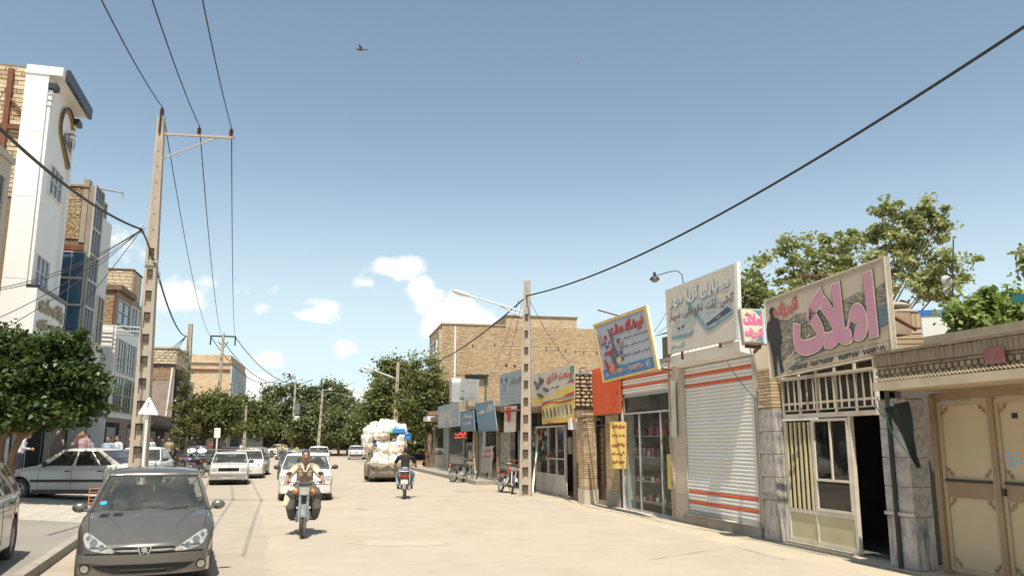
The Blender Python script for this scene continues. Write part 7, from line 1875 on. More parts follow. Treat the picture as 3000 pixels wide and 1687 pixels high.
P4,t4 = simplepole('slim concrete pole behind the olive grey hatchback',714,1188,722,84,.32,onpave=False,pyb=1335)
P5,t5 = simplepole('concrete pole carrying a transformer box before the dark trees',855,1115,866,112,.42,onpave=False,pyb=1325)
MB().box(.2,.9,-.5,.2,4.6,5.3).build('transformer_box',white_paint,P5);MB().box(.2,.9,-.5,.2,5.5,7.0).build('transformer',mat('green_grey',(.14,.17,.15),.6),P5)
P6,t6 = simplepole('slim concrete pole with side bracket in front of the dark trees',930,1140,946,104,.36,onpave=False,pyb=1335)
P7,t7 = simplepole('concrete pole at the right kerb beside the white hatchback',1080,1125,1084,82,.38,onpave=False,pyb=1350)
P8,t8 = simplepole('concrete lamp pole behind the overloaded car',1153,1060,1167,64,.42,onpave=False,pyb=1370)
pb = ground(1540,1452);t9 = at(1544,822,pb.y)
P9 = lattice_pole('concrete lamp pole standing in front of the right hand shops',Vector((pb.x,pb.y,-.05)),t9.z+.05,.42,.21,.32,rad(-8),11,.86,((t9.x-pb.x)/t9.z,0))
q9 = lambda v:Matrix.Rotation(rad(8),4,'Z') @ (v - Vector((pb.x,pb.y,-.05)))
def lamp(pole,tf,arm,head,d,r=.03):
 mb = MB();mb.tube([tf(at(*a,d_)) for a,d_ in arm],r,6);mb.build('lamp_arm',white_paint,pole)
 a,b = tf(at(*head[0],d)),tf(at(*head[1],d));L_ = (b-a).length;dirx = (b-a).normalized();Mx = dirx.to_track_quat('X','Z').to_matrix().to_4x4()
 mb = MB();mb.sphere(tuple((a+b)/2),(L_/2,L_*.19,L_*.11),14,8,Mx);mb.build('lamp_head',white_paint,pole)
lamp(P9,q9,(((1375,866),pb.y-.8),((1530,912),pb.y)),((1323,850),(1380,868)),pb.y-.9);MB().tube([q9(at(1465,897,pb.y-.3)),q9(at(1530,928,pb.y))],.02,5).build('lamp_brace',white_paint,P9)
q8 = lambda v:v - P8.location
lamp(P8,q8,(((1085,1080),63),((1152,1106),64)),((1060,1073),(1090,1082)),63,.06)
q7 = lambda v:v - P7.location
lamp(P7,q7,(((1030,1144),81),((1080,1156),82)),((1010,1134),(1035,1144)),81,.06)
q2_ = lambda v:v - P2.location
lamp(P2,q2_,(((520,1220),43.5),((545,1224),44)),((512,1214),(524,1214)),43.4,.04)
# hooked street lamp behind the phone shop sign
pl = thing('hooked_street_lamp','black bell shaped street lamp on a curved arm behind the phone shop sign','street lamp',at(2002,850,25) - Vector((0,0,3)))
q0 = lambda v:v - pl.location
MB().tube([q0(at(*a,25)) for a in ((2003,1000),(2002,830),(1998,805),(1985,793),(1960,796),(1921,808))],.02,6).build('arm',mat('bluish_pipe',(.16,.18,.22),.5),pl)
MB().lathe([(0,.2),(.04,.2),(.05,.08),(.13,.03),(.16,-.04),(.0,-.05)],14).build('shade',steel_dark,pl,q0(at(1918,816,25)))
MB().lathe([(0,0),(.12,0),(.08,-.07),(0,-.08)],12).build('glass',mat('dim_bowl',(.25,.25,.22),.3),pl,q0(at(1918,820,25)))
def catenary(a,b,sag,n=24):return [a.lerp(b,i/n) - Vector((0,0,sag*4*(i/n)*(1-i/n))) for i in range(n+1)]
def wire(lab,pts,r,grp=None,m=None):
 o = MB().tube(pts,r,6).build('overhead_wire',m or wire_m);tag(o,lab,'wire',grp);return o
wire('bare overhead wire running up from the top of the tall pole, leftmost of three',catenary(tp[0],at(190,-220,9.5),.15),.014)
wire('bare overhead wire running up from the middle insulator of the bracket',catenary(tp[1],at(375,-220,9.5),.15),.014)
wire('bare overhead wire running up from the outer end of the bracket',catenary(tp[2],at(545,-250,9.5),.15),.014)
F3 = [at(618,986,78),at(655,1000,78),at(690,988,78)]
for k,(a,b) in enumerate(zip(tp,F3)):wire(['wire from the tall pole top to the left end of the distant crossarm','wire from the bracket middle down the street to the distant T pole','wire from the bracket end down the street to the right end of the distant crossarm'][k],catenary(a,b,1.2),.016)
F5 = [at(820,1110,112),at(858,1106,112),at(915,1112,108)]
for k,(a,b) in enumerate(zip(F3,F5)):wire(['lowest','middle','highest'][k] + ' of the sagging wires leaving the distant T pole to the right',catenary(a,b,2.0),.035)
MB_ = MB().tube([at(850,1112,112),at(915,1114,111)],.05,4);q5 = lambda v:v - P5.location;o = MB().tube([q5(at(866,1114,112)),q5(at(915,1114,111))],.05,4).build('crossarm',galv,P5);o = MB().tube([q5(at(868,1140,112)),q5(at(893,1125,111))],.04,4).build('brace',galv,P5)
q6 = lambda v:v - P6.location;MB().tube([q6(at(946,1142,104)),q6(at(975,1142,103))],.05,4).build('crossarm',galv,P6);MB().tube([q6(at(946,1160,104)),q6(at(970,1148,103))],.04,4).build('brace',galv,P6)
wire('thick black cable sweeping down from the upper right corner to the shop lamp pole',catenary(at(1545,866,pb.y-.2),at(3120,0,9.),.55,40),.024)
wire('thick black cable continuing from the shop lamp pole across the brick wall down the street',catenary(at(1545,866,pb.y-.2),at(1180,1078,64),.8,30),.030)
J = at(415,672,D1-.15)
wire('thick twisted black cable coming in from the left edge to the tall pole',catenary(at(-60,320,12),J,.25,30),.030)
wire('thick black cable dropping from the tall pole to the creeper covered pole',catenary(J,at(455,775,D1-.1),-.05,8) + catenary(at(455,775,D1-.1),at(548,985,44),.5,20)[1:],.028)
mb = MB()
for i in range(16):
 a = i*.9;mb.tube([J + Vector((.05*cos(a)*i/9,-.02,.05*sin(a)*i/9)),J + Vector((.07*cos(a+.6)*i/9,.02,.08*sin(a+.6)*i/9 - .03))],.010,4)
tag(mb.build('cable_joint',wire_m),'tangled cable joint just left of the tall pole','cable joint')
for k,((px,py),s_) in enumerate((((-20,847),.25),((-20,852),.3),((-20,938),.2),((-20,980),.2),((160,985),.1))):
 wire(['upper of the two almost parallel service wires running left from the cable joint','lower of the two almost parallel service wires running left from the cable joint','middle service wire falling left from the cable joint','lowest service wire falling left past the white tower','steep service wire from the cable joint into the street tree'][k],catenary(J,at(px,py,20 if k < 4 else 24),s_),.010)
J2 = at(545,985,44)
for k,(px,py) in enumerate(((440,1062),(440,1085),(488,1062))):wire(['upper','middle','steepest'][k] + ' thin service wire running left from the creeper covered pole',catenary(J2,at(px,py,60),.1),.018)
for k,(a,b,da,db) in enumerate((((1520,880),(1440,1100),pb.y,58),((1530,885),(1478,1090),pb.y,58),((1552,880),(1668,1065),pb.y,25),((1455,1100),(1240,1085),56,64))):
 wire(['steeper service wire falling left from the shop lamp pole across the brick wall','second service wire falling from the shop lamp pole to the roof','service wire falling right from the shop lamp pole to the shoe banner','faint cable crossing low in front of the big brick wall'][k],catenary(at(*a,da),at(*b,db),.15),.010 if k < 3 else .02)
for k,(a,b,da,db) in enumerate((((1975,870),(1905,985),22,23),((1975,925),(1925,975),22,23),((2130,1060),(2240,1190),16,14.5))):wire(['upper thin blue wire between the tilted sign and the phone shop sign','lower thin wire between the tilted sign and the phone shop sign','loose cable hanging beside the brick top of the marble pillar'][k],catenary(at(*a,da),at(*b,db),.08),.007)
# ================================================================== ROAD SIGNS, RACK, LOUDSPEAKER, BIRD
D2 = 19.5
sg = thing('warning_sign','back of a white triangular road sign on a leaning post before the tall pole','road sign',(at(416,1380,D2).x,D2,zl(at(416,1380,D2).x,D2)))
q_ = lambda v:v - Vector(sg.location)
MB().tube([Vector((0,0,0)),q_(at(437,1165,D2))],.032,10).build('post',white_paint,sg)
tri = [at(406,1212,D2),at(468,1216,D2-.1),at(440,1160,D2)]
mb = MB();c = sum(tri,Vector())/3;P = []
for i in range(3):
 a,b = tri[i],tri[(i+1) % 3];P += [a.lerp(b,.06),a.lerp(b,.94)]
mb.prism([(i,0) for i in range(6)],lambda a,b,s:q_(P[int(a)]) + Vector((0,(-.06,-.04)[s],0))) if False else mb._add([q_(p)+Vector((0,-.05,0)) for p in P] + [q_(p)+Vector((0,-.035,0)) for p in P],[tuple(range(6)),tuple(range(11,5,-1))] + [(i,(i+1) % 6,(i+1) % 6+6,i+6) for i in range(6)])
mb.build('plate',white_paint,sg,fix=True);MB().cbox(q_(at(438,1195,D2)) + Vector((0,-.07,0)),(.05,.02,.3)).build('bracket',galv,sg)
s2 = thing('square_sign','back of a small white square road sign behind the old white saloon','road sign',at(632,1340,42) * 1)
zz = at(632,1340,42).z
MB().tube([(0,0,-.2),(0.02,0,at(636,1255,42).z-zz)],.04,8).build('post',white_paint,s2);MB().box(-.14,.17,-.05,-.03,at(636,1282,42).z-zz,at(636,1253,42).z-zz).build('plate',white_paint,s2)
D3 = 20.5
rk = at(300,1480,D3);zr = zl(rk.x,D3)
rack = thing('steel_rack','orange primed steel rack with many rails standing on the pavement behind the grey hatchback','rack',(at(258,1466,D3).x,D3,zr),rad(-3))
om = mat('orange_primer',(.55,.20,.07),.7,var=.15)
for (x0_,x1_,z0_,z1_,dy,n) in ((0,.72,0,.56,0,7),(.36,1.2,.0,.82,.35,8)):
 for x in (x0_,x1_):MB().box(x,x+.02,dy,dy+.02,z0_,z1_).build('upright',om,rack)
 for k in range(n):
  z = z0_ + .03 + (z1_-z0_-.05)*k/(n-1);MB().box(x0_+.02,x1_,dy,dy+.015,z,z+.015).build('rail',cream_steel if k % 3 == 1 else om,rack)
sk = thing('loudspeaker_mast','mast with round loudspeaker horns among the tree branches at upper right','loudspeaker',at(2790,1000,24))
q_ = lambda v:v - Vector(sk.location)
MB().tube([q_(at(2790,1000,24)),q_(at(2793,700,24))],.02,6).build('mast',steel_dark,sk)
for (px,py,r_) in ((2774,822,.17),(2771,853,.09)):
 Mx = Matrix.Rotation(rad(80),4,'X');o = MB().lathe([(.03,.2),(.05,.12),(r_*.6,.04),(r_,0),(r_*1.03,.0),(r_*.95,.02),(0,.1)],18,Mx).build('horn',mat('horn_grey',(.35,.36,.33),.5,.2),sk,q_(at(px,py,23.9)))
tag(MB().tube([at(2338,806,20),at(2430,808,20)],.025,6).build('roof_pipe',rust),'short rusty pipe sticking out above the big beige sign','pipe')
bd = MB();c = at(1057,146,30)
bd.sphere((0,0,0),(.16,.05,.045),10,6);bd.sphere((-.15,0,.02),.035,8,5)
bd._add([(-.05,0,.03),(.06,0,.03),(.02,.10,.20),(-.04,.12,.22)],[(0,1,2,3)]);bd._add([(-.05,0,.03),(.06,0,.03),(.0,-.14,.12),(-.06,-.14,.16)],[(3,2,1,0)]);bd._add([(.14,-.02,0),(.14,.02,0),(.28,.05,-.02),(.28,-.05,-.02)],[(0,1,2,3)])
o = bd.build('bird',mat('bird_grey',(.10,.08,.065),.8),None,c);tag(o,'small dark bird flying high in the open sky','bird')
o = MB().sphere((0,0,0),(.06,.03,.05),8,5).build('bird',mat('bird_tan',(.3,.15,.06),.8),None,at(1694,183,40));tag(o,'tiny far bird in the sky, a mere brown speck','bird')
# things on the roofs at the right
yb = Rthing('brick_gatepost','tan brick post behind the estate agent sign with grooved courses and sacks on top','pillar',hx(2600,950,1.2),y=1.2)
Q = Frame(R.w(hx(2600,950,1.2),1.2,0),R.w(hx(2600,950,1.2),1.2,0) + Vector((cos(rad(-12)),sin(rad(-12)),0)));yb.rotation_euler = (0,0,rad(-12))
xq = Q.hx(2700,960);zq0,zq1,zqm = Q.hz(2650,1045),Q.hz(2650,921),Q.hz(2650,962)
MB().box(.0,xq,.0,.7,zq0-.6,zq1).build('core',mortar_m,yb)
pieces(yb,'upright_brick',[brick_tan,brick_buff],[(x,x+.07,-.02,.0,zqm+.01,zq1) for x in np.arange(0,xq-.03,.078)],cap=40)
pieces(yb,'brick_course',[brick_buff,brick_tan],[(0,xq,-.015+random.uniform(0,.004),.0,z,z+.07) for z in np.arange(zq0-.3,zqm-.06,.088)],cap=40)
for k,(dx,dz,rx) in enumerate(((.30,.07,.30),(.22,.19,.24))):
 o = MB().sphere((0,0,0),(rx,.2,.075),14,8).build('sandbag',mat('sandbag',(.32,.26,.20),.95,var=.15,bump=.5,bscale=12),None,Q.w(dx,.25,zq1+dz));tag(o,['lower','upper'][k] + ' of two sagging sandbags on the brick post behind the big sign','sandbag')
hw_ = Rthing('roof_parapet','low tan rendered parapet behind the brick canopy under the blue framed cabin','wall',hx(2705,1000,1.6),y=1.6);MB().box(0,2.2,0,.25,1,hz(2760,978,1.6)).build('wall',MATS['tan_render'],hw_)
cbn = thing('site_cabin','small white cabin framed in bright blue above the canopy','cabin',at(2688,975,17));cbn.rotation_euler = (0,0,rad(-14))
MB().box(.02,1.0,.0,.8,-.3,.38).build('panel',white_paint,cbn);mb = MB();mb.box(0,.09,-.03,.83,-.3,.47);mb.box(.09,1.05,-.03,.83,.38,.47);mb.build('blue_frame',mat('cabin_blue',(.03,.16,.50),.5),cbn)
MB().box(-.45,0,.0,.4,.39,.45).build('roof_strip',MATS['cabin_blue'],cbn)
grn = Rthing('green_roof_sign','strip of teal sign at the right picture edge above the leafy bush','sign',hx(2968,880,.8),y=.8);MB().box(0,1.2,0,.06,hz(2985,885,.8),hz(2985,862,.8)).build('board',mat('teal_board',(.03,.25,.25),.6),grn)
shed = Rthing('tin_shed_roof','shaded corrugated shed roof behind the tilted sign and phone shop sign','roof',hx(1912,1010,1.),y=1.)
mb = MB();rows = []
za_,zb2 = hz(1915,985,1.),hz(1915,1010,1.)
L_ = hx(1990,1010,1.) - hx(1912,1010,1.)
mb.grid([[(i*L_/40,0,za_ - .0 + .02*(i % 2)),(i*L_/40,1.6,za_+.35+.02*(i % 2))] for i in range(41)],smooth=False);mb.build('sheet',galv,shed);MB().box(0,L_,.3,.4,1.5,za_-.02).build('wall',mud,shed)
# ================================================================== TREES
bark = mat('bark',(.20,.125,.075),.95,var=.3,scale=6,bump=.8,bscale=18,stretch=(1,1,.25));bark_g = mat('grey_bark',(.17,.145,.11),.95,var=.25,scale=6,bump=.7)
def leaf_cloud(blobs,n,size,clump,up=.5,seed=1,fill=.35):
 g = np.random.default_rng(seed);vol = np.array([b[1][0]*b[1][1]*b[1][2] for b in blobs])**.75;pr = vol/vol.sum()
 nc = max(12,n//60);bi = g.choice(len(blobs),nc,p=pr)
 dirs = g.normal(size=(nc,3));dirs /= np.linalg.norm(dirs,axis=1)[:,None];rr_ = (fill + (1-fill)*g.random(nc)**.5)[:,None]
 C_ = np.array([blobs[i][0] for i in bi]);Rr = np.array([blobs[i][1] for i in bi]);cen = C_ + dirs*Rr*rr_
 ci = g.integers(0,nc,n);csz = clump*(.5 + g.random(nc));off_ = g.normal(size=(n,3))*csz[ci][:,None]*np.array([1,1,.6]);pos = cen[ci] + off_
 # leaf frame
 nrm = g.normal(size=(n,3)) + np.array([0,0,up*2.2]) + dirs[ci]*.8;nrm /= np.linalg.norm(nrm,axis=1)[:,None]
 t = g.normal(size=(n,3));t -= nrm*(t*nrm).sum(1)[:,None];t /= np.linalg.norm(t,axis=1)[:,None];b = np.cross(nrm,t)
 s = size*(.55 + .8*g.random(n))[:,None]
 droop = nrm*(-.18)*s
 v = np.stack([pos - t*s*.55,pos + b*s*.34 + t*s*-.05,pos + t*s*.6 + droop,pos - b*s*.34 + t*s*-.05],1).reshape(-1,3)
 tone = np.clip(g.random(n)*.6 + g.random(nc)[ci]*.4,0,1)
 return v,np.repeat(tone,4),cen
def leaf_mesh(name,v,tone,m):
 n = len(v)//4;me = bpy.data.meshes.new(name);me.vertices.add(len(v));me.vertices.foreach_set('co',v.astype(np.float32).ravel())
 me.loops.add(n*4);me.loops.foreach_set('vertex_index',np.arange(n*4,dtype=np.int32));me.polygons.add(n);me.polygons.foreach_set('loop_start',np.arange(0,n*4,4,dtype=np.int32));me.polygons.foreach_set('loop_total',np.full(n,4,dtype=np.int32))
 a = me.attributes.new('tone','FLOAT','POINT');a.data.foreach_set('value',tone.astype(np.float32));me.materials.append(m);me.update();me.validate();return me
def tree(lab,base,trunk_h,tr,blobs,n,size,clump,m,seed=1,stems=1,lean=(0,0),name='street_tree',bm_=None,limbs=14,fill=.35,group=None,up=.5):
 """blobs in world metres relative to base"""
 t = thing(name,lab,'tree',base,0,group);v,tone,cen = leaf_cloud(blobs,n,size,clump,up,seed,fill)
 link('crown',leaf_mesh('crown',v,tone,m),t,kind='stuff')
 rg = random.Random(seed);mb = MB()
 for k in range(stems):
  dx = (k-(stems-1)/2)*tr*3
  top = Vector((lean[0]+dx*1.5,lean[1],trunk_h));pts = [Vector((dx*.6,0,-.1)),Vector((dx*.8+lean[0]*.3+.05,.03,trunk_h*.35)),Vector((dx+lean[0]*.65-.04,lean[1]*.6,trunk_h*.7)),top]
  mb.tube(pts,[tr*1.25,tr,tr*.85,tr*.7],10)
  for i in range(limbs//stems):
   c = Vector(cen[rg.randrange(len(cen))]); 
   mid = top.lerp(c,.5) + Vector((rg.uniform(-.1,.1),rg.uniform(-.1,.1),.12))*max(1,tr*5)
   mb.tube([top - Vector((0,0,trunk_h*.1*rg.random())),mid,c],[tr*.5,tr*.28,tr*.08],6)
 mb.build('trunk',bm_ or bark,t);return t
L_dark = leaf_mat('dark_leaf',(.030,.052,.014),(.085,.125,.030));L_mid = leaf_mat('mid_leaf',(.080,.098,.032),(.225,.232,.088));L_ash = leaf_mat('ash_leaf',(.16,.175,.070),(.40,.40,.20));L_br = leaf_mat('bright_leaf',(.12,.16,.04),(.28,.34,.10));L_far = leaf_mat('far_leaf',(.065,.084,.032),(.190,.205,.085))
L_yel = leaf_mat('yellowish_leaf',(.10,.095,.03),(.20,.19,.07))
def blobs_px(base,lst,d):
 out = []
 for (px,py,rx,ry,dd) in lst:
  c = at(px,py,d+dd);k = (d+dd)/2442.;rg = random.Random(int(px*7+py))
  for q_ in range(3):
   a_ = rg.uniform(-.4,3.5);f_ = rg.uniform(.28,.42);c2 = at(px + rx*1.0*cos(a_),py - ry*1.0*sin(a_),d+dd+rg.uniform(-.3,.3));out.append(((c2.x-base.x,c2.y-base.y,c2.z-base.z),(rx*k*f_,rx*k*f_,ry*k*f_)))
  out.append(((c.x-base.x,c.y-base.y,c.z-base.z),(rx*k,(rx+ry)/2*k*1.0,ry*k)))
 return out
def pxtree(lab,pxb,d,lst,th,tr,n,size,clump,m,seed,onp=True,**k):
 b = at(pxb,1294,d);base = Vector((b.x,d,zl(b.x,d) if (onp and b.x < kx(d)) else 0));return tree(lab,base,th,tr,blobs_px(base,lst,d),n,size,clump,m,seed,**k)
pxtree('dense dark green mulberry tree shading the left pavement, cut by the left frame edge',8,21.5,[(-160,1110,130,110,.3),(0,1100,110,105,0),(90,1090,120,95,-.3),(180,1085,90,80,.1),(215,1160,90,85,-.2),(90,1180,160,75,0),(215,1010,45,34,0),(265,1120,45,70,0),(60,1010,70,45,0),(130,1225,150,32,-.3),(0,1220,90,45,0)],1.75,.11,30000,.13,.16,L_dark,3,stems=2,lean=(.25,0),fill=.2,limbs=26)
pxtree('tall loose ash tree rising behind the right hand signs',2480,27,[(2300,800,95,75,0),(2420,760,80,75,1),(2560,740,110,90,0),(2640,690,75,80,.5),(2720,740,75,110,0),(2770,820,60,70,0),(2620,850,130,60,0),(2840,780,35,30,0),(2600,610,25,25,0),(2330,720,30,22,0),(2740,640,40,40,0),(2700,640,65,45,0),(2500,830,90,50,0),(2190,850,55,40,0),(2400,690,35,22,0),(2640,620,45,30,0)],3.0,.10,15000,.15,.13,L_ash,5,name='ash_tree',bm_=mat('pale_bark',(.30,.26,.20),.9,var=.2),limbs=50,fill=.6)
pxtree('green tree tips showing between the phone shop sign and the shutter housing',2060,24,[(2050,1035,60,28,0),(2020,1035,40,25,0),(2195,870,30,60,0)],2.6,.08,2600,.14,.14,L_mid,6,limbs=10)
pxtree('bright leafy vine bush spilling over the canopy at the right edge',2890,15.5,[(2850,930,80,45,0),(2930,915,80,55,0),(2990,930,70,60,0),(3080,900,90,70,0),(2900,965,90,30,0)],1.9,.06,9000,.12,.12,L_br,7,name='vine_bush',limbs=16,fill=.3)
pxtree('sprig of a tree just entering the frame at the upper right edge',3060,19,[(3030,735,35,25,0),(3060,800,50,60,0)],4,.06,900,.14,.12,L_ash,8,limbs=6)
pxtree('bushy street tree on the left pavement behind the white square sign',628,62,[(620,1215,70,60,0),(585,1240,45,45,0),(668,1240,45,50,0),(640,1180,45,30,0),(560,1210,25,40,0)],2.6,.12,14000,.22,.3,L_mid,11)
pxtree('slim pale green tree behind the slim concrete pole',705,100,[(712,1210,35,55,0),(735,1245,40,40,0),(760,1235,40,45,3)],3,.14,7000,.35,.5,L_far,12)
pxtree('broad dark tree crown behind the transformer pole',840,122,[(810,1205,60,75,0),(860,1190,75,70,0),(800,1160,30,30,0),(850,1260,100,45,-2),(770,1250,45,50,0),(905,1240,60,70,0)],3,.25,17000,.42,.55,L_far,13,onp=False)
pxtree('tall dark tree behind the slim bracket pole',950,126,[(930,1195,60,65,0),(975,1200,60,60,0),(960,1250,90,55,-1)],3,.22,14000,.42,.55,L_far,14,onp=False)
pxtree('dark roadside tree at the far right kerb beyond the white hatchback',1020,118,[(1010,1225,50,55,0),(1045,1245,50,50,0),(1010,1270,75,35,-2)],3,.2,11000,.42,.55,L_far,15,onp=False)
for k,(px,d) in enumerate(((890,112),(960,112),(992,108),(1060,100))): 
 pxtree(['leaning dark shade tree nearest the yellow stall','dark shade tree low branches before the bracket pole','dark shade tree shading the road end','dark shade tree beside the far right pole'][k],px,d,[(px,1270,40,30,0),(px+12,1245,35,25,0)],2.5,.16,5000,.4,.5,L_far,20+k,onp=False)
pxtree('rounded green tree right of the road behind the overloaded car',1160,76,[(1140,1130,55,70,0),(1185,1110,60,60,0),(1120,1190,60,60,0),(1180,1200,70,60,0),(1105,1235,40,40,0)],3,.18,16000,.26,.36,L_mid,30,onp=False)
pxtree('tall willowy tree before the left end of the big brick wall',1258,58,[(1250,1090,45,50,0),(1240,1150,65,60,0),(1270,1190,50,50,0),(1215,1210,55,60,0),(1258,1250,50,35,0),(1293,1170,25,50,0)],2.2,.14,16000,.17,.26,L_mid,31,onp=False,stems=2)
for k,(px,d) in enumerate(((745,175),(820,190),(900,200),(990,200),(1070,180),(1150,150),(1230,140),(1300,120))):
 if True:tree('hazy background tree in the belt closing the street, %s from the left' % ['first','second','third','fourth','fifth','sixth','seventh','last'][k],Hp(px,d),3,.3,[((0,0,5.5),(7,5,5)),((4,1,4),(5,4,4)),((-4,0,3.5),(5,4,3.5)),((0,0,2),(8,4,2.2))],6500,.75,.8,L_far,40+k,name='background_tree',limbs=6,group='belt of background trees')
# creeper on the second pole
b = at(532,1294,44);base = Vector((b.x,43.6,zl(b.x,44)))
cr_ = thing('creeper','straggling yellow green creeper climbing the second concrete pole','plant',base)
v,tone,cen = leaf_cloud(blobs_px(base,[(545,1100,10,60,-.2),(540,1190,16,70,-.2),(528,1270,20,60,-.3),(575,1170,14,30,0),(515,1210,14,20,0),(560,1260,20,30,0)],43.6),3200,.12,.12,.3,50,.2);link('foliage',leaf_mesh('foliage',v,tone,L_yel),cr_,kind='stuff')
mb = MB()
for (a,b_,c_) in (((505,1368),(515,1250),(545,1120)),((512,1368),(524,1280),(560,1200)),((518,1368),(512,1240),(524,1150))):mb.tube([at(*p_,43.6)-base for p_ in (a,b_,c_)],[.04,.03,.015],6)
mb.build('stem',bark_g,cr_)
# low wall, planter rim and carts right of the road end
lw_ = thing('low_stone_wall','low rough stone wall under the trees beyond the corner shop','wall',Hp(1205,70),rad(-6));MB().box(0,8,0,.5,0,.75).build('core',rubble,lw_)
it = courses(0,8,.0,.75,.5,.22,-.06,.0,joint=.03,jx=.4);pieces(lw_,'stone',[rubble,brick_tan,block_m],it)
fw = thing('far_compound_wall','pale plastered wall behind the yellow stall at the far junction','wall',Hp(790,124),rad(-5));MB().box(0,8,0,.3,0,2.4).build('wall',mat('pale_far_wall',(.50,.40,.30),.9),fw)
# ================================================================== MOTORCYCLES (forward = +Y)
def motorcycle(lab,loc,rz,tank,seatc=None,lean=0.,steer=0.,name='motorcycle',group=None,stand=False):
 m = thing(name,lab,'motorcycle',loc,rz,group);m.rotation_euler = (0,rad(lean),rz)
 R_,yf,yr = .30,.64,-.62;black = plastic;Mx = Matrix.Rotation(pi/2,4,'Y')
 def whl(y,rz_=0.):
  t = MB().lathe([(R_-.055,-.028),(R_-.02,-.042),(R_,-.015),(R_,.015),(R_-.02,.042),(R_-.055,.028)],26,Mx).build('wheel',black_rubber,m,(0,y,R_),rz_)
  r = MB().lathe([(R_-.07,-.025),(R_-.05,-.03),(R_-.05,.03),(R_-.07,.025),(R_-.07,-.025)],26,Mx);r.lathe([(0,-.06),(.05,-.06),(.05,.06),(0,.06)],12,Mx)
  for i in range(18):a = 2*pi*i/18;r.tube([(.03*(-1)**i,.045*cos(a),.045*sin(a)),(0,(R_-.06)*cos(a+.15),(R_-.06)*sin(a+.15))],.003,3)
  r.build('rim',chrome,t);return t
 whl(yf,steer);whl(yr)
 h = Vector((0,.42,.86))
 mb = MB()
 for s_ in (-1,1):mb.tube([(s_*.075,yf,R_),(s_*.075,h.y+.03,h.z),(s_*.075,h.y-.03,1.0)],[.028,.026,.02],8)
 mb.box(-.10,.10,h.y-.05,h.y+.05,.93,.96);mb.build('fork',chrome,m)
 def fender(y,a0,a1,nm,mt):
  rows = []
  for i in range(11):
   a = rad(a0 + (a1-a0)*i/10);r = R_+.03;rows.append([(x,y + (r - abs(x)*.4)*cos(a),R_ + (r - abs(x)*.4)*sin(a)) for x in (-.055,-.04,0,.04,.055)])
  o = MB().grid(rows).build(nm,mt,m);md = o.modifiers.new('t','SOLIDIFY');md.thickness = .006
 fender(yf,20,140,'front_mudguard',chrome);fender(yr,40,175,'rear_mudguard',chrome)
 mb = MB();mb.tube([(-.36,.20,1.02),(-.30,.26,1.02),(-.12,.36,1.04),(0,.40,.98),(.12,.36,1.04),(.30,.26,1.02),(.36,.20,1.02)],.013,8);mb.build('handlebar',chrome,m)
 for s_ in (-1,1):
  MB().tube([(s_*.38,.17,1.02),(s_*.28,.28,1.02)],.02,8).build('grip',black,m)
  MB().sphere((s_*.16,.49,.86),(.045,.04,.05),10,8).build('indicator',lamp_or,m);MB().tube([(s_*.16,.47,.86),(s_*.06,.44,.86)],.01,5).build('indicator_stalk',chrome,m)
  MB().sphere((s_*.15,yr-.12,.74),(.035,.04,.04),10,8).build('indicator',lamp_or,m)
  q = MB();q.tube([(s_*.26,.28,1.03),(s_*.30,.26,1.16)],.006,5);q.sphere((s_*.30,.26,1.19),(.055,.01,.04),10,6);q.build('mirror',black,m)
 MB().box(-.10,.10,.44,.53,.78,.93).build('headlamp',lamp_m,m,bevel=.02);MB().box(-.11,.11,.36,.50,.95,1.03).build('instrument_box',black,m,bevel=.02)
 MB().box(-.09,.09,.44,.47,.68,.77).build('number_board',black,m)
 rows = []
 for i in range(9):
  t = i/8;y = .38 - t*.50;w = (.06 + .085*sin(pi*min(1,t*1.1)**.7));zc = .80 - .03*t;hh = .04 + .085*sin(pi*(1-t)**.8*.9)
  rows.append([(w*cos(a),y,zc + hh*sin(a)) for a in [2*pi*k/14 for k in range(14)]])
 MB().grid(rows,closed=True).build('fuel_tank',tank,m)
 rows = []
 for i in range(9):
  t = i/8;y = -.08 - t*.72;w = .10 + .04*min(1,t*3);z = .78 + .05*t*t
  rows.append([(w*math.copysign(abs(cos(a))**.6,cos(a)),y,z + .055*math.copysign(abs(sin(a))**.7,sin(a))) for a in [2*pi*k/12 for k in range(12)]])
 mb = MB();mb.grid(rows,closed=True);mb._add(rows[-1],[tuple(range(12))]);mb._add(rows[0],[tuple(range(11,-1,-1))]);mb.build('seat',seatc or black,m)
 mb = MB();mb.box(-.13,.13,-.18,.16,.30,.46);mb.lathe([(.11,-.16),(.12,0),(.11,.16)],12,Matrix.Translation((0,-.05,.38)) @ Mx); 
 for k in range(5):mb.box(-.09,.09,.02+k*.0,.2,.47+k*.045,.49+k*.045)
 mb.box(-.06,.06,.04,.17,.46,.70);mb.build('engine',galv,m)
 mb = MB(); 
 for s_ in (-1,1):mb.tube([(0,.40,.82),(s_*.03,.28,.42),(s_*.06,-.1,.28),(s_*.08,yr,R_),(s_*.08,-.45,.66),(s_*.06,-.1,.70),(0,.36,.88)],.015,6);mb.tube([(s_*.09,-.45,.66),(s_*.10,-.85,.74)],.012,5)
 mb.build('frame',steel_dark,m)
 mb = MB();mb.tube([(.06,.18,.55),(.12,.24,.35),(.13,.05,.26),(.15,-.3,.28),(.16,-.85,.36)],[.02,.02,.02,.04,.038],8);mb.build('exhaust',chrome,m)
 MB().box(-.145,-.10,-.42,-.14,.52,.68).build('side_cover',tank,m,bevel=.02);MB().box(.10,.145,-.42,-.14,.52,.68).build('side_cover',tank,m,bevel=.02)
 MB().box(-.08,.08,yr-.22,yr-.15,.66,.76).build('tail_lamp',lamp_red,m,bevel=.02);MB().box(-.11,.11,yr-.25,yr-.235,.48,.62).build('number_plate',plate_w,m)
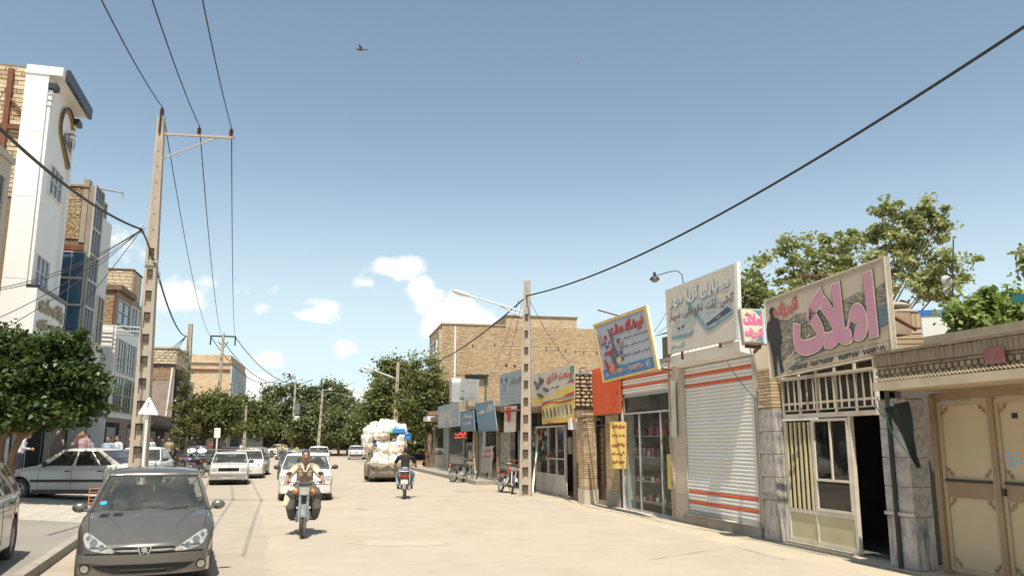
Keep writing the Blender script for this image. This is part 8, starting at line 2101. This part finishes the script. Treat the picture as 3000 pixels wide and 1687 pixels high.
 q = MB();q.tube([(-.11,-.45,.84),(-.12,-.86,.88),(.12,-.86,.88),(.11,-.45,.84)],.01,6);q.build('grab_rail',chrome,m)
 q = MB();q.tube([(-.24,.02,.29),(.24,.02,.29)],.018,6);q.build('foot_peg',black,m)
 if stand:MB().tube([(-.08,-.05,.28),(-.24,-.15,.0)],.012,6).build('side_stand',steel_dark,m)
 q = MB();q.tube([(.2,.30,1.0),(.14,.52,.72),(-.02,.56,.62),(-.12,.52,.78),(-.05,.44,.98)],.007,5);q.build('cable',black,m)
 return m
# ================================================================== PEOPLE (facing +Y, x to their right)
skin = mat('skin',(.36,.19,.115),.55,var=.06);skin_l = mat('light_skin',(.44,.26,.17),.55,var=.05)
hair_m = mat('black_hair',(.018,.014,.012),.5,var=.2);shoe_m = mat('dark_shoe',(.03,.025,.02),.5)
cl = lambda n,c:mat('cloth_'+n,c,.9,var=.10,scale=6,bump=.35,bscale=9)
def rem(o,vox,it=3):
 r = o.modifiers.new('remesh','REMESH');r.mode = 'VOXEL';r.voxel_size = vox;r.use_smooth_shade = True
 s_ = o.modifiers.new('smooth','SMOOTH');s_.iterations = it;s_.factor = .5;return o
def V3(*a):return Vector(a)
STAND = dict(pel=(0,0,.93),che=(0,.0,1.30),nec=(0,-.01,1.47),hea=(0,.02,1.61),shl=(-.19,-.01,1.41),shr=(.19,-.01,1.41),ell=(-.25,-.02,1.13),elr=(.25,-.02,1.13),wrl=(-.27,.06,.88),wrr=(.27,.06,.88),
 hil=(-.09,0,.90),hir=(.09,0,.90),knl=(-.10,.03,.50),knr=(.10,.03,.50),anl=(-.11,-.02,.08),anr=(.11,-.02,.08))
def hand(mb,w,e,curl=.5,sgn=1):
 d = (w - e).normalized();side = d.cross(Vector((0,1,.3))).normalized();pal = d.cross(side).normalized()
 c = w + d*.05;mb.tube([w,w + d*.03,w + d*.085],[.026,.036,.034],8)
 for i,L_ in enumerate((.070,.080,.074,.056)):
  o = w + d*.085 + side*(.030 - i*.020);k1 = o + d*L_*.45 + pal*L_*.25*curl;k2 = k1 + d*L_*(.35 - .35*curl) + pal*L_*.5*curl;mb.tube([w + d*.05 + side*(.02 - i*.013),o,k1,k2],[.011,.010,.009,.008],6)
 mb.tube([w + d*.02 + side*.03*sgn,w + d*.055 + side*.055*sgn + pal*.02,w + d*.085 + side*.05*sgn + pal*.045],[.013,.011,.009],6)
def person(lab,loc,rz,shirt='white',trou='dark',J=None,vox=.022,short=True,wide=1.,kind='man',scale=1.,hair=True,skn=None,group=None,hem=0.,vest=None,shoes=True):
 j = {k:Vector(v) for k,v in {**STAND,**(J or {})}.items()};skn = skn or skin
 b = MB();he,ne,ch,pe = j['hea'],j['nec'],j['che'],j['pel']
 b.sphere(he + V3(0,.0,.02),(.076,.095,.105),14,10);b.sphere(he + V3(0,.025,-.05),(.056,.065,.065),12,8)
 b.tube([he + V3(0,.085,.02),he + V3(0,.118,-.022),he + V3(0,.095,-.03)],[.009,.017,.012],6)
 for s_ in (-1,1):b.sphere(he + V3(s_*.078,-.005,-.005),(.014,.024,.034),8,6)
 b.tube([he + V3(-.025,.088,-.062),he + V3(.025,.088,-.062)],.009,6);b.tube([he - V3(0,.02,.03),ne,ch + V3(0,0,.06)],[.058,.056,.085],10)
 b.tube([pe,pe.lerp(ch,.5),ch],[.12,.105,.125],12);b.tube([j['shl'],ch + V3(0,0,.06),j['shr']],[.05,.085,.05],10)
 for s_,q in ((-1,'l'),(1,'r')):
  b.tube([j['sh'+q],j['el'+q],j['wr'+q]],[.048,.038,.025],10);b.tube([pe,j['hi'+q],j['kn'+q],j['an'+q]],[.09,.082,.055,.038],10)
  hand(b,j['wr'+q],j['el'+q],.75 if J else .4,s_);b.tube([j['an'+q] - V3(0,.03,.03),j['an'+q] + V3(0,.13,-.045)],[.036,.026],8)
 o = b.build('person',skn,None,loc,rz);o.scale = (scale,)*3;rem(o,vox,2);tag(o,lab,'person',group)
 def part(nm,mb,m,v=vox,it=3):p = mb.build(nm,m,o);rem(p,v,it);return p
 if kind == 'chador':
  rows = [];n = 28
  for i in range(17):
   t = i/16;z = (he.z + .12)*(1-t) + .03*t;r = .10 + .13*min(1,t*3.2) + .16*t;fr = .5 + .5*min(1,t*3)
   rows.append([(r*cos(a)*(1+.05*sin(7*a+t*3)*t),(r*.80*sin(a)*(1+.07*sin(9*a+t*2)*t)) - .02 + he.y*(1-t),z - (.05*(sin(a) > .6) if i == 0 else 0)) for a in [2*pi*k/n for k in range(n)]])
  rows.insert(0,[(0,he.y,he.z + .135)]*n);g = MB();g.grid(rows,closed=True);g.build('chador',mat('cloth_black',(.012,.012,.014),.85,var=.2),o)
  return o
 st = MB();k = 1.14
 st.tube([pe + V3(0,0,.0 - hem),pe.lerp(ch,.5),ch + V3(0,0,.04)],[.145*wide,.138,.150],14);st.tube([j['shl'],ch + V3(0,-.01,.08),j['shr']],[.068,.115,.068],12)
 for q in 'lr':
  e_ = j['sh'+q].lerp(j['el'+q],.92) if short else j['wr'+q].lerp(j['el'+q],.08);mid = [j['el'+q]] if not short else []
  st.tube([j['sh'+q],*mid,e_],[.070,*([.056] if mid else []),.062 if short else .040],10)
 part('shirt',st,cl(*shirt) if isinstance(shirt,tuple) else shirt)
 if vest:
  vt = MB();vt.tube([pe + V3(0,.0,.0),pe.lerp(ch,.5),ch + V3(0,.0,.06)],[.170,.166,.172],14);vt.tube([ch + V3(-.105,-.0,.085),ch + V3(.105,-.0,.085)],.126,12);part('vest',vt,vest)
  q = MB()
  for w_ in 'lr':q.tube([j['sh'+w_].lerp(ch,.12),j['sh'+w_].lerp(j['el'+w_],.96)],[.080,.070],12)
  part('sleeve',q,cream_s);q = MB(); 
  for s_ in (-1,1):q.tube([ch + V3(s_*.012,.178,.0),ch + V3(s_*.05,.150,.09),ne + V3(s_*.07,.04,.0)],[.014,.024,.022],6)
  part('collar',q,cl('cream',(.62,.55,.38)),.012)
  q = MB()
  for s_ in (-1,1):q.cbox(ch + V3(s_*.085,.158,-.04),(.085,.02,.08));q.cbox(ch + V3(s_*.085,.162,.01),(.09,.02,.022))
  q.build('pocket',vest,o,bevel=.006)
 tr_ = MB();tr_.tube([pe + V3(0,0,.10),pe],[.130,.145],14)
 for q in 'lr':tr_.tube([pe + (j['hi'+q]-pe)*.9,j['kn'+q],j['an'+q] + V3(0,0,.05)],[.105*wide,.078*wide,.062*wide],12)
 part('trousers',tr_,cl(*trou) if isinstance(trou,tuple) else trou)
 if shoes:
  for q in 'lr':s_ = MB();s_.tube([j['an'+q] + V3(0,-.05,-.035),j['an'+q] + V3(0,.06,-.035),j['an'+q] + V3(0,.16,-.05)],[.045,.045,.032],8);s_.build('shoe',shoe_m,o)
 if hair:
  h = MB();h.sphere(he + V3(0,-.018,.045),(.086,.098,.092),14,10);h.sphere(he + V3(0,-.045,-.005),(.078,.068,.08),12,8);part('hair',h,hair_m,max(.012,vox*.7),1)
 if vox < .015:
  f = MB()
  for s_ in (-1,1):f.tube([he + V3(s_*.045,.088,.034),he + V3(s_*.017,.096,.036)],.006,5)
  f.tube([he + V3(-.032,.100,-.044),he + V3(0,.112,-.041),he + V3(.032,.100,-.044)],.008,6);f.build('brows_and_moustache',hair_m,o)
  for s_ in (-1,1):e = MB().sphere(he + V3(s_*.031,.083,.012),(.014,.012,.009),10,6).build('eye',mat('eye',(.25,.2,.17),.3),o)
 return o
RIDE = dict(pel=(0,-.30,.90),che=(0,-.17,1.20),nec=(0,-.12,1.36),hea=(0,-.07,1.50),shl=(-.20,-.16,1.31),shr=(.20,-.16,1.31),ell=(-.33,.0,1.12),elr=(.33,.0,1.12),wrl=(-.335,.15,1.05),wrr=(.335,.15,1.05),
 hil=(-.10,-.28,.87),hir=(.10,-.28,.87),knl=(-.25,.12,.74),knr=(.25,.12,.74),anl=(-.22,-.0,.36),anr=(.22,-.0,.36))
maroon = paint('maroon_paint',(.22,.03,.03),.08);bl_p = paint('dark_bike_paint',(.03,.03,.035),.1);blue_p = paint('blue_bike_paint',(.16,.30,.38),.08);red_bk = paint('red_bike_paint',(.36,.04,.03),.08);purp = paint('purple_bike_paint',(.12,.05,.22),.08)
g1 = ground(889,1575);d_ = Vector((sin(rad(-16)),cos(rad(-16)),0));p1 = g1 + d_*.64;hd = pi - rad(-16) + 0
def fac(az):return -rad(az) + pi      # +Y towards the camera along azimuth az
def awy(az):return -rad(az)
motorcycle('dark motorcycle ridden towards the camera with orange indicators and square headlamp',p1,fac(-14),bl_p,steer=rad(-6))
tan = cl('tan',(.33,.245,.17));cream_s = cl('cream',(.62,.55,.38))
r1 = person('man in tan waistcoat, cream shirt and loose dark trousers riding the near motorcycle',p1,fac(-14),tan,('charcoal',(.10,.092,.080)),RIDE,.011,True,1.45,vest=tan)
q = MB();q.tube([(.20,-.05,.86),(.30,.10,.72),(.36,.15,.55)],[.10,.09,.05],8);rem(q.build('loose_shirt_tail',cream_s,r1),.014)
q = MB()
for s_ in (-1,1):q.tube([(s_*.14,-.2,.80),(s_*.22,.10,.74),(s_*.25,.12,.52),(s_*.22,.05,.32)],[.11,.10,.095,.07],12)
rem(q.build('draped_leg',MATS['cloth_charcoal'],r1),.013)
p2 = ground(1187,1461) + Vector((sin(rad(-9)),cos(rad(-9)),0))*.64
motorcycle('dark red motorcycle seen from behind carrying the rider in black',p2,awy(-6),maroon)
person('man in black T-shirt and pale jeans riding away on a motorcycle behind the overloaded car',p2,awy(-6),('blackshirt',(.018,.015,.013)),('jeans',(.28,.36,.42)),{**RIDE,'hea':(.02,-.09,1.52)},.011,True,1.05)
g = ground(1374,1414);motorcycle('black motorcycle with chrome wheel parked before the red lit corner shop',g + V3(-.35,.35,0),rad(-65-70),bl_p,lean=-8,steer=.3,stand=True)
g = ground(1490,1446);motorcycle('red motorcycle with chrome front wheel parked left of the shop lamp pole',g + V3(-.1,.55,0),rad(-160),red_bk,lean=-10,steer=rad(-20),stand=True)
def LP(px,d):p = at(px,1294,d);return Vector((p.x,d,zl(p.x,d)))
for px,d,rz,pm,lab in ((565,43,75,purp,'purple motorcycle lying against others parked behind the creeper pole'),(590,44.5,95,blue_p,'pale blue tanked motorcycle in the parked row on the left pavement'),(548,46,60,red_bk,'red motorcycle at the back of the row on the left pavement'),(612,43.5,110,bl_p,'black motorcycle at the right end of the row on the left pavement')):
 motorcycle(lab,LP(px,d),rad(rz),pm,lean=-9,stand=True)
g = ground(822,1346);motorcycle('small dark motorcycle crossing near the white executive saloon',g,fac(15),bl_p);person('rider in dark clothes and yellow vest on the far crossing motorcycle',g,fac(15),('yellowvest',(.60,.50,.06)),('darkgreen',(.05,.05,.03)),RIDE,.03)
# walkers on the left pavement
def walker(lab,px,pyh,d,rz,shirt,trou,kind='man',scale=None,J=None,short=True,lift=None,**k):
 p = at(px,pyh,d);zg = zl(p.x,d) if lift is None else lift;ht = p.z - zg;s_ = scale or max(.78,min(1.06,ht/1.74));zz_ = p.z - 1.74*s_
 if not (abs(zz_ - zg) < .35):zz_ = zg
 return person(lab,Vector((p.x,d,zz_)),rad(rz),shirt,trou,J,.024,short,1.1,kind,s_,**k)
BEND = dict(che=(0,.10,1.27),nec=(0,.17,1.42),hea=(0,.24,1.52),shl=(-.19,.12,1.37),shr=(.19,.12,1.37),ell=(-.26,.10,1.10),elr=(.24,.12,1.08),wrl=(-.16,.36,1.08),wrr=(.16,.36,1.05))
wshirt = ('whiteshirt',(.55,.56,.62));navyt = ('navytrousers',(.02,.025,.045))
walker('man in white long sleeved shirt and navy trousers bending over beside the tree trunk',62,1256,29,-60,wshirt,navyt,J=BEND,short=False,lift=.5)
walker('boy in tan top crouching behind the bonnet of the silver sedan',128,1308,29,-70,('tantop',(.42,.30,.17)),navyt,scale=.8,J=dict(pel=(0,-.1,.42),che=(0,.05,.74),nec=(0,.12,.88),hea=(0,.2,1.0),shl=(-.18,.08,.86),shr=(.18,.08,.86),ell=(-.24,.2,.62),elr=(.24,.2,.62),wrl=(-.12,.38,.55),wrr=(.12,.38,.55),hil=(-.1,-.1,.4),hir=(.1,-.1,.4),knl=(-.16,.28,.48),knr=(.16,.28,.48),anl=(-.13,.1,.08),anr=(.13,.1,.08)))
walker('woman in a full black chador walking behind the silver sedan',176,1260,31,150,wshirt,navyt,'chador',hair=False)
walker('man in pink shirt holding a phone to his ear behind the silver sedan',247,1259,30,170,('pink',(.40,.25,.27)),navyt,J=dict(elr=(.40,.05,1.22),wrr=(.14,.10,1.52)))
walker('child partly hidden behind the shoulder of the man in pink',258,1272,31.5,170,('greyshirt',(.25,.27,.3)),navyt)
walker('boy in grey blue top before the beige shop poster',320,1276,33,175,('bluegrey',(.30,.36,.42)),navyt)
walker('man in white and grey shirt walking left of the tall pole',347,1274,34,150,wshirt,navyt)
walker('dark dressed man just left of the tall pole',383,1277,36,190,('darkshirt',(.05,.04,.045)),navyt)
for k,(px,pyh,d,kind,sh,lab) in enumerate(((446,1283,58,'man',wshirt,'young man in white shirt at the left of the crowd by the dark shops'),(466,1277,60,'chador',wshirt,'tall woman in black chador in the crowd behind the parked white saloon'),(480,1283,52,'man',('darkshirt',(.05,.04,.045)),'man in black clothes standing next to the man in beige'),(497,1281,50,'man',('beigeshirt',(.36,.29,.21)),'man in beige shirt with folded hands standing before the dark shops'),
 (545,1275,57,'man',('darkshirt',(.05,.04,.045)),'man in dark grey shirt behind the parked motorcycles'),(564,1279,60,'chador',wshirt,'slim woman in black chador behind the black car'),(581,1277,61,'chador',wshirt,'broad woman in black chador behind the silver sunshades'),(615,1290,60,'man',('redshirt',(.4,.05,.05)),'small figure in red under the left street tree'),(636,1284,60,'chador',wshirt,'woman in black chador left of the arcade'),(707,1298,90,'man',wshirt,'man in white shirt in front of the arcade'))):
 walker(lab,px,pyh,d,[170,190,160,180,170][k % 5],sh,navyt,kind,hair=kind == 'man')
# driver of the silver sedan
pd = sv.root.matrix_basis @ Vector((.02,.36,0))
M_ = Matrix.Translation(sv.root.location) @ Matrix.Rotation(sv.root.rotation_euler.z,4,'Z');pd = M_ @ Vector((-.02,.36,-.10))
person('driver in dark red top at the wheel of the silver sedan',pd,sv.root.rotation_euler.z - pi/2,('darkred',(.16,.05,.05)),navyt,dict(pel=(0,0,.50),che=(0,-.05,.86),nec=(0,-.04,1.06),hea=(0,.0,1.22),shl=(-.19,-.05,.99),shr=(.19,-.05,.99),ell=(-.24,.12,.80),elr=(.24,.12,.80),wrl=(-.12,.36,.92),wrr=(.12,.36,.92),hil=(-.1,.05,.48),hir=(.1,.05,.48),knl=(-.14,.42,.55),knr=(.14,.42,.55),anl=(-.13,.6,.30),anr=(.13,.6,.30)),.024,shoes=False)
# yellow goods and black sacks at the far stall
st_ = thing('market_cart','three wheeled cart piled with yellow goods and black sacks at the far junction','cart',ground(874,1337),0)
st_.scale = (.42,.42,.42)
MB().box(-2.2,2.4,-.4,1.2,.5,.75).build('bed',steel_dark,st_);yl = mat('stall_yellow',(.70,.52,.03),.6,var=.35,scale=6)
for i in range(22):MB().cbox((random.uniform(-1.9,-.1),random.uniform(-.4,.6),random.uniform(.9,2.6)),(.5,.4,.42)).build('yellow_pack',yl,st_)
mb = MB(); 
for i in range(6):mb.sphere((random.uniform(.3,1.9),.2,random.uniform(1.1,2.2)),(.5,.4,.42))
mb.build('black_sack',mat('black_sack',(.015,.015,.018),.5,var=.2),st_,kind='stuff')
for x in (-1.5,1.7):wheel(st_,x,-.3,.3)
hc = thing('handcart','rusty wheelbarrow parked under the trees left of the corner shop','cart',ground(1225,1366),rad(20));MB().hexa([(-.5,-.3,.45),(.5,-.3,.45),(.5,.3,.45),(-.5,.3,.45)],[(-.8,-.45,.95),(.7,-.45,.95),(.7,.45,.95),(-.8,.45,.95)]).build('tray',steel_dark,hc)
q = MB();q.tube([(-.6,-.3,.0),(-.3,-.3,.5),(1.1,-.35,.8)],.02,5);q.tube([(-.6,.3,.0),(-.3,.3,.5),(1.1,.35,.8)],.02,5);q.build('handle',rust,hc);wheel(hc,.5,0,.2,.08)
